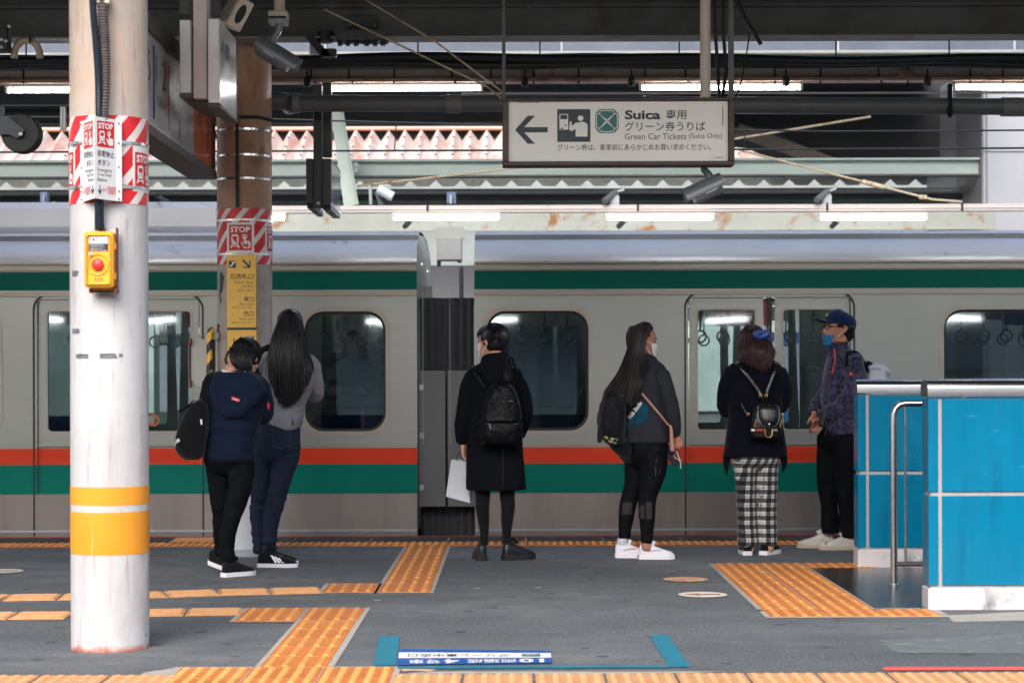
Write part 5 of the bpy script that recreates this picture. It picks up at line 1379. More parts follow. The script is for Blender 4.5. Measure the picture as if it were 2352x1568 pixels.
# bracketed knuckle between girder and fascia
kn = thing('girder_bracket', 'black bracket and gusset under the girder right of the camera', 'bracket', P(745, 130, 13.2))
MB().add([P(700, 84, 13.2), P(722, 84, 13.2), P(760, 128, 13.2), P(738, 132, 13.2), P(700, 84, 13.26), P(722, 84, 13.26), P(760, 128, 13.26), P(738, 132, 13.26)], [(0, 1, 2, 3), (4, 5, 6, 7), (0, 1, 5, 4), (1, 2, 6, 5), (2, 3, 7, 6), (3, 0, 4, 7)]).build('brace', m_black, kn)
MB().span(P(736, 130, 13.2), P(774, 116, 13.28), .004).build('shoe', m_black, kn)
MB().lathe([(0, -.05), (.05, -.05), (.055, -.03), (.055, .03), (0, .03)], P(748, 82, 13.25), 14).build('knuckle', m_black, kn)
MB().span(P(711, 125, 13.3), P(735, 95, 13.32)).build('tag_plate', m_bluegrey, kn)

# ================================================================== blue parapets, handrail, landing
def blue_mat(nm, c1, c2, r=.22):
    k = NT(nm)
    c = k.mix(k.ramp(k.noise(1.4, 5, .6), .3, .7), c1, c2)
    c = k.mix(k.math('MULTIPLY', k.ramp(k.noise(1, 5, .65, vec=k.mapped((9, 9, .9))), .5, .72), .5), c, C8(8, 92, 128))
    scr = k.noise(1, 3, .6, vec=k.mapped((7, 7, 60), rot=(.3, .5, .2))); c = k.mix(k.math('MULTIPLY', k.ramp(scr, .71, .735), .45), c, C8(150, 190, 204))
    k.base(c); k.set(Roughness=k.math('ADD', k.math('MULTIPLY', k.noise(3.5, 5, .65), .3), .08)); k.bump(k.noise(2.2, 2), .05, .02); return k.mat
m_blue = blue_mat('blue_glazed_tile', C8(0, 112, 152), C8(4, 130, 170))
m_grt = M('grey_joint', C8(172, 172, 172), .7, var=.12, scale=12, stain=C8(120, 120, 120), stain_amt=(.55, .75), stain_scale=12)
def satin():
    k = NT('satin_stainless'); k.base(k.mix(k.ramp(k.noise(3, 4, .6, vec=k.mapped((.6, 4, 4))), .3, .7), C8(190, 190, 192), C8(214, 214, 214)))
    k.set(Metallic=1.0, Roughness=.26); k.bump(k.noise(1, 3, .5, vec=k.mapped((3, 200, 200))), .05, .002); return k.mat
m_satin = satin()
def parapet(label, X0, Y0, X1, zcap):
    t = thing('tiled_parapet', label, 'parapet', (X0, Y0, 0), 'blue tiled parapets of the stairwell')
    th = .155
    MB().span((X0+.012, Y0+.012, 0), (X1, Y0+th-.012, zcap-.1)).build('core', m_grt, t)
    zt = zcap-.105; zm = .628
    rows = ((zm+.012, zt), (.135, zm-.012))
    for z0, z1 in rows:
        x = X0+.0; w = .052; first = True
        MB().span((X0, Y0, z0), (X0+w, Y0+.0125, z1), .0015).build('tile', m_blue, t)
        MB().span((X0, Y0+.0135, z0), (X0+.0125, Y0+th, z1), .0015).build('tile', m_blue, t)
        x = X0+w+.022
        while x < X1-.05:
            x2 = min(x+.62, X1)
            MB().span((x, Y0, z0), (x2, Y0+.0125, z1), .0015).build('tile', m_blue, t)
            MB().span((x, Y0+th-.0125, z0), (x2, Y0+th, z1), .0015).build('tile', m_blue, t)
            x = x2+.022
    # rounded stainless cap
    mb = MB(); n = 14; prof = []
    for k in range(n+1):
        a = pi*k/n; prof.append((Y0+th/2-cos(a)*(th/2+.012), zcap-.045+sin(a)*.045))
    prof = [(Y0-.012, zt+.012)]+prof+[(Y0+th+.012, zt+.012)]
    m_ = len(prof)
    mb.add([(X0-.006, y, z) for y, z in prof]+[(X1, y, z) for y, z in prof], [(i, (i+1) % m_, m_+(i+1) % m_, m_+i) for i in range(m_)]+[tuple(range(m_)), tuple(range(m_, 2*m_))])
    mb.build('cap', m_satin, t, smooth=30)
    m_pl = M('plinth_white', C8(214, 210, 214), .3, var=.05, scale=2, stain=C8(132, 132, 138), stain_amt=(.54, .74), stain_scale=5)
    MB().span((X0-.004, Y0-.004, 0), (X1, Y0+th+.004, .118), .003).build('plinth', m_pl, t)
    return t
wx = P(2133, 1150, 10.23).x
parapet('nearer blue tiled parapet with stainless cap at the right edge', wx, 10.23, 6.0, 1.245)
wx2 = P(1971, 1150, 12.54).x
parapet('farther blue tiled parapet behind the handrail', wx2, 12.54, 6.0, 1.247)
hr = thing('handrail', 'stainless handrail post and rail between the two blue parapets', 'handrail', G(2053, 1344))
hy = 11.46; hx0 = P(2053, 1100, hy).x; hz = P(2080, 926, hy).z
MB().tube([(hx0, hy, 0), (hx0, hy, hz-.07), (hx0+.012, hy, hz-.03), (hx0+.035, hy, hz-.008), (hx0+.07, hy, hz), (6, hy, hz)], .0215, 16).build('rail', m_satin, hr, smooth=60)
MB().tube([(hx0, hy, .13), (6, hy, .13)], .016, 12).build('lower_rail', m_dksteel, hr, smooth=60)
for k in range(9): MB().tube([(hx0+.07+.13*k, hy, .13), (hx0+.07+.13*k, hy, hz)], .0075, 8).build('baluster', m_satin, hr, smooth=60)
MB().lathe([(.035, 0), (.035, .006), (.022, .012)], (hx0, hy, .004), 16).build('foot_flange', m_satin, hr)
k = NT('checker_plate'); k.base(k.mix(k.ramp(k.noise(4, 5), .3, .7), C8(52, 58, 62), C8(74, 80, 84))); k.set(Metallic=.7, Roughness=.22)
w1 = k.n('TexWave', wave_type='BANDS', bands_direction='DIAGONAL'); k.l(k.obj(), w1.inputs[0]); w1.inputs['Scale'].default_value = 14
k.bump(w1.outputs['Fac'], .25, .003)
lp = MB().span((1.965, 10.24, -.02), (6, 12.5, .006), .002).build('landing_plate', k.mat, platform)
MB().span((1.962, 10.232, .0), (6, 10.239, .012)).build('landing_trim', m_satin, platform)

# ================================================================== floor marks
def floor_quad(name, pts, z, mat, par=platform): return MB().add([(p.x, p.y, z) for p in pts], [tuple(range(len(pts)))]).build(name, mat, par, fix=False)
m_teal = M('teal_tape', C8(26, 118, 142), .5, var=.1, scale=6, stain=C8(60, 140, 156), stain_amt=(.6, .75), stain_scale=9)
def tape(label, pts, m):
    c = sum((p for p in pts), Vector())/len(pts)
    o = MB().add([(p.x, p.y, .0045) for p in pts], [tuple(range(len(pts)))]).build('floor_tape', m, None, off=c, fix=False); return tag(o, label, 'tape')
tape('short teal tape bar left of the blue floor sign', [G(872, 1461.5), G(918.7, 1461), G(908.6, 1529), G(856.6, 1530)], m_teal)
tape('short slanting teal tape bar right of the blue floor sign', [G(1490.6, 1458.7), G(1534.7, 1458.7), G(1586, 1533), G(1535.5, 1533), G(1531, 1520), G(1524, 1512)], m_teal)
tape('long thin teal tape line along the near warning tiles', [G(912, 1531.5), G(1150, 1530), G(1534, 1529.5), G(1534, 1534.5), G(1150, 1536), G(914, 1537)], m_teal)
m_redt = M('worn_red_tape', C8(222, 92, 82), .5, var=.08, stain=C8(236, 204, 200), stain_amt=(.66, .7), stain_scale=4)
tape('worn red tape line near the warning tiles at bottom right', [G(2026, 1537), G(2034, 1532.5), G(2200, 1532.5), G(2400, 1532), G(2400, 1539.5), G(2200, 1540), G(2034, 1541)], m_redt)
tape('peeling pale tape scrap beside the teal line', [G(920, 1537.5), G(1005, 1538.5), G(985, 1543), G(950, 1541), G(925, 1542.5)], M('peeling_tape', C8(226, 180, 150), .6))
# blue position sign, lettered to be read from the train side
bs = thing('floor_sign', 'blue and white floor sign for car four with upside-down lettering', 'sign', G(1090, 1510))
q = [G(918, 1492), G(1264, 1495.5), G(1268, 1524.3), G(912.5, 1529)]
def fb(u, v, z=0):       # u,v in 0..1 as a reader on the far side sees it
    a = q[1].lerp(q[0], u); b = q[2].lerp(q[3], u); p = a.lerp(b, v)
    return Vector((p.x, p.y, .006+z))
i_blue = M('print_blue', C8(14, 82, 164), .4, var=.06, scale=8)
prints('sheet', [rect2d(0, 0, 1, 1)], fb, i_blue, bs)
prints('white_band', [rect2d(0, .24, 1, .60)], lambda u, v: fb(u, v, .001), i_white, bs)
prints('lettering', [fit(text2d('10', bold=.03), .05, .68, .215, .95), fit(text2d('両編成', bold=.012), .23, .69, .55, .94), fit(text2d('4', bold=.02), .60, .68, .70, .95), fit(text2d('号車', bold=.012), .72, .69, .93, .94)], lambda u, v: fb(u, v, .001), i_white, bs)
prints('lettering', [fit(text2d('グリーン車中央口', bold=.008), .27, .33, .94, .53)], lambda u, v: fb(u, v, .002), i_navy, bs)
prints('clover', [rect2d(.07, .32, .19, .54), ], lambda u, v: fb(u, v, .002), i_teal, bs)
prints('clover_lines', [poly2d([(.07, .32), (.08, .32), (.19, .54), (.18, .54)]), poly2d([(.18, .32), (.19, .32), (.08, .54), (.07, .54)])], lambda u, v: fb(u, v, .003), i_white, bs)
# round stickers
def roundel(label, x, y, plain):
    c = G(x, y); t = thing('floor_sticker', label, 'sticker', c); R = .142
    f = lambda u, v, z=0: Vector((c.x+u*R, c.y+v*R, .0045+z))
    if plain: prints('disc', [circ2d(0, 0, 1)], f, M('worn_orange_disc', C8(206, 150, 110), .6, var=.2, scale=20, stain=C8(226, 210, 196), stain_amt=(.5, .6), stain_scale=16), t)
    else:
        prints('disc', [circ2d(0, 0, 1)], f, M('sticker_white', C8(234, 226, 216), .5, var=.05), t)
        prints('arrow', [poly2d([(-.75, 0), (-.15, .45), (-.15, .2), (.72, .2), (.72, -.2), (-.15, -.2), (-.15, -.45)])], lambda u, v: f(u, v, .001), M('arrow_outline', C8(90, 70, 60), .6), t)
        prints('arrow', [poly2d([(-.62, 0), (-.22, .3), (-.22, .13), (.64, .13), (.64, -.13), (-.22, -.13), (-.22, -.3)])], lambda u, v: f(u, v, .002), M('arrow_orange', C8(226, 148, 84), .5), t)
roundel('round white floor sticker with orange arrow', 1614, 1366, False)
roundel('worn orange round floor sticker behind the arrow sticker', 1575, 1331, True)
roundel('pale round floor sticker at the left edge', 4, 1312, False)
# printed strip and orange patch by the far warning tiles
floor_quad('printed_strip', [G(1490, 1246), G(2100, 1243), G(2100, 1246.5), G(1490, 1249.5)], .0046, M('printed_strip', C8(206, 206, 206), .5, var=.1, scale=3, stain=C8(120, 160, 190), stain_amt=(.5, .55), stain_scale=2.5))
floor_quad('yellow_floor_mark', [G(405, 1238), G(500, 1237), G(492, 1248), G(388, 1249)], .0130, m_tile_bar)
for (x, y) in ((1090, 1352), (1230, 1350), (860, 1380), (215, 1288)):
    c = G(x, y); floor_quad('litter_scrap', [c, c+Vector((.035, .01, 0)), c+Vector((.03, .025, 0)), c+Vector((-.005, .012, 0))], .004, i_cream)
# ================================================================== people
def evaluated(ob):
    dg = bpy.context.evaluated_depsgraph_get()
    return bpy.data.meshes.new_from_object(ob.evaluated_get(dg))
def solid(name, mb, mat, parent, voxel=.009, smooth=5, disp=None, off=None, label=None):
    """several closed lofts fused into one continuous skin"""
    ob = mb.build(name, mat, parent, off=off)
    r = ob.modifiers.new('r', 'REMESH'); r.mode = 'VOXEL'; r.voxel_size = voxel; r.use_smooth_shade = True
    if smooth:
        s = ob.modifiers.new('s', 'SMOOTH'); s.iterations = smooth; s.factor = .5
    me = evaluated(ob); ob.modifiers.clear(); old = ob.data; ob.data = me; bpy.data.meshes.remove(old); me.name = name
    if not len(me.materials): me.materials.append(mat)
    if disp is not None:
        o_ = worldloc(ob)
        nrm = [v.normal.copy() for v in me.vertices]
        for v, n_ in zip(me.vertices, nrm): v.co += n_*disp(v.co+o_, n_)
    me.polygons.foreach_set('use_smooth', [True]*len(me.polygons)); me.update()
    return ob
def folds(amp, fx=7., fz=3., seed=0., tilt=.6, regions=()):
    sv = Vector((seed*3.1, seed*1.7, seed*2.3))
    def f(p, n_):
        a = Vector((p.x*fx+p.z*tilt*fx*.5, p.y*fx, p.z*fz))+sv
        w = noise.noise(a*.6)*.8
        v = 1-abs(noise.noise(a+Vector((w, w, w))))*2
        g = amp*(.55*v+.6*noise.noise(a*2.1+sv))
        for (z, h, am, fz2) in regions:      # horizontal gather lines round a height
            t = (p.z-z)/h
            if abs(t) < 1:
                q_ = (1-t*t)**2
                g += am*q_*(1-2*abs(noise.noise(Vector((p.x*5, p.y*5, p.z*fz2))+sv)))
        return g
    return f
def spline(pts, n):
    pts = [Vector(p) for p in pts]; out = []
    m = len(pts)-1
    for i in range(n+1):
        t = i/n*m; j = min(int(t), m-1); f = t-j
        p0, p1, p2, p3 = pts[max(j-1, 0)], pts[j], pts[j+1], pts[min(j+2, m)]
        out.append(.5*((2*p1)+(-p0+p2)*f+(2*p0-5*p1+4*p2-p3)*f*f+(-p0+3*p1-3*p2+p3)*f**3))
    return out
class Fig:
    def __init__(s, name, label, d, x0, y0, k, base):
        s.d, s.x0, s.y0, s.k = d, x0, y0, k; s.s = d/FPX*k         # metres per crop pixel
        b = s.q(*base); s.o = thing(name, label, 'person', (b.x, d, 0)); s.base = s.o.location.copy()
    def q(s, x, y, dy=0):
        p = P(s.x0+x*s.k, s.y0+y*s.k, s.d); return Vector((p.x, s.d+dy, p.z))
    def rows(s, mb, L, n=30, e=2.5, shrink=1.0):
        L = [r if len(r) > 4 else r+(0,) for r in L]
        V3 = spline([(r[1], r[2], r[0]) for r in L], (len(L)-1)*3); V4 = spline([(r[3], r[4], 0) for r in L], (len(L)-1)*3)
        o = len(mb.v); m = len(V3)
        for a, b in zip(V3, V4):
            c = s.q((a.x+a.y)/2, a.z, b.y); rx = abs(a.y-a.x)/2*s.s*shrink; ry = b.x*shrink
            for j in range(n):
                t = 2*pi*j/n; cx, cy = cos(t), sin(t)
                mb.v.append(c+Vector((math.copysign(abs(cx)**(2/e), cx)*rx, math.copysign(abs(cy)**(2/e), cy)*ry, 0)))
        for i in range(m-1):
            for j in range(n):
                j2 = (j+1) % n; mb.f.append((o+i*n+j, o+i*n+j2, o+(i+1)*n+j2, o+(i+1)*n+j)); mb.m.append(0)
        mb.f.append(tuple(o+j for j in range(n))); mb.m.append(0); mb.f.append(tuple(o+(m-1)*n+j for j in range(n))); mb.m.append(0)
    def limb(s, mb, L, shrink=1.0, flat=1.0, n=16, ends=True):
        """L: (x, y, dy, half-width px)"""
        C = spline([s.q(a[0], a[1], a[2]) for a in L], (len(L)-1)*3)
        Rr = [v.x*s.s*shrink for v in spline([(a[3], 0, 0) for a in L], (len(L)-1)*3)]
        if ends:
            t0 = (C[0]-C[1]).normalized(); t1 = (C[-1]-C[-2]).normalized()
            C = [C[0]+t0*Rr[0]*.45, C[0]+t0*Rr[0]*.25]+C+[C[-1]+t1*Rr[-1]*.25, C[-1]+t1*Rr[-1]*.45]; Rr = [Rr[0]*.35, Rr[0]*.8]+Rr+[Rr[-1]*.8, Rr[-1]*.35]
        mb.tube(C, Rr, n, flat=flat)
    def build(s, nm, mb, mat, **kw): return solid(nm, mb, mat, s.o, **kw)

SECS = [(-.004, .070, .036, .018), (.006, .086, .012, .036), (.028, .092, -.012, .050), (.055, .092, -.035, .058), (.085, .092, -.058, .065), (.112, .088, -.083, .071), (.138, .092, -.096, .074), (.162, .090, -.100, .074), (.186, .078, -.093, .067), (.206, .052, -.070, .048), (.216, .018, -.034, .02)]
def headmat(chin, fwd, pitch=0., tilt=0., sc=1.0):
    yaw = atan2(-fwd[0], fwd[1])
    return Matrix.Translation(chin) @ Matrix.Rotation(yaw, 4, 'Z') @ Matrix.Rotation(pitch, 4, 'X') @ Matrix.Rotation(tilt, 4, 'Y') @ Matrix.Scale(sc, 4)
def head(mb, T, features=True):
    o = len(mb.v); n = 26
    for (z, f, b, w) in SECS:
        for j in range(n):
            a = 2*pi*j/n; x, y = cos(a), sin(a)
            yy = (f+b)/2+(f-b)/2*math.copysign(abs(y)**.9, y); xx = w*math.copysign(abs(x)**.88, x)
            mb.v.append(T @ Vector((xx, yy, z)))
    m = len(SECS)
    for i in range(m-1):
        for j in range(n):
            j2 = (j+1) % n; mb.f.append((o+i*n+j, o+i*n+j2, o+(i+1)*n+j2, o+(i+1)*n+j)); mb.m.append(0)
    mb.f.append(tuple(o+j for j in range(n))); mb.m.append(0); mb.f.append(tuple(o+(m-1)*n+j for j in range(n))); mb.m.append(0)
    t = lambda pts, rs, **k: mb.tube([T @ Vector(p) for p in pts], rs, 10, **k)
    # nose, brows, lips, cheek bones, ears
    t([(0, .084, .125), (0, .094, .105), (0, .107, .083), (0, .108, .074), (0, .094, .068)], [.007, .009, .012, .012, .008])
    t([(-.016, .092, .070), (0, .096, .071), (.016, .092, .070)], [.007, .009, .007])
    t([(-.05, .068, .130), (-.025, .086, .133), (0, .088, .130), (.025, .086, .133), (.05, .068, .130)], [.008, .009, .008, .009, .008])
    t([(-.024, .085, .050), (0, .097, .050), (.024, .085, .050)], [.006, .008, .006]); t([(-.02, .084, .040), (0, .095, .039), (.02, .084, .040)], [.006, .009, .006])
    for s in (-1, 1):
        t([(s*.045, .06, .09), (s*.055, .035, .085)], [.02, .018])
        t([(s*.073, -.004, .122), (s*.082, -.016, .118), (s*.082, -.018, .098), (s*.077, -.006, .078)], [.009, .011, .010, .007])
        t([(s*.078, -.002, .10), (s*.082, -.012, .10)], [.006, .006])
def hand(mb, W, dv, across, length=.17, curl=.5, thumb=1, spread=.0, r=.0085):
    """palm, four bent fingers and a thumb; across: unit vector over the knuckles, curl bends towards dv x across"""
    dv = Vector(dv).normalized(); ac = (Vector(across)-dv*Vector(across).dot(dv)).normalized(); nv = dv.cross(ac)
    L = length
    mb.tube([W-dv*.02, W, W+dv*L*.25, W+dv*L*.48], [(.022, .018), (.024, .018), (.036, .017), (.037, .014)], 12, up=ac)
    for i, (off, ln) in enumerate(((-.029, .36), (-.010, .44), (.010, .42), (.028, .34))):
        p = W+dv*L*.44+ac*off; dirn = (dv+ac*off*spread*8).normalized(); pts = [p]; ang = 0; l = ln*L
        for seg in (.46, .31, .23):
            ang += curl*(.75 if seg == .46 else 1.0)
            p = p+(dirn*cos(ang)+nv*sin(ang))*l*seg; pts.append(p)
        mb.tube(pts, [r*1.08, r*1.02, r*.94, r*.72], 8)
    tb = W+dv*L*.12+ac*(-thumb*.026)
    t1 = tb+(dv*.6-ac*thumb*.6+nv*.35).normalized()*L*.2; t2 = t1+(dv*.85-ac*thumb*.15+nv*.5).normalized()*L*.2
    mb.tube([tb-dv*.01, tb, t1, t2], [r*1.5, r*1.5, r*1.1, r*.8], 8)
def strands(name, guides, n, r, jit, mat, parent, seg=12, fray=0.25, seed=1):
    rnd = random.Random(seed); mb = MB(); k = len(guides)
    G_ = [spline(g, seg) for g in guides]
    for _ in range(n):
        t = rnd.random()*(k-1); a = min(int(t), k-2); f = t-a
        j1 = Vector((rnd.gauss(0, 1), rnd.gauss(0, 1), rnd.gauss(0, .5)))*jit; ph = rnd.random()*6; ln = 1-fray*rnd.random()**2
        pts, rs = [], []
        for i in range(seg+1):
            u = i/seg*ln*seg; c = min(int(u), seg-1); ff = u-c
            p = G_[a][c].lerp(G_[a][c+1], ff).lerp(G_[a+1][c].lerp(G_[a+1][c+1], ff), f)
            w = .25+.75*(i/seg)
            pts.append(p+j1*w+Vector((sin(ph+i*.5), cos(ph*1.3+i*.4), 0))*jit*.35*w)
            rs.append(r*(1-.65*(i/seg)**2)*(.6+.8*((ph*7) % 1)))
        mb.tube(pts, rs, 5, caps=True)
    return mb.build(name, mat, parent, smooth=80, fix=False)
def shoe(parent, heel, ang, L, mu, ms, h=1.0, sole=.026, lift=0., mt=None, name='shoe', stripes=None, tall=1.0, w=1.0):
    """heel: floor point; ang: pointing direction; lift: heel raised"""
    heel = Vector(heel); dv = Vector((cos(ang), sin(ang), 0)); sv = Vector((-sin(ang), cos(ang), 0))
    def T(a, b, z):
        zz = z+(lift*max(0, 1-a/L)**1.3 if lift else 0); return heel+dv*a+sv*b+Vector((0, 0, zz))
    S = [(0, .022, .030), (.03, .032, .036), (.2, .034, .034), (.42, .037, .035), (.66, .046, .042), (.82, .043, .040), (.94, .028, .028), (1., .010, .010)]
    out = [T(t*L, -a*w, 0) for t, a, b in S]+[T(t*L, b*w, 0) for t, a, b in S[::-1]]
    mb = MB(); n = len(out); up = Vector((0, 0, 1))
    inn = [p+up*(sole*.35) for p in out]
    mb.add([p*1.0 for p in out]+[p+up*sole for p in out], [tuple(range(n)), tuple(range(n, 2*n))]+[(i, (i+1) % n, n+(i+1) % n, n+i) for i in range(n)])
    so = mb
    U = [(.0, .020, .055*tall), (.035, .029, .075*tall), (.12, .032, .082*tall), (.26, .033, .085*tall), (.40, .036, .075), (.52, .040, .062), (.66, .0435, .048), (.80, .041, .038), (.92, .030, .028), (.985, .012, .014)]
    mb = MB(); m = 14; o = 0
    for t, ww, hh in U:
        for j in range(m):
            a = pi*j/(m-1); x = cos(a); y = max(0, sin(a))
            mb.v.append(T(.004+t*(L-.008), math.copysign(abs(x)**.8, x)*ww*w*.96, sole*.8+hh*h*y**.75))
    for i in range(len(U)-1):
        for j in range(m-1): mb.f.append((i*m+j, i*m+j+1, (i+1)*m+j+1, (i+1)*m+j)); mb.m.append(0)
        mb.f.append((i*m, (i+1)*m, (i+1)*m+m-1, i*m+m-1)); mb.m.append(0)
    mb.f.append(tuple(range(m))); mb.m.append(0); mb.f.append(tuple((len(U)-1)*m+j for j in range(m))); mb.m.append(0)
    up_o = mb.build(name, mu, parent, smooth=50)
    so.build('sole', ms, up_o, smooth=40)
    if mt is not None:      # tongue and laces
        lb_ = MB()
        for i in range(4):
            t = .34+.075*i; hh = .085-.024*i*1.0
            lb_.tube([T(t*L, -.026*w, sole+hh*h*.72), T(t*L+.004, 0, sole+hh*h*1.0+.003), T(t*L, .026*w, sole+hh*h*.72)], .0035, 6)
        lb_.tube([T(.22*L, 0, sole+.07*h), T(.28*L, 0, sole+.098*h*tall), T(.45*L, 0, sole+.076*h)], [.018, .022, .018], 8, flat=.35)
        lb_.build('laces', mt, up_o, smooth=60)
    if stripes is not None:
        for sd in (-1, 1):
            for i in range(3):
                t = .36+.085*i
                a = [T(t*L+.030, sd*.0345*w, sole+.006), T(t*L+.046, sd*.0345*w, sole+.006), T(t*L+.012, sd*.0255*w, sole+.055-.008*i), T(t*L-.004, sd*.0255*w, sole+.055-.008*i)]
                a = [p+sv*sd*.0075 for p in a]
                MB().add(a+[p-sv*sd*.006 for p in a], [(0, 1, 2, 3), (0, 1, 5, 4), (1, 2, 6, 5), (2, 3, 7, 6), (3, 0, 4, 7)]).build('stripe', stripes, up_o)
    return up_o
def onto(ob, parent_world, name, shapes, fn, mat, off=.002, parent=None, dirv=(0, 1, 0)):
    """lay flat print on a garment, pressed on from the camera side"""
    me = ob.data; o_ = worldloc(ob)
    bvh = BVHTree.FromPolygons([v.co+o_ for v in me.vertices], [tuple(p.vertices) for p in me.polygons])
    vs_, fs = merge2d(*shapes); pts = []; dv = Vector(dirv)
    for (x, y) in vs_:
        p = fn(x, y); h = bvh.ray_cast(p-dv*1.2, dv)
        pts.append((h[0]-dv*off) if h[0] is not None else p)
    return MB().add(pts, fs).build(name, mat, parent or ob, fix=False)
def strap(name, pts, w, t, mat, parent, up=None, n=16):
    pts = spline(pts, n); return MB().tube(pts, [(w/2, t/2)]*len(pts), 8, up=up).build(name, mat, parent, smooth=40)

def skin_mat(nm, c, c2):
    k = NT(nm); k.base(k.mix(k.ramp(k.noise(14, 4), .35, .7), c, c2)); k.set(Roughness=.5, Subsurface_Weight=.12, Subsurface_Radius=(.02, .008, .004)); k.bump(k.noise(90, 3), .05, .001); return k.mat
m_skin = skin_mat('skin', C8(214, 164, 140), C8(200, 142, 120))
m_skin2 = skin_mat('skin_tan', C8(190, 136, 112), C8(170, 112, 92))
def hair_mat(nm, c, c2, streak=60):
    k = NT(nm); n_ = k.noise(1, 4, .6, vec=k.mapped((streak, streak, 3)))
    k.base(k.mix(k.ramp(n_, .4, .75), c, c2)); k.set(Roughness=.38, Specular_IOR_Level=.38)
    k.bump(n_, .5, .004); return k.mat
m_hair = hair_mat('black_hair', C8(16, 16, 20), C8(30, 28, 32)); m_hairb = hair_mat('dark_brown_hair', C8(24, 19, 20), C8(50, 34, 32))
m_hairr = hair_mat('brown_hair', C8(32, 22, 22), C8(82, 48, 42))
def cloth(nm, c, var=.15, rough=.85, wr=.9, weave=400, sheen=.15, c2=None, fz=7):
    k = NT(nm); d_ = tuple(x*(1-var) for x in c[:3])+(1,); l_ = tuple(min(1, x*(1+var)) for x in c[:3])+(1,)
    k.base(k.mix(k.ramp(k.noise(8, 5), .3, .7), d_, c2 or l_)); k.set(Roughness=rough, Sheen_Weight=sheen, Sheen_Roughness=.5, Specular_IOR_Level=.14)
    b = k.bump(k.noise(weave, 2), .15, .001)
    k.bump(k.noise(1, 4, .55, vec=k.mapped((9, 9, fz), rot=(0, .5, 0)), dist=.5), wr, .02, b); return k.mat
m_mask = cloth('mask_white', C8(226, 228, 234), .03, .8, .15); m_maskb = cloth('mask_blue', C8(40, 118, 172), .05, .8, .2)
m_elastic = M('elastic_white', C8(226, 226, 226), .7)
m_eye = M('eye_dark', C8(18, 16, 18), .25); m_eyew = M('eye_white', C8(206, 200, 196), .4)
def face_bits(T, par, brow=None):
    for s in (-1, 1):
        mb = MB(); mb.tube([T @ Vector((s*.020, .083, .110)), T @ Vector((s*.033, .082, .112)), T @ Vector((s*.046, .073, .110))], [.002, .0055, .002], 8); mb.build('eye', m_eye, par, smooth=60)
        mb = MB(); mb.tube([T @ Vector((s*.016, .094, .132)), T @ Vector((s*.034, .089, .138)), T @ Vector((s*.052, .074, .132))], [.002, .0045, .002], 8); mb.build('eyebrow', brow or m_hair, par, smooth=60)
def maskmesh(T, par, mat, z0=.0, z1=.098, name='face_mask', loops=True, fwd=.006):
    mb = MB(); n = 14; rows_ = 9; vs_ = []
    def prof(z):
        for a, b in zip(SECS, SECS[1:]):
            if z <= b[0] or b is SECS[-1]:
                f = max(0, min(1, (z-a[0])/(b[0]-a[0]))); return [a[i]+(b[i]-a[i])*f for i in range(4)]
    for i in range(rows_):
        z = z0+(z1-z0)*i/(rows_-1); _, f, b, w = prof(max(z, .012)); nose = .022*max(0, 1-abs(z-.075)/.04)
        for j in range(n+1):
            a = pi*(.09+.82*j/n); x, y = cos(a), sin(a)
            vs_.append(T @ Vector(((w+.008)*math.copysign(abs(x)**.88, x), (f+b)/2+((f-b)/2+fwd)*abs(y)**.9+(nose+.006*sin(pi*i/(rows_-1)))*max(0, 1-abs(x)*1.6), z)))
    m = n+1
    fs = [(i*m+j, i*m+j+1, (i+1)*m+j+1, (i+1)*m+j) for i in range(rows_-1) for j in range(n)]
    mb.add(vs_, fs); ob = mb.build(name, mat, par, smooth=60, fix=False)
    so = ob.modifiers.new('t', 'SOLIDIFY'); so.thickness = .0025
    if loops:
        for s, cidx in ((1, 0), (-1, n)):
            for zi, ze in ((rows_-1, .118), (0, .085)):
                a = vs_[zi*m+cidx]; e = T @ Vector((s*.080, -.016, ze)); mid = (a+e)/2+(T.to_3x3() @ Vector((s*.012, 0, 0)))
                MB().tube([a, mid, e], .0024, 5).build('ear_loop', m_elastic, ob)
    return ob

def scalp(T, par, mat, n=240, c=(0, -.02, .143), r=(.088, .098, .092), lo=(.02, .09), face=.9, seed=1, rad=.0022, name='hair_strands'):
    """fine strands combed from the crown over the skull"""
    rnd = random.Random(seed); mb = MB()
    for _ in range(n):
        a = rnd.uniform(-pi+face, pi-face)-pi/2            # keeps clear of the face
        z_end = lo[0]+(lo[1]-lo[0])*rnd.random(); p0 = rnd.uniform(.05, .35); w = rnd.uniform(-.25, .25); pts = []; k2 = 1.0+rnd.uniform(.0, .05)
        p1 = math.acos(max(-1, min(1, (z_end-c[2])/r[2])))
        for i in range(9):
            th = p0+(p1-p0)*i/8; ph = a+w*(i/8)
            pts.append(T @ Vector((c[0]+r[0]*k2*sin(th)*cos(ph), c[1]+r[1]*k2*sin(th)*sin(ph), c[2]+r[2]*k2*cos(th))))
        mb.tube(pts, [rad*.5]+[rad]*6+[rad*.8, rad*.3], 4)
    return mb.build(name, mat, par, smooth=80, fix=False)

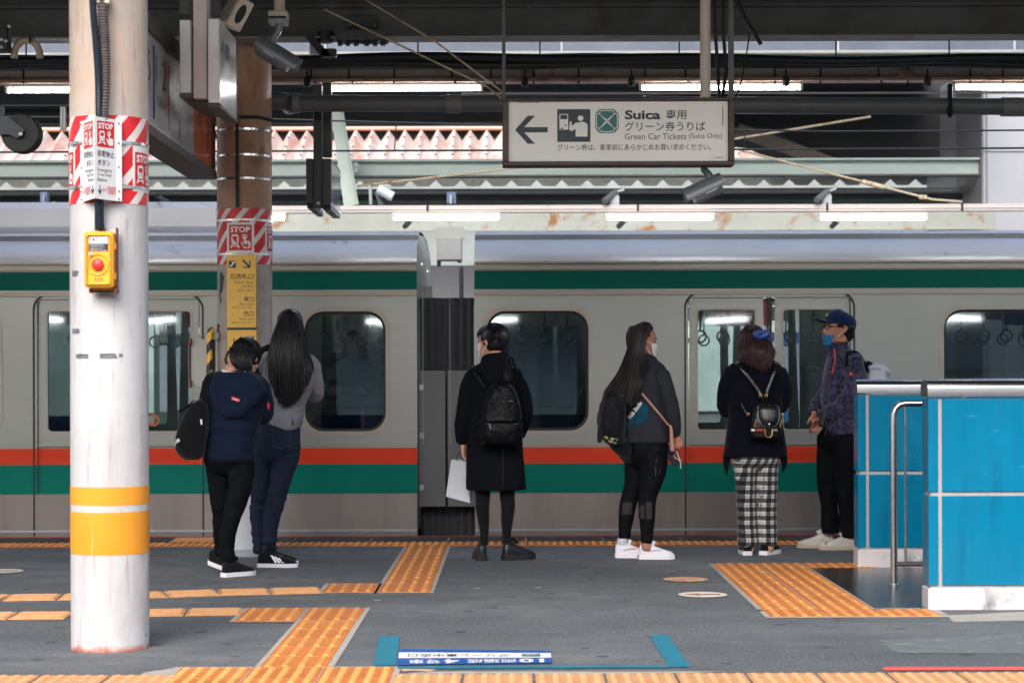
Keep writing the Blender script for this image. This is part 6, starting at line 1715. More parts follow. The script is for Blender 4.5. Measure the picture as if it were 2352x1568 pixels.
# ------------------------------------------------------------------ woman in the black coat
C = Fig('person', 'person in a long black coat with a black backpack, holding a white paper bag', 13.16, 976.1, 717.8, .3846, (430, 1473))
m_coat = cloth('black_wool_coat', C8(12, 16, 22), .2, .9, .6, 300, .0)
m_tights = cloth('black_tights', C8(14, 17, 21), .1, .7, .05, 500, .1)
m_blkleather = M('black_leather', C8(20, 22, 26), .38, var=.2, scale=18, bump=.15, bscale=40)
m_blksole = M('black_sole', C8(28, 30, 34), .55, var=.15)
m_bpack = cloth('black_nylon', C8(8, 11, 15), .25, .42, .8, 250, .0)
torso = [(262, 352, 515, .060, .0), (300, 330, 530, .085, .0), (335, 268, 566, .105, .0), (400, 258, 585, .120), (520, 262, 575, .125), (640, 262, 572, .120), (760, 255, 580, .130), (900, 248, 592, .145), (1000, 245, 600, .150), (1056, 246, 604, .150)]
mb = MB(); C.rows(mb, torso)
armL = [(290, 365, 0, 40), (255, 440, .0, 44), (238, 560, -.01, 44), (222, 680, .02, 42), (216, 772, .06, 36)]
armR = [(548, 390, 0, 40), (585, 470, 0, 42), (602, 570, -.01, 42), (590, 660, .04, 40), (560, 730, .10, 36)]
C.limb(mb, armL); C.limb(mb, armR)
C.limb(mb, [(352, 292, .0, 26), (372, 262, -.02, 16), (420, 252, -.045, 14), (480, 258, -.04, 16), (515, 290, -.01, 22)])
coat = C.build('coat', mb, m_coat, voxel=.0085, smooth=6, disp=folds(.006, 9, 2.2, 1.3, .4, ((C.q(0, 680).z, .18, .005, 16),)))
MB().tube([C.q(466, y, -.158+.012*(1040-y)/400) for y in range(790, 1060, 30)], .003, 6).build('back_vent', m_blksole, C.o)
legs = ([(345, 1010, .0, 52), (345, 1100, .0, 46), (343, 1160, -.005, 43), (350, 1240, .0, 36), (355, 1330, .0, 26), (354, 1380, .0, 25)], [(492, 1010, .0, 52), (492, 1100, .0, 46), (496, 1160, -.005, 43), (490, 1240, .0, 37), (487, 1330, .0, 27), (486, 1380, .0, 26)])
mb = MB()
for l in legs: C.limb(mb, l)
C.rows(mb, [(880, 290, 560, .11), (960, 290, 555, .12), (1040, 292, 548, .11)])
C.build('tights', mb, m_tights, voxel=.008, smooth=4)
TC = headmat(C.q(400, 276, .03), (-.80, .60), .02, 0, 1.06)
body = MB(); head(body, TC); C.rows(body, torso[:8], shrink=.8); C.limb(body, armL, .7); C.limb(body, armR, .7)
for l in legs: C.limb(body, l, .8)
C.rows(body, [(700, 330, 520, .09), (1000, 310, 535, .1), (1060, 300, 550, .08)], shrink=.85)
C.limb(body, [(425, 330, .0, 42), (425, 270, .0, 42), (425, 220, .0, 44)])
hand(body, C.q(228, 785, .06), (0.06, .05, -1), (.3, .9, 0), .165, .55, -1)
C.build('body', body, m_skin, voxel=.0052, smooth=2)
face_bits(TC, C.o); maskmesh(TC, C.o, m_mask)
mb = MB(); tt = lambda *p: TC @ Vector(p)
for (cc_, rr_) in (((0, -.022, .143), (.084, .094, .088)), ((0, .010, .174), (.083, .090, .054)), ((0, -.035, .115), (.081, .078, .085))):
    o = len(mb.v); nu, nv_ = 16, 24
    for i in range(nu+1):
        for j in range(nv_):
            th, ph = pi*i/nu, 2*pi*j/nv_
            mb.v.append(tt(cc_[0]+rr_[0]*sin(th)*cos(ph), cc_[1]+rr_[1]*sin(th)*sin(ph), cc_[2]+rr_[2]*cos(th)))
    for i in range(nu):
        for j in range(nv_): mb.f.append((o+i*nv_+j, o+i*nv_+(j+1) % nv_, o+(i+1)*nv_+(j+1) % nv_, o+(i+1)*nv_+j)); mb.m.append(0)
hr_ = C.build('hair', mb, m_hair, voxel=.006, smooth=3, disp=lambda p, n_: .0025*noise.noise(Vector((p.x*60, p.y*60, p.z*9))))
scalp(TC, C.o, m_hair, 300, (0, -.020, .143), (.086, .096, .090), (.05, .09), 1.0, 2)
strands('ponytail', [[C.q(458, 235, -.04), C.q(470, 290, -.09), C.q(478, 350, -.135), C.q(486, 405, -.15)], [C.q(490, 235, -.02), C.q(512, 290, -.075), C.q(518, 350, -.12), C.q(508, 410, -.145)]], 130, .0045, .008, m_hair, C.o, 10, seed=3)
strands('fringe', [[tt(.06, .02, .2), tt(.075, .055, .16), tt(.076, .06, .125)], [tt(0, .05, .21), tt(.02, .098, .175), tt(.03, .099, .14)], [tt(-.05, .04, .2), tt(-.06, .08, .17), tt(-.06, .082, .138)]], 60, .004, .004, m_hair, C.o, 6, seed=5)
shoe(C.o, C.q(350, 1390) * Vector((1, 0, 0)) + Vector((0, 13.10, 0)) if False else Vector((C.q(346, 1390).x, 13.08, 0)), radians(100), .245, m_blkleather, m_blksole, 1.0, .04, 0, m_blkleather, tall=1.15, w=1.05)
shoe(C.o, Vector((C.q(465, 1390).x, 13.12, 0)), radians(28), .255, m_blkleather, m_blksole, 1.0, .04, 0, m_blkleather, tall=1.15, w=1.05)
# backpack
bk = thing('backpack', 'black nylon backpack with a silver zip, worn on the black coat', 'backpack', C.q(458, 790, -.2))
mb = MB(); C.rows(mb, [(422, 410, 500, .05, -.19), (440, 385, 525, .075, -.20), (500, 362, 552, .085, -.21), (580, 345, 572, .09, -.215), (660, 336, 580, .095, -.22), (740, 332, 580, .095, -.22), (782, 345, 566, .085, -.215)], e=3.0)
C.rows(mb, [(650, 352, 566, .05, -.285), (720, 350, 566, .055, -.29), (775, 362, 556, .045, -.285)], e=3)
C.rows(mb, [(640, 322, 352, .06, -.2), (720, 320, 350, .06, -.2), (775, 328, 352, .05, -.2)])
pack = solid('pack', mb, m_bpack, bk, .008, 4, folds(.007, 12, 8, 4.2, .9))
zp = MB().tube([C.q(x, 655+9*sin((x-365)/190*pi), -.338+.00012*abs(x-455)) for x in range(362, 562, 8)], .0036, 6).build('zip', m_chrome, bk)
MB().box(C.q(392, 672, -.345), (.012, .006, .045), None, .002).build('zip_pull', m_chrome, bk)
MB().tube([C.q(x, 520+(x-440)*.3*(1 if x > 440 else -1)*.35, -.302) for x in range(385, 545, 10)], .0035, 6).build('seam', m_blksole, bk)
MB().box(C.q(512, 524, -.315), (.026, .006, .014), None, .003).build('badge', m_chrome, bk)
for pts in ([C.q(372, 445, -.20), C.q(335, 390, -.165), C.q(290, 335, -.125), C.q(278, 318, -.06), C.q(284, 330, .02), C.q(300, 380, .11)], [C.q(520, 440, -.20), C.q(532, 385, -.16), C.q(540, 335, -.11), C.q(538, 322, -.05), C.q(530, 335, .03), C.q(520, 380, .11)]):
    strap('strap', pts, .045, .010, m_bpack, bk, up=(1, 0, 0))
strap('grab_loop', [C.q(430, 428, -.19), C.q(435, 408, -.185), C.q(462, 404, -.185), C.q(470, 428, -.19)], .018, .006, m_bpack, bk)
# paper bag
pb = thing('paper_bag', 'white paper carrier bag hanging from the hand of the person in the black coat', 'bag', C.q(205, 1120, .1))
m_paper = M('white_paper', C8(206, 212, 224), .7, var=.04, scale=6, bump=.25, bscale=9, bdist=.01)
tl_, tr_, bl_, br_ = C.q(156, 878, .02), C.q(262, 892, .07), C.q(124, 1098, .02), C.q(268, 1138, .04)
dep = Vector((.045, .13, .006))
A_ = [bl_, br_, tr_, tl_]; B_ = [bl_+dep, br_+dep, tr_+dep*.75, tl_+dep*.75]
mb = MB()
ng = 8
def bil(Q, u, v): return Q[0].lerp(Q[1], u).lerp(Q[3].lerp(Q[2], u), v)
crease = lambda p: Vector((0, 1, 0))*.006*noise.noise(p*14)
mb.grid(lambda u, v: bil(A_, u, v)+crease(bil(A_, u, v)), ng, ng)
mb.grid(lambda u, v: bil(B_, u, v)+crease(bil(B_, u, v)), ng, ng)
def gus(a0, a1, b0, b1, s):
    return lambda u, v: a0.lerp(a1, v).lerp(b0.lerp(b1, v), u)+Vector((s*.03*sin(pi*u)*v, 0, 0))
mb.grid(gus(A_[0], A_[3], B_[0], B_[3], 1), ng, ng); mb.grid(gus(A_[1], A_[2], B_[1], B_[2], -1), ng, ng)
mb.add([A_[0], A_[1], B_[1], B_[0]], [(0, 1, 2, 3)])
mb.build('bag_body', m_paper, pb, smooth=40)
hp = C.q(228, 832, .085)
for Q in (A_, B_):
    MB().tube(spline([Q[3].lerp(Q[2], .3), Q[3].lerp(Q[2], .42)+Vector((0, 0, .05)), hp, Q[3].lerp(Q[2], .62)+Vector((0, 0, .05)), Q[3].lerp(Q[2], .72)], 12), .0035, 6).build('handle', m_blksole, pb)

# ------------------------------------------------------------------ woman in the grey jacket, profile
Dw = Fig('person', 'person with long dark hair, white mask, grey jacket, black leggings and white shoes', 13.24, 1320.7, 717.8, .37726, (400, 1490))
m_jack = cloth('charcoal_jacket', C8(44, 48, 55), .12, .88, .7, 350, .0)
m_legg = cloth('black_leggings', C8(9, 13, 17), .15, .7, .12, 400, .0)
m_meshp = cloth('sheer_mesh_panel', C8(58, 52, 55), .1, .6, .05, 600, 0)
m_wshoe = M('white_canvas', C8(228, 228, 238), .6, var=.04, scale=8, bump=.1, bscale=80); m_wsole = M('white_rubber', C8(236, 234, 240), .5, var=.03)
torso = [(262, 402, 478, .045, .0), (292, 378, 500, .075), (330, 345, 545, .125), (400, 325, 566, .155), (500, 312, 566, .165), (600, 302, 568, .160), (700, 300, 574, .165), (788, 299, 578, .170)]
mb = MB(); Dw.rows(mb, torso, e=2.6)
armN = [(520, 375, -.13, 44), (545, 460, -.165, 46), (572, 560, -.165, 44), (590, 650, -.145, 40), (606, 738, -.11, 30)]
armF = [(520, 375, .13, 40), (545, 480, .17, 40), (570, 600, .15, 38), (590, 700, .08, 34)]
Dw.limb(mb, armN); Dw.limb(mb, armF)
Dw.limb(mb, [(405, 285, -.05, 18), (420, 262, -.055, 13), (462, 268, -.045, 13), (486, 290, -.03, 15)])
jacket = Dw.build('jacket', mb, m_jack, voxel=.0085, smooth=6, disp=folds(.010, 6, 2.5, 7.7, .7, ((Dw.q(0, 560).z, .13, .006, 18),)))
legs = ([(395, 830, .08, 92), (385, 930, .08, 82), (372, 1030, .08, 68), (345, 1110, .08, 56), (325, 1180, .08, 52), (316, 1250, .08, 48), (308, 1320, .08, 40), (306, 1376, .08, 36)],
        [(470, 830, -.06, 92), (475, 930, -.06, 84), (460, 1020, -.06, 72), (442, 1100, -.06, 58), (433, 1170, -.06, 54), (436, 1250, -.06, 49), (434, 1330, -.06, 40), (432, 1394, -.06, 35)])
mb = MB()
for l in legs: Dw.limb(mb, l)
Dw.rows(mb, [(740, 325, 560, .14), (800, 318, 566, .16), (870, 325, 558, .145), (920, 345, 540, .10), (950, 380, 500, .05)])
lg_ = Dw.build('leggings', mb, m_legg, voxel=.008, smooth=5, disp=folds(.002, 12, 12, 2.1))
panel_fn = lambda x, y: Dw.q(x, y)  # maps mesh panel outlines onto the figure
onto(lg_, None, 'mesh_panel', [rect2d(x0, y0, x1, y1, 5, 5) for x0, x1, y0, y1 in ((276, 350, 1155, 1228),)], panel_fn, m_meshp, .0015, Dw.o)
onto(lg_, None, 'mesh_panel', [merge2d(rect2d(384, 1168, 416, 1248, 4, 5), rect2d(426, 1145, 462, 1248, 4, 5))], panel_fn, m_meshp, .0015, Dw.o)
onto(lg_, None, 'mesh_panel', [poly2d([(484, 878), (512, 950), (505, 978), (478, 990), (474, 940)])], panel_fn, m_meshp, .0015, Dw.o)
TD = headmat(Dw.q(482, 279, .0)+Vector((-.085, 0, 0)), (.955, .30), -.03, 0, 1.03)
body = MB(); head(body, TD); Dw.rows(body, torso, shrink=.8); Dw.limb(body, armN, .7); Dw.limb(body, armF, .7)
for l in legs: Dw.limb(body, [(a, b, c, w if i < 6 else w*.9/.8) for i, (a, b, c, w) in enumerate(l)]+[(l[-1][0]-2, l[-1][1]+40, l[-1][2], 36)], .8)
Dw.rows(body, [(700, 330, 550, .12), (860, 335, 550, .13)], shrink=.85)
Dw.limb(body, [(430, 320, .0, 44), (432, 270, .0, 42), (428, 220, .0, 44)])
hand(body, Dw.q(612, 738, -.10), (.10, .15, -1), (.85, -.3, 0), .15, .85, 1)
Dw.limb(body, [(596, 690, .06, 24), (606, 760, .0, 20), (610, 800, -.03, 17)])
hand(body, Dw.q(612, 800, -.03), (-.05, -.1, -1), (.5, .8, 0), .16, .55, 1)
Dw.build('body', body, m_skin2, voxel=.0052, smooth=2)
face_bits(TD, Dw.o); maskmesh(TD, Dw.o, m_mask, .002, .102)
tt = lambda *p: TD @ Vector(p)
def ellip(mb, c, r, fn, nu=16, nv_=24):
    o = len(mb.v)
    for i in range(nu+1):
        for j in range(nv_):
            th, ph = pi*i/nu, 2*pi*j/nv_; mb.v.append(fn(c[0]+r[0]*sin(th)*cos(ph), c[1]+r[1]*sin(th)*sin(ph), c[2]+r[2]*cos(th)))
    for i in range(nu):
        for j in range(nv_): mb.f.append((o+i*nv_+j, o+i*nv_+(j+1) % nv_, o+(i+1)*nv_+(j+1) % nv_, o+(i+1)*nv_+j)); mb.m.append(0)
mb = MB(); ellip(mb, (0, -.028, .148), (.081, .090, .080), tt); ellip(mb, (0, -.006, .182), (.068, .074, .042), tt); ellip(mb, (0, -.070, .185), (.048, .038, .038), tt); ellip(mb, (0, -.05, .12), (.076, .065, .09), tt)
Dw.build('hair', mb, m_hairb, voxel=.006, smooth=3, disp=lambda p, n_: .002*noise.noise(Vector((p.x*50, p.y*50, p.z*10))))
gd_ = [[Dw.q(415, 62, -.02), Dw.q(352, 100, -.05), Dw.q(322, 230, -.10), Dw.q(262, 370, -.19), Dw.q(165, 492, -.24)],
       [Dw.q(425, 60, -.04), Dw.q(366, 110, -.075), Dw.q(335, 240, -.13), Dw.q(290, 390, -.20), Dw.q(225, 500, -.24)],
       [Dw.q(440, 64, -.06), Dw.q(385, 110, -.095), Dw.q(350, 260, -.14), Dw.q(320, 420, -.195), Dw.q(290, 540, -.21)],
       [Dw.q(455, 70, -.065), Dw.q(402, 130, -.10), Dw.q(375, 280, -.14), Dw.q(352, 430, -.19), Dw.q(325, 570, -.20)],
       [Dw.q(456, 80, -.07), Dw.q(414, 150, -.098), Dw.q(398, 290, -.13), Dw.q(380, 420, -.185), Dw.q(352, 555, -.195)],
       [Dw.q(466, 92, -.065), Dw.q(420, 160, -.092), Dw.q(405, 290, -.115), Dw.q(388, 400, -.178), Dw.q(372, 500, -.19)]]
strands('long_hair', gd_, 420, .0042, .011, m_hairb, Dw.o, 14, .3, 11)
strands('long_hair', [[p+Vector((.0, .07, 0)) for p in g] for g in gd_[:5]], 90, .004, .010, m_hairb, Dw.o, 12, .3, 12)
strands('swept_hair', [[tt(.0, .070, .200), tt(.045, .02, .212), tt(.06, -.04, .20), tt(.045, -.09, .17)], [tt(.04, .062, .185), tt(.070, .01, .185), tt(.079, -.04, .165), tt(.06, -.09, .14)], [tt(.064, .038, .150), tt(.079, .0, .148), tt(.085, -.04, .13), tt(.065, -.09, .10)]], 90, .003, .002, m_hairb, Dw.o, 8, .1, 13)
for nm_, hx_, yy_, zz in (('l', 245, 13.31, 1485), ('r', 384, 13.20, 1495)):
    sh_ = shoe(Dw.o, Vector((Dw.q(hx_, 1400).x, yy_, 0)), radians(-4), .252, m_wshoe, m_wsole, .95, .032, 0, m_wshoe, tall=1.0, w=.92)
    a0 = Vector((Dw.q(hx_, 1400).x, yy_-.041, 0))
    MB().tube([a0+Vector((x, .004*abs(x-.1)*10*0, z)) for x, z in ((.06, .055), (.09, .062), (.125, .066), (.155, .058), (.19, .052))], [.002, .004, .005, .004, .002], 6, flat=.4).build('side_stripe', M('iridescent_pink', C8(206, 160, 170), .35), sh_)
    MB().box(Vector((Dw.q(hx_, 1400).x-.003, yy_, .02)), (.006, .03, .018), None, .001).build('heel_tab', M('heel_red', C8(190, 70, 70), .5), sh_)
    MB().tube([Vector((Dw.q(hx_, 1400).x+.055, yy_, .095)), Vector((Dw.q(hx_, 1400).x+.055, yy_, .135))], .038, 14).build('sock', M('ankle_sock', C8(206, 214, 222), .8), sh_)
# jacket print
i_wht = M('print_white_cloth', C8(226, 226, 226), .8); i_tea = cloth('print_teal_cloth', C8(10, 96, 124), .3, .85, .2, c2=C8(10, 60, 80))
def blot(seed, cx, cy, rx, ry, n=26):
    rnd = random.Random(seed); return poly2d([(cx+rx*cos(2*pi*i/n)*(.72+.4*rnd.random()), cy+ry*sin(2*pi*i/n)*(.72+.45*rnd.random())) for i in range(n)])
for sd_, cx, cy, rx, ry in ((1, 398, 615, 34, 58), (2, 372, 650, 26, 30), (3, 322, 680, 16, 26), (4, 415, 590, 26, 40), (5, 345, 640, 20, 34)):
    onto(jacket, None, 'print_blot', [blot(sd_, cx, cy, rx, ry)], lambda x, y: Dw.q(x, y), i_tea, .0025+.0003*sd_, jacket)
v, f = text2d('Hula Studio', bold=.03)
v, f = fit((v, f), 0, -13, 128, 15); v = [(x, -y) for x, y in v]
v, f = rot2d((v, f), radians(-50)); v = [(318+x*.86+4, 640+y) for x, y in v]
onto(jacket, None, 'print_lettering', [(v, f)], lambda x, y: Dw.q(x, y), i_wht, .006, jacket)
# backpack of the woman in grey
bk = thing('backpack', 'bulky dark backpack hanging low behind the person in the grey jacket', 'backpack', Dw.q(220, 790, -.1))
m_bp2 = cloth('dark_nylon', C8(14, 18, 24), .25, .6, .8, 250)
mb = MB(); Dw.rows(mb, [(462, 200, 300, .06, -.10), (500, 172, 306, .10, -.10), (580, 144, 306, .12, -.10), (680, 134, 304, .125, -.10), (750, 150, 302, .11, -.10), (795, 200, 298, .08, -.10)], e=2.8)
Dw.rows(mb, [(770, 198, 340, .09, -.05), (830, 225, 345, .09, -.04), (880, 275, 345, .07, -.02), (915, 318, 345, .04, 0)], e=2.3)
solid('pack', mb, m_bp2, bk, .009, 4, folds(.010, 10, 5, 9.1, .8))
strap('strap', [Dw.q(145, 700, -.18), Dw.q(140, 745, -.19), Dw.q(143, 785, -.19)], .03, .006, m_bp2, bk, up=(1, 0, 0))
strap('strap', [Dw.q(310, 500, -.15), Dw.q(395, 380, -.17), Dw.q(455, 310, -.09), Dw.q(500, 330, -.02), Dw.q(540, 440, .02)], .04, .008, m_bp2, bk, up=(0, 0, 1))
MB().box(Dw.q(266, 514, -.2), (.018, .006, .04), Matrix.Rotation(.4, 3, 'Y'), .002).build('tag', i_white, bk)
for k, (x, y) in enumerate(((172, 748), (196, 772), (220, 780), (206, 756), (232, 760))):
    MB().tube([Dw.q(x, y, -.205), Dw.q(x+14, y+10, -.21), Dw.q(x+26, y+4, -.2)], [.006, .010, .004], 6).build('ribbon', M('ribbon%d' % k, [C8(176, 160, 70), C8(150, 150, 140), C8(120, 130, 70), C8(196, 176, 120), C8(90, 96, 80)][k], .7), bk, smooth=60)
# pink shoulder bag strap, phone with beads
sb = thing('shoulder_bag', 'small pink brown crossbody bag with a thin strap on the grey jacket', 'bag', Dw.q(578, 840, -.12))
m_pink = M('pink_leather', C8(196, 144, 130), .5, var=.08, scale=12, bump=.1)
o_ = [Dw.q(395+165*t, 488+192*t, 0) for t in [i/14 for i in range(15)]]
me = jacket.data; wl_ = worldloc(jacket); bvh = BVHTree.FromPolygons([v.co+wl_ for v in me.vertices], [tuple(p.vertices) for p in me.polygons])
pts = []
for p in o_:
    h = bvh.ray_cast(p-Vector((0, 1.2, 0)), Vector((0, 1, 0))); pts.append((h[0] if h[0] is not None else p)-Vector((0, .006, 0)))
MB().tube(pts, .0075, 6).build('strap', m_pink, sb, smooth=60)
mb = MB(); Dw.rows(mb, [(676, 562, 574, .018, -.16), (710, 563, 584, .03, -.15), (780, 566, 592, .035, -.135), (830, 568, 596, .035, -.125), (842, 570, 594, .025, -.12)], e=3)
solid('pouch', mb, m_pink, sb, .006, 2)
ph_ = thing('phone', 'black phone with a pale beaded strap held by the person in the grey jacket', 'phone', Dw.q(585, 905, -.06))
R_ = Matrix.Rotation(radians(-32), 3, 'Y')
MB().box(Dw.q(585, 866, -.07), (.075, .012, .15), R_ @ Matrix.Rotation(.5, 3, 'Z'), .006).build('case', m_blksole, ph_, smooth=40)
for i in range(14):
    t = i/13; c_ = Dw.q(612+24*min(1, t*1.4), 842+98*t, -.09)
    MB().lathe([(0, -.006), (.006, 0), (0, .006)], c_, 6).build('bead', M('bead%d' % (i % 3), [C8(206, 230, 206), C8(226, 206, 220), C8(196, 214, 232)][i % 3], .3), ph_)

# ------------------------------------------------------------------ woman in plaid trousers
E = Fig('person', 'person in navy cardigan and black and white plaid trousers, blue scrunchie in brown hair', 13.51, 1596.3, 717.8, .37, (388, 1498))
m_knit = cloth('navy_knit', C8(9, 13, 26), .2, .92, .6, 260, .05)
def plaid():
    k = NT('plaid_flannel'); o_ = k.sep()
    u = k.math('ADD', o_[0], k.math('MULTIPLY', o_[1], .85)); v = o_[2]
    def band(c, per, w):
        f = k.math('FRACT', k.math('ADD', k.math('DIVIDE', c, per), 10.0)); return k.math('LESS_THAN', f, w)
    def pat(c):
        dark = band(c, .062, .52)
        fine = band(k.math('ADD', c, -.041), .062, .10)
        return dark, fine
    du, fu = pat(u); dv_, fv = pat(v)
    s = k.math('ADD', du, dv_)
    c = k.mix(k.math('MINIMUM', k.math('MULTIPLY', s, .86), 1.0), C8(206, 206, 208), C8(12, 15, 20))
    c = k.mix(k.math('MULTIPLY', k.math('ADD', fu, fv), .45), c, C8(40, 44, 50))
    k.base(c); k.set(Roughness=.9, Sheen_Weight=.15); k.bump(k.noise(1, 4, .55, vec=k.mapped((9, 9, 5)), dist=.4), .4, .012); return k.mat
torso = [(286, 300, 470, .06, 0), (305, 262, 500, .085), (325, 214, 530, .105), (400, 200, 545, .125), (520, 205, 540, .130), (640, 212, 535, .130), (720, 203, 545, .135), (800, 190, 558, .140), (860, 180, 570, .140), (892, 176, 574, .135)]
mb = MB(); E.rows(mb, torso)
armL = [(225, 360, 0, 42), (193, 440, -.01, 46), (182, 540, .02, 46), (200, 610, .10, 38), (240, 620, .22, 30)]
armR = [(525, 360, 0, 42), (552, 440, -.01, 44), (560, 530, .02, 44), (545, 590, .10, 38), (505, 600, .22, 30)]
E.limb(mb, armL); E.limb(mb, armR)
# pointed side hems
for pts in ([(210, 850, .0, 28), (200, 895, .0, 24), (194, 945, .0, 17), (198, 1008, .0, 4)], [(540, 850, .0, 28), (550, 895, .0, 24), (553, 945, .0, 18), (538, 1008, .0, 4)]): E.limb(mb, pts, 1.0, 1.0)
card = E.build('cardigan', mb, m_knit, voxel=.0085, smooth=5, disp=folds(.006, 9, 2.2, 3.3, .4, ((E.q(0, 600).z, .1, .005, 18),)))
legs = ([(305, 880, 0, 82), (312, 1000, 0, 70), (316, 1110, 0, 62), (322, 1220, 0, 60), (328, 1340, 0, 62), (332, 1448, 0, 66)], [(448, 880, 0, 80), (450, 1000, 0, 66), (450, 1110, 0, 60), (450, 1220, 0, 56), (452, 1340, 0, 54), (453, 1440, 0, 54)])
mb = MB()
for l in legs: E.limb(mb, l, ends=False)
E.rows(mb, [(780, 232, 522, .12), (860, 222, 530, .135), (930, 232, 520, .11), (965, 270, 480, .06)])
E.build('trousers', mb, plaid(), voxel=.0085, smooth=4, disp=folds(.006, 9, 5, 5.5, .6, ((E.q(0, 1400).z, .12, .005, 22), (E.q(0, 1120).z, .1, .004, 18))))
TE = headmat(E.q(362, 282, .05), (.10, 1), -.12, 0, 1.0)
body = MB(); head(body, TE); E.rows(body, torso, shrink=.8); E.limb(body, armL, .7); E.limb(body, armR, .7)
for l in legs: E.limb(body, [(a, b, c, 40) for a, b, c, w in l]+[(l[-1][0], 1475, 0, 34)])
E.rows(body, [(760, 250, 500, .11), (900, 250, 505, .11)])
E.limb(body, [(362, 320, 0, 46), (362, 270, .0, 44), (362, 220, .01, 44)])
hand(body, E.q(262, 612, .25), (.8, .5, .3), (0, .3, 1), .16, .6, 1); hand(body, E.q(488, 596, .25), (-.8, .5, .3), (0, .3, 1), .16, .6, -1)
E.build('body', body, m_skin, voxel=.0055, smooth=2); face_bits(TE, E.o)
tt = lambda *p: TE @ Vector(p)
mb = MB(); ellip(mb, (0, -.018, .150), (.086, .092, .082), tt); ellip(mb, (0, -.045, .10), (.082, .065, .09), tt); ellip(mb, (0, .02, .185), (.07, .07, .045), tt)
E.build('hair', mb, m_hairr, voxel=.0065, smooth=3, disp=lambda p, n_: .003*noise.noise(Vector((p.x*55, p.y*55, p.z*9))))
z_ = E.q(0, 120).z
scalp(TE, E.o, m_hairr, 260, (0, -.018, .150), (.088, .094, .084), (.07, .1), .6, 6)
strands('loose_hair', [[E.q(288, 150, -.03), E.q(268, 220, -.08), E.q(262, 270, -.10), E.q(258, 305, -.11)], [E.q(310, 130, -.07), E.q(298, 220, -.12), E.q(300, 270, -.13), E.q(310, 315, -.135)], [E.q(345, 130, -.09), E.q(340, 220, -.14), E.q(346, 290, -.145), E.q(358, 345, -.145)], [E.q(385, 150, -.1), E.q(390, 230, -.145), E.q(402, 310, -.15), E.q(408, 372, -.15)], [E.q(420, 150, -.085), E.q(440, 220, -.125), E.q(446, 290, -.14), E.q(438, 350, -.14)], [E.q(432, 150, -.04), E.q(462, 205, -.09), E.q(474, 245, -.11), E.q(480, 250, -.11)]], 380, .0042, .010, m_hairr, E.o, 12, .3, 21)
mb = MB()
for i in range(7):
    a = 2*pi*i/7; c_ = E.q(398, 138, -.115)
    ellip(mb, (0, 0, 0), (.030, .022, .020), lambda x, y, z, a=a, c_=c_: c_+Vector((.036*cos(a)+x, -.008+y, .018*sin(a)+z)), 8, 10)
E.build('scrunchie', mb, M('blue_satin', C8(24, 66, 140), .35, var=.3, scale=30, stain=C8(120, 160, 214), stain_amt=(.58, .66), stain_scale=26), voxel=.005, smooth=1)
m_bcan = cloth('black_canvas', C8(14, 16, 20), .2, .8, .1)
shoe(E.o, Vector((E.q(322, 1470).x, 13.44, 0)), radians(92), .245, m_bcan, m_wsole, 1, .030, 0, i_white)
shoe(E.o, Vector((E.q(415, 1470).x, 13.46, 0)), radians(55), .245, m_bcan, m_wsole, 1, .030, 0, i_white)
bk = thing('mini_backpack', 'small black leather backpack with brass buckle on the navy cardigan', 'backpack', E.q(415, 770, -.16))
m_blk2 = M('glossy_black_leather', C8(18, 20, 24), .28, var=.2, scale=14, bump=.12, bscale=30)
m_brass = M('brass', C8(196, 158, 110), .3, metal=1, var=.1)
mb = MB(); E.rows(mb, [(575, 352, 488, .045, -.19), (600, 340, 502, .06, -.195), (680, 326, 515, .068, -.20), (755, 322, 512, .066, -.20), (770, 332, 504, .055, -.2)], e=3.5)
solid('pack', mb, m_blk2, bk, .006, 3)
mb = MB(); E.rows(mb, [(562, 372, 470, .03, -.2), (580, 358, 490, .050, -.222), (640, 362, 494, .055, -.235), (680, 372, 486, .05, -.242), (700, 395, 466, .035, -.245)], e=2.8)
fl2 = solid('flap', mb, m_blk2, bk, .005, 2)
MB().tube([E.q(x, y, -.272 if y > 600 else -.25) for x, y in ((362, 575), (363, 640), (378, 682), (400, 698), (430, 702), (460, 698), (482, 680), (492, 640), (490, 580))], .0022, 5).build('piping', M('grey_piping', C8(150, 150, 150), .5), bk)
for x0, x1, mt_ in ((322, 350, i_cream), (350, 395, M('band_red', C8(170, 60, 56), .5)), (450, 482, M('band_grey', C8(120, 120, 124), .5))):
    MB().box(E.q((x0+x1)/2, 722, -.264+(.012 if x0 < 340 else 0)), ((x1-x0)*E.s, .010, .016), None, .002).build('trim_band', mt_, bk)
for x in (345, 500): MB().box(E.q(x, 680, -.255), (.010, .010, .06), Matrix.Rotation(.15, 3, 'Y'), .002).build('zip_pull', m_brass, bk)
MB().tube([E.q(403, 715, -.275), E.q(403, 750, -.278), E.q(415, 765, -.278), E.q(435, 765, -.278), E.q(447, 750, -.278), E.q(447, 715, -.275)], .0055, 8).build('buckle', m_brass, bk, smooth=60)
MB().box(E.q(425, 708, -.283), (.032, .008, .025), None, .002).build('tab', m_blk2, bk)
MB().lathe([(0, -.006), (.006, -.005), (.006, 0)], E.q(427, 687, -.292), 10, axis='Y').build('stud', m_chrome, bk)
strap('strap', [E.q(405, 560, -.20), E.q(400, 515, -.165), E.q(350, 440, -.15), E.q(290, 360, -.135), E.q(252, 312, -.09), E.q(248, 310, -.02), E.q(256, 340, .09)], .030, .007, m_blk2, bk, up=(1, 0, 0))
strap('strap', [E.q(410, 560, -.20), E.q(418, 515, -.165), E.q(448, 440, -.15), E.q(478, 360, -.135), E.q(497, 312, -.09), E.q(500, 310, -.02), E.q(490, 340, .09)], .026, .007, m_blk2, bk, up=(1, 0, 0))
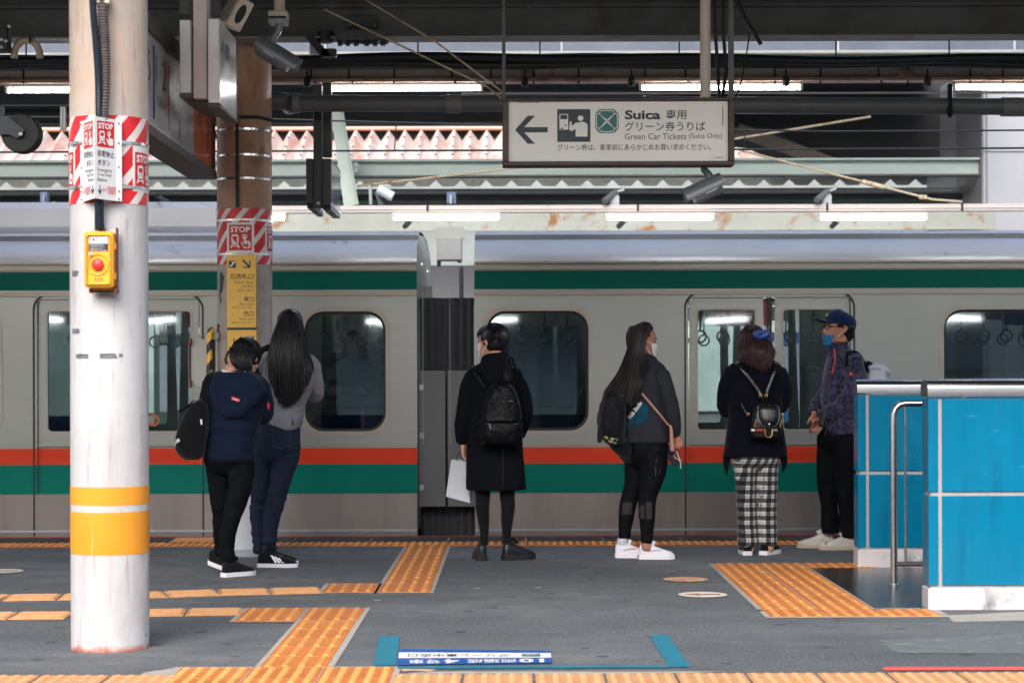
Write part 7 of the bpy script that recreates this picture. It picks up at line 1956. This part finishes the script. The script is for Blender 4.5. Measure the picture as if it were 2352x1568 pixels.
for x, y in ((385, 515), (420, 515), (310, 628), (520, 630)): MB().tube([E.q(x-8, y-6, -.182), E.q(x+8, y-6, -.182), E.q(x+8, y+8, -.185), E.q(x-8, y+8, -.185)], .003, 6, closed=True).build('ring', m_brass, bk)
strap('strap', [E.q(275, 560, -.13), E.q(300, 610, -.155), E.q(318, 640, -.17)], .016, .005, m_blk2, bk, up=(1, 0, 0))

# ------------------------------------------------------------------ man in the cap
F = Fig('person', 'person in navy cap, glasses and blue chin mask, standing behind the parapet', 13.95, 1808.7, 677.6, .3918, (290, 1480))
def camo():
    k = NT('leaf_print_fleece')
    w_ = k.mapped((1, 1, 1)); nz = k.n('TexNoise'); k.l(w_, nz.inputs['Vector']); nz.inputs['Scale'].default_value = 9
    ad = k.n('MixRGB' if False else 'VectorMath', operation='MULTIPLY_ADD'); k.l(nz.outputs['Color'], ad.inputs[0]); ad.inputs[1].default_value = (.06, .06, .06); k.l(w_, ad.inputs[2])
    v = k.voro(30, 'DISTANCE_TO_EDGE', ad.outputs[0]); cell = k.voro(30, 'F1', ad.outputs[0], out='Color')
    s_ = k.sep(cell)
    edge = k.ramp(v, .05, .07)
    c = k.mix(edge, C8(64, 60, 92), C8(20, 25, 52))
    c = k.mix(k.math('MULTIPLY', edge, k.math('GREATER_THAN', s_[0], .62)), c, C8(60, 54, 92))
    c = k.mix(k.math('MULTIPLY', edge, k.math('LESS_THAN', s_[1], .28)), c, C8(13, 17, 36))
    k.base(c); k.set(Roughness=.9, Sheen_Weight=.2); k.bump(k.noise(1, 4, .5, vec=k.mapped((9, 9, 6)), dist=.4), .4, .012); return k.mat
m_fleece = camo(); m_blkp = cloth('black_trousers', C8(11, 15, 20), .2, .85, .7, 300, .0)
torso = [(290, 258, 350, .055, 0), (318, 246, 372, .08), (345, 240, 408, .125), (400, 226, 438, .155), (480, 212, 448, .165), (600, 205, 450, .165), (720, 208, 440, .165), (812, 212, 430, .160)]
mb = MB(); F.rows(mb, torso)
armN = [(375, 385, -.13, 52), (378, 470, -.175, 52), (350, 580, -.185, 50), (285, 655, -.175, 42), (215, 690, -.14, 34), (182, 702, -.11, 26)]
armF = [(350, 390, .12, 46), (300, 500, .17, 46), (215, 610, .14, 40), (165, 668, .05, 32), (150, 690, .0, 28)]
F.limb(mb, armN); F.limb(mb, armF)
F.limb(mb, [(300, 330, 0, 66), (298, 300, 0, 60), (298, 272, .0, 56)], 1.0, 1.0, ends=False)
fle = F.build('fleece_jacket', mb, m_fleece, voxel=.009, smooth=5, disp=folds(.010, 7, 4, 6.6, .8, ((F.q(0, 620).z, .14, .009, 16),)))
m_or = M('orange_zip', C8(222, 84, 52), .5)
onto(fle, None, 'zip', [poly2d([(262, 318), (268, 318), (266, 380), (246, 462), (241, 460), (260, 380)])], lambda x, y: F.q(x, y), m_or, .004, fle)
onto(fle, None, 'chest_mark', [rect2d(334, 452, 346, 470)], lambda x, y: F.q(x, y), m_or, .004, fle)
legs = ([(262, 830, .06, 76), (245, 950, .06, 66), (240, 1100, .06, 56), (252, 1250, .06, 50), (262, 1395, .06, 50)], [(340, 830, -.06, 80), (336, 950, -.06, 74), (338, 1100, -.06, 64), (352, 1250, -.06, 58), (362, 1412, -.06, 54)])
mb = MB()
for l in legs: F.limb(mb, l, ends=False)
F.rows(mb, [(770, 205, 432, .14), (830, 192, 428, .15), (880, 205, 410, .11), (920, 240, 380, .06)])
F.build('trousers', mb, m_blkp, voxel=.009, smooth=4, disp=folds(.008, 8, 5, 8.8, .6, ((F.q(0, 1360).z, .12, .006, 20), (F.q(0, 1120).z, .12, .006, 16))))
TF = headmat(F.q(232, 292, .0)+Vector((.080, 0, 0)), (-.985, -.17), .10, 0, 1.10)
body = MB(); head(body, TF); F.rows(body, torso, shrink=.82); F.limb(body, armN, .72); F.limb(body, armF, .72)
for l in legs: F.limb(body, l, .8)
F.rows(body, [(770, 250, 400, .10), (850, 245, 390, .09)])
F.limb(body, [(312, 330, 0, 48), (308, 280, .0, 46), (310, 230, .01, 46)])
hand(body, F.q(190, 705, -.115), (-.25, .1, -1), (.5, -.9, .0), .18, .55, 1, r=.0095)
hand(body, F.q(152, 695, -.02), (.05, -.15, -1), (-.6, -.8, 0), .18, .5, -1, r=.0095)
F.build('body', body, m_skin2, voxel=.0055, smooth=2); face_bits(TF, F.o)
tt = lambda *p: TF @ Vector(p)
maskmesh(TF, F.o, m_maskb, -.012, .058, loops=False, fwd=.012)
MB().tube([tt(-.066, .03, .05), tt(-.08, .0, .085), tt(-.082, -.016, .112)], .0026, 5).build('ear_loop', m_elastic, F.o); MB().tube([tt(.066, .03, .05), tt(.08, .0, .085), tt(.082, -.016, .112)], .0026, 5).build('ear_loop', m_elastic, F.o)
gl = MB()
for s in (-1, 1):
    pts = [tt(s*(.034+.024*cos(a)), .103-.012*(1+cos(a))*.5, .112+.015*sin(a)) for a in [2*pi*i/14 for i in range(14)]]
    gl.tube(pts, .0028, 6, closed=True); gl.tube([tt(s*.058, .092, .116), tt(s*.078, .05, .117), tt(s*.083, -.01, .112)], .0032, 6)
gl.tube([tt(-.011, .104, .114), tt(0, .107, .117), tt(.011, .104, .114)], .0026, 6)
gl.build('glasses', m_blksole, F.o, smooth=60)
mb = MB(); ellip(mb, (0, -.035, .12), (.081, .072, .07), tt); ellip(mb, (0, -.06, .085), (.06, .045, .06), tt)
for s in (-1, 1): ellip(mb, (s*.07, .02, .145), (.012, .03, .035), tt, 8, 10)
F.build('hair', mb, m_hair, voxel=.006, smooth=2, disp=lambda p, n_: .002*noise.noise(p*60))
m_capn = cloth('navy_cap', C8(12, 36, 74), .15, .85, .2, 350)
mb = MB(); o = 0; nn_ = 28
prof = [(.132, 1.0), (.15, 1.03), (.175, 1.01), (.198, .88), (.215, .66), (.227, .38), (.231, .05)]
for z, r_ in prof:
    for j in range(nn_):
        a = 2*pi*j/nn_; mb.v.append(tt(.084*r_*cos(a), -.006+.104*r_*sin(a), z+.010*sin(a)))
for i in range(len(prof)-1):
    for j in range(nn_): mb.f.append((i*nn_+j, i*nn_+(j+1) % nn_, (i+1)*nn_+(j+1) % nn_, (i+1)*nn_+j)); mb.m.append(0)
mb.f.append(tuple((len(prof)-1)*nn_+j for j in range(nn_))); mb.m.append(0)
cap = mb.build('cap', m_capn, F.o, smooth=60); so_ = cap.modifiers.new('t', 'SOLIDIFY'); so_.thickness = .004
mb = MB(); nb = 14; bv = []
for k_, zo in ((0, 0), (1, -.006)):
    for i in range(2):
        for j in range(nb+1):
            a = pi*(.12+.76*j/nb); x, y = cos(a), sin(a)
            if i == 0: bv.append(tt(.083*x, -.006+.102*y, .147+zo+.008*y))
            else: bv.append(tt(.080*x, .0+.102*y*.9+.088*y**.8, .160+zo-.020*abs(x)**2))
m2 = nb+1
mb.add(bv, [(j, j+1, m2+j+1, m2+j) for j in range(nb)]+[(2*m2+j, 2*m2+j+1, 3*m2+j+1, 3*m2+j) for j in range(nb)]+[(m2+j, m2+j+1, 3*m2+j+1, 3*m2+j) for j in range(nb)]+[(0, m2, 3*m2, 2*m2), (nb, m2+nb, 3*m2+nb, 2*m2+nb)])
mb.build('brim', m_capn, cap, smooth=50)
MB().lathe([(0, .006), (.008, .004), (.009, 0)], tt(0, -.006, .232), 10).build('cap_button', m_capn, cap)
MB().box(tt(0, .095, .19), (.008, .04, .022), Matrix.Rotation(.25, 3, 'Z'), .002).build('cap_emblem', M('emblem_gold', C8(206, 168, 90), .5), cap)
m_gsh = M('grey_white_leather', C8(206, 204, 198), .55, var=.08, scale=12, stain=C8(130, 130, 128), stain_amt=(.58, .64), stain_scale=16); m_gum = M('gum_sole', C8(196, 180, 158), .6)
shoe(F.o, Vector((F.q(285, 1440).x, 14.05, 0)), radians(180), .275, m_gsh, m_gum, 1, .028, 0, m_gsh)
shoe(F.o, Vector((F.q(400, 1440).x, 13.88, 0)), radians(181), .285, m_gsh, m_gum, 1, .028, 0, m_gsh)
bk = thing('backpack', 'pale grey backpack top showing over the parapet behind the person in the cap', 'backpack', F.q(500, 700, 0))
mb = MB(); F.rows(mb, [(452, 455, 560, .10), (500, 448, 578, .14), (600, 446, 590, .15), (700, 446, 585, .14), (740, 455, 560, .12)], e=2.8)
F.limb(mb, [(462, 430, 0, 22), (510, 420, 0, 26), (560, 438, 0, 26), (598, 462, 0, 15)], 1.0, 2.6)
solid('pack', mb, cloth('pale_grey_nylon', C8(186, 192, 206), .08, .6, .8, 250), bk, .009, 3, folds(.008, 10, 7, 1.9, .8))
strap('strap', [F.q(462, 448, -.08), F.q(440, 400, -.11), F.q(405, 345, -.12), F.q(375, 332, -.10), F.q(330, 345, -.13), F.q(318, 420, -.17)], .05, .012, m_bpack, bk, up=(0, 1, 0))
MB().box(F.q(478, 412, -.02), (.08, .1, .05), Matrix.Rotation(.5, 3, 'Y'), .015).build('top_roll', m_bpack, bk, smooth=40)
pc = thing('camera_in_hand', 'small black camera held at waist by the person in the cap', 'camera', F.q(200, 800, -.1))
MB().box(F.q(186, 722, -.16), (.05, .04, .11), Matrix.Rotation(.3, 3, 'Y'), .01).build('camera_body', m_blksole, pc)
MB().tube(spline([F.q(186, 700, -.15), F.q(205, 760, -.17), F.q(200, 815, -.16)], 8), .008, 6).build('wrist_strap', m_blksole, pc)

# ------------------------------------------------------------------ woman with long black hair
B = Fig('person', 'person with very long black hair, grey top and blue jeans beside the brown column', 12.82, 390.5, 689.0, .4213, (540, 1445))
m_gtop = cloth('grey_jersey', C8(132, 134, 142), .08, .9, .5, 350, .1, fz=12)
k_ = NT('dark_denim'); c_ = k_.mix(k_.ramp(k_.noise(3, 5), .35, .7), C8(12, 24, 46), C8(18, 36, 64)); c_ = k_.mix(k_.math('MULTIPLY', k_.ramp(k_.noise(1, 4, .6, vec=k_.mapped((14, 14, 22)), dist=.6), .55, .75), .4), c_, C8(36, 56, 86)); k_.base(c_); k_.set(Roughness=.85); k_.bump(k_.noise(1, 4, .55, vec=k_.mapped((10, 10, 12)), dist=.5), .4, .012); m_denim = k_.mat
torso = [(268, 575, 720, .055, 0), (300, 530, 775, .085), (330, 498, 800, .105), (400, 498, 795, .12), (480, 520, 775, .115), (560, 540, 738, .105), (610, 545, 722, .105), (660, 535, 718, .12), (705, 528, 706, .125)]
mb = MB(); B.rows(mb, torso)
armR = [(780, 350, 0, 38), (795, 420, .02, 34), (798, 490, .08, 34), (782, 530, .18, 30), (740, 520, .30, 24)]
armL = [(505, 345, 0, 38), (480, 430, .04, 34), (480, 500, .12, 32), (510, 530, .24, 26)]
B.limb(mb, armR); B.limb(mb, armL)
top = B.build('top', mb, m_gtop, voxel=.0085, smooth=5, disp=folds(.008, 6, 7, 2.7, .8, ((B.q(0, 610).z, .14, .012, 24), (B.q(0, 480).z, .10, .007, 22))))
MB().box(B.q(680, 664, -.128), (.008, .004, .04), None, .001).build('tag', m_blksole, top)
legs = ([(520, 720, .04, 78), (508, 820, .04, 72), (492, 950, .05, 56), (483, 1080, .05, 46), (470, 1180, .05, 44), (476, 1280, .05, 32), (478, 1372, .05, 28)], [(630, 740, 0, 78), (632, 830, 0, 74), (608, 960, 0, 58), (575, 1090, 0, 48), (556, 1180, 0, 46), (545, 1280, 0, 38), (540, 1372, 0, 34)])
mb = MB()
for l in legs: B.limb(mb, l)
B.rows(mb, [(668, 500, 704, .10), (700, 482, 708, .125), (770, 466, 706, .14), (830, 474, 694, .12), (875, 505, 660, .07)])
jn = B.build('jeans', mb, m_denim, voxel=.008, smooth=4, disp=folds(.007, 9, 8, 4.9, .7, ((B.q(0, 1110).z, .14, .010, 22), (B.q(0, 1320).z, .1, .011, 24), (B.q(0, 870).z, .1, .008, 20))))
onto(jn, None, 'back_pocket', [merge2d(*[poly2d([(x0, y0), (x1, y1), (x1, y1+3), (x0, y0+3)]) for x0, y0, x1, y1 in ((578, 710, 668, 708), (580, 795, 625, 805), (625, 805, 666, 790))]+[rect2d(578, 710, 580, 796, 1, 6), rect2d(665, 710, 667, 790, 1, 6)])], lambda x, y: B.q(x, y), M('denim_stitch', C8(60, 76, 100), .8), .002, jn)
TB = headmat(B.q(648, 238, .07), (.12, 1), -.05, 0, 1.04)
body = MB(); head(body, TB); B.rows(body, torso, shrink=.82); B.limb(body, armR, .72); B.limb(body, armL, .72)
for l in legs: B.limb(body, l, .8)
B.rows(body, [(668, 520, 690, .09), (860, 490, 670, .1)])
B.limb(body, [(648, 300, 0, 42), (648, 240, .01, 40), (648, 180, .02, 42)])
hand(body, B.q(735, 518, .32), (-.5, .8, .3), (.2, .3, 1), .16, .6, 1); hand(body, B.q(515, 530, .27), (.5, .8, .3), (-.2, .3, 1), .16, .6, -1)
B.build('body', body, m_skin, voxel=.0055, smooth=2); face_bits(TB, B.o)
tt = lambda *p: TB @ Vector(p)
mb = MB(); ellip(mb, (0, -.012, .148), (.085, .1, .084), tt); ellip(mb, (0, -.045, .09), (.09, .075, .09), tt); ellip(mb, (0, .02, .18), (.07, .075, .05), tt)
B.build('hair', mb, m_hair, voxel=.0065, smooth=3, disp=lambda p, n_: .002*noise.noise(Vector((p.x*60, p.y*60, p.z*6))))
gB = [[B.q(592, 120, -.01), B.q(562, 220, -.06), B.q(552, 300, -.10), B.q(548, 370, -.13), B.q(552, 430, -.14)],
      [B.q(608, 95, -.05), B.q(580, 210, -.12), B.q(570, 320, -.15), B.q(580, 430, -.16), B.q(598, 520, -.16)],
      [B.q(630, 85, -.07), B.q(610, 210, -.135), B.q(602, 330, -.165), B.q(608, 450, -.17), B.q(618, 560, -.165)],
      [B.q(652, 80, -.08), B.q(650, 210, -.14), B.q(648, 330, -.17), B.q(645, 460, -.175), B.q(640, 585, -.168)],
      [B.q(676, 85, -.07), B.q(690, 210, -.135), B.q(692, 330, -.165), B.q(690, 450, -.17), B.q(682, 570, -.165)],
      [B.q(700, 95, -.05), B.q(720, 210, -.12), B.q(728, 320, -.15), B.q(730, 430, -.16), B.q(715, 540, -.16)],
      [B.q(715, 120, -.01), B.q(738, 220, -.06), B.q(752, 300, -.11), B.q(764, 380, -.14), B.q(752, 455, -.145)],
      [B.q(716, 140, .02), B.q(740, 240, -.02), B.q(766, 310, -.07), B.q(782, 350, -.10), B.q(780, 400, -.12)]]
strands('long_hair', gB, 520, .0042, .010, m_hair, B.o, 16, .3, 31)
strands('long_hair', [[p+Vector((0, .03, 0)) for p in g] for g in gB[1:7]], 200, .006, .012, m_hair, B.o, 14, .35, 32)
shoe(B.o, Vector((B.q(478, 1400).x, 12.86, 0)), radians(8), .27, m_bcan, m_wsole, 1, .026, 0, m_bcan, stripes=i_white)
shoe(B.o, Vector((B.q(488, 1400).x-.0, 12.72, 0)), radians(-6), .275, m_bcan, m_wsole, 1, .026, 0, m_bcan, stripes=i_white)
sbb = thing('shoulder_bag', 'bag with a ruffled black strap on the shoulder of the long-haired person in grey', 'bag', B.q(480, 560, .14))
rnd = random.Random(5); mb = MB()
cp = spline([B.q(546, 258, -.08), B.q(515, 275, -.125), B.q(485, 315, -.14), B.q(470, 360, -.12), B.q(480, 430, -.02)], 26)
for i, p in enumerate(cp):
    for s in (-1, 1):
        ellip(mb, (0, 0, 0), (.016+rnd.random()*.008, .012, .014+rnd.random()*.008), lambda x, y, z, p=p, s=s: p+Vector((s*.014*rnd.uniform(.4, 1.2)+x, y, z+s*.008)), 6, 8)
solid('ruffled_strap', mb, m_bcan, sbb, .006, 1, lambda p, n_: .004*noise.noise(p*70))
mb = MB(); B.rows(mb, [(430, 478, 530, .02, .12), (520, 470, 536, .05, .16), (600, 472, 534, .05, .16)], e=3); solid('bag_body', mb, m_bcan, sbb, .009, 2)

# ------------------------------------------------------------------ person in the navy hoodie
A = Fig('person', 'person in a navy hoodie and black trousers with head bent down', 12.1, 390.5, 689.0, .4213, (300, 1490))
m_hood_c = cloth('navy_sweatshirt', C8(16, 28, 50), .15, .9, .8, 300, .05)
torso = [(388, 265, 430, .06, .02), (410, 225, 490, .09), (440, 200, 525, .115), (500, 198, 530, .135), (580, 208, 515, .14), (680, 205, 480, .145), (780, 202, 464, .15), (840, 200, 458, .15), (872, 204, 456, .145)]
mb = MB(); A.rows(mb, torso)
armR = [(500, 465, 0, 44), (515, 540, .0, 44), (518, 610, .03, 40), (490, 640, .14, 36), (440, 620, .28, 30)]
armL = [(222, 455, 0, 44), (200, 560, .0, 44), (205, 650, .06, 40), (240, 660, .2, 32)]
A.limb(mb, armR); A.limb(mb, armL)
hood = [(255, 470, -.10, 20), (280, 540, -.145, 26), (330, 600, -.165, 28), (390, 605, -.165, 28), (460, 545, -.15, 28), (520, 490, -.09, 22)]
A.limb(mb, hood); A.rows(mb, [(395, 255, 445, .05, -.06), (450, 250, 510, .06, -.09), (520, 280, 490, .055, -.12), (580, 320, 420, .04, -.135)])
hd = A.build('hoodie', mb, m_hood_c, voxel=.0085, smooth=5, disp=folds(.013, 5.5, 4.5, 11.1, .9, ((A.q(0, 700).z, .18, .011, 14), (A.q(0, 840).z, .06, .007, 20))))
i_rtag = M('red_tag', C8(206, 44, 60), .6)
onto(hd, None, 'red_tag', [poly2d([(360, 522), (404, 536), (400, 553), (357, 540)])], lambda x, y: A.q(x, y), i_rtag, .004, hd)
v, f = fit(text2d('milkfed', bold=.03), 0, 0, 34, 8); v, f = [(x, -y) for x, y in v], f
v, f = rot2d((v, f), radians(18)); onto(hd, None, 'tag_lettering', [([(363+x, 538+y) for x, y in v], f)], lambda x, y: A.q(x, y), i_wht, .006, hd)
onto(hd, None, 'sleeve_badge', [circ2d(541, 575, 7, 22, 12)], lambda x, y: A.q(x, y), i_rtag, .003, hd)
legs = ([(262, 860, .06, 78), (262, 950, .06, 70), (266, 1060, .08, 58), (268, 1160, .10, 48), (258, 1260, .14, 42), (252, 1340, .20, 36), (250, 1400, .22, 34)], [(385, 880, -.02, 76), (390, 970, -.02, 68), (375, 1060, -.03, 58), (345, 1170, -.03, 48), (318, 1270, -.02, 42), (310, 1350, -.0, 38), (318, 1420, .0, 36)])
mb = MB()
for l in legs: A.limb(mb, l)
A.rows(mb, [(800, 212, 450, .13), (860, 188, 456, .14), (910, 205, 440, .10), (945, 240, 400, .05)])
A.build('trousers', mb, m_blkp, voxel=.0085, smooth=4, disp=folds(.008, 8, 8, 13.3, .7, ((A.q(0, 1120).z, .12, .006, 22), (A.q(0, 1360).z, .08, .006, 26))))
TA = headmat(A.q(378, 400, .12), (.35, 1), -.55, 0, 1.02)
body = MB(); head(body, TA); A.rows(body, torso, shrink=.82); A.limb(body, armR, .7); A.limb(body, armL, .7)
for l in legs: A.limb(body, l, .8)
A.rows(body, [(800, 240, 430, .11), (900, 240, 430, .11)])
A.limb(body, [(335, 440, -.02, 44), (340, 390, .0, 42), (358, 340, .05, 42)])
hand(body, A.q(430, 615, .30), (-.5, .8, .3), (.2, .3, 1), .16, .6, 1); hand(body, A.q(250, 660, .22), (.5, .8, .3), (-.2, .3, 1), .16, .6, -1)
A.build('body', body, m_skin, voxel=.0055, smooth=2); face_bits(TA, A.o)
tt = lambda *p: TA @ Vector(p)
mb = MB(); ellip(mb, (0, -.018, .143), (.092, .098, .092), tt); ellip(mb, (0, -.045, .10), (.086, .070, .085), tt); ellip(mb, (0, .02, .182), (.075, .078, .05), tt)
A.build('hair', mb, m_hair, voxel=.0065, smooth=3, disp=lambda p, n_: .003*noise.noise(Vector((p.x*50, p.y*50, p.z*9))))
scalp(TA, A.o, m_hair, 300, (0, -.018, .143), (.094, .100, .094), (.04, .09), .8, 4)
strands('bob_hair', [[A.q(330, 260, -.02), A.q(335, 310, -.05), A.q(350, 345, -.06), A.q(375, 368, -.055)], [A.q(370, 250, -.03), A.q(375, 310, -.065), A.q(392, 355, -.07), A.q(405, 385, -.065)], [A.q(405, 260, -.03), A.q(415, 310, -.06), A.q(425, 355, -.065), A.q(432, 390, -.06)], [A.q(428, 270, .0), A.q(440, 310, -.02), A.q(444, 350, -.03), A.q(442, 385, -.03)]], 200, .0045, .008, m_hair, A.o, 10, .25, 41)
strands('side_hair', [[A.q(312, 280, .02), A.q(302, 320, .0), A.q(304, 352, .0)], [A.q(322, 275, -.01), A.q(312, 320, -.02), A.q(316, 345, -.02)]], 30, .003, .004, m_hair, A.o, 6, .2, 42)
strap('shirt_collar', [A.q(288, 384, -.03), A.q(330, 398, -.085), A.q(400, 400, -.085), A.q(440, 388, -.03)], .022, .008, i_wht, A.o, up=(0, 0, 1))
m_nk = cloth('black_mesh', C8(14, 16, 20), .2, .75, .2)
shoe(A.o, Vector((A.q(176, 1430).x+.005, 12.36, 0)), radians(-28), .255, m_nk, m_wsole, 1, .028, .055, m_nk, w=.92)
s2 = shoe(A.o, Vector((A.q(292, 1500).x, 12.06, 0)), radians(42), .25, m_nk, m_wsole, 1, .028, 0, m_nk, w=.92)
tb = thing('tote_bag', 'black slouchy shoulder bag with white script hanging beside the navy hoodie', 'bag', A.q(130, 860, -.1))
m_tote = cloth('black_cotton', C8(11, 14, 19), .2, .85, .6, 250)
mb = MB(); A.rows(mb, [(545, 158, 205, .04, -.12), (590, 118, 222, .06, -.13), (660, 82, 226, .075, -.14), (740, 56, 222, .085, -.14), (800, 52, 212, .085, -.14), (845, 82, 195, .07, -.14), (862, 110, 172, .045, -.14)], e=2.6)
tote = solid('bag_body', mb, m_tote, tb, .009, 4, folds(.009, 9, 5, 15.5, .8))
strap('strap', [A.q(205, 570, -.14), A.q(202, 500, -.15), A.q(215, 430, -.12), A.q(232, 398, -.06), A.q(245, 395, .02), A.q(240, 440, .12)], .03, .010, m_tote, tb, up=(1, 0, 0))
strap('handle', [A.q(155, 560, -.13), A.q(125, 575, -.17), A.q(85, 602, -.18), A.q(72, 598, -.18)], .018, .008, m_tote, tb)
strap('handle', [A.q(130, 590, -.1), A.q(128, 560, -.12), A.q(150, 545, -.13)], .02, .008, m_tote, tb)
v, f = fit(text2d('pia', bold=.02, shear=.3), 0, -10, 52, 22); v = [(x, -y) for x, y in v]; v, f = rot2d((v, f), radians(-38))
onto(tote, None, 'lettering', [([(48+x, 790+y) for x, y in v], f)], lambda x, y: A.q(x, y), i_wht, .003, tote)
onto(tote, None, 'label_tag', [poly2d([(193, 645), (203, 645), (206, 674), (196, 674)])], lambda x, y: A.q(x, y), i_wht, .003, tote)
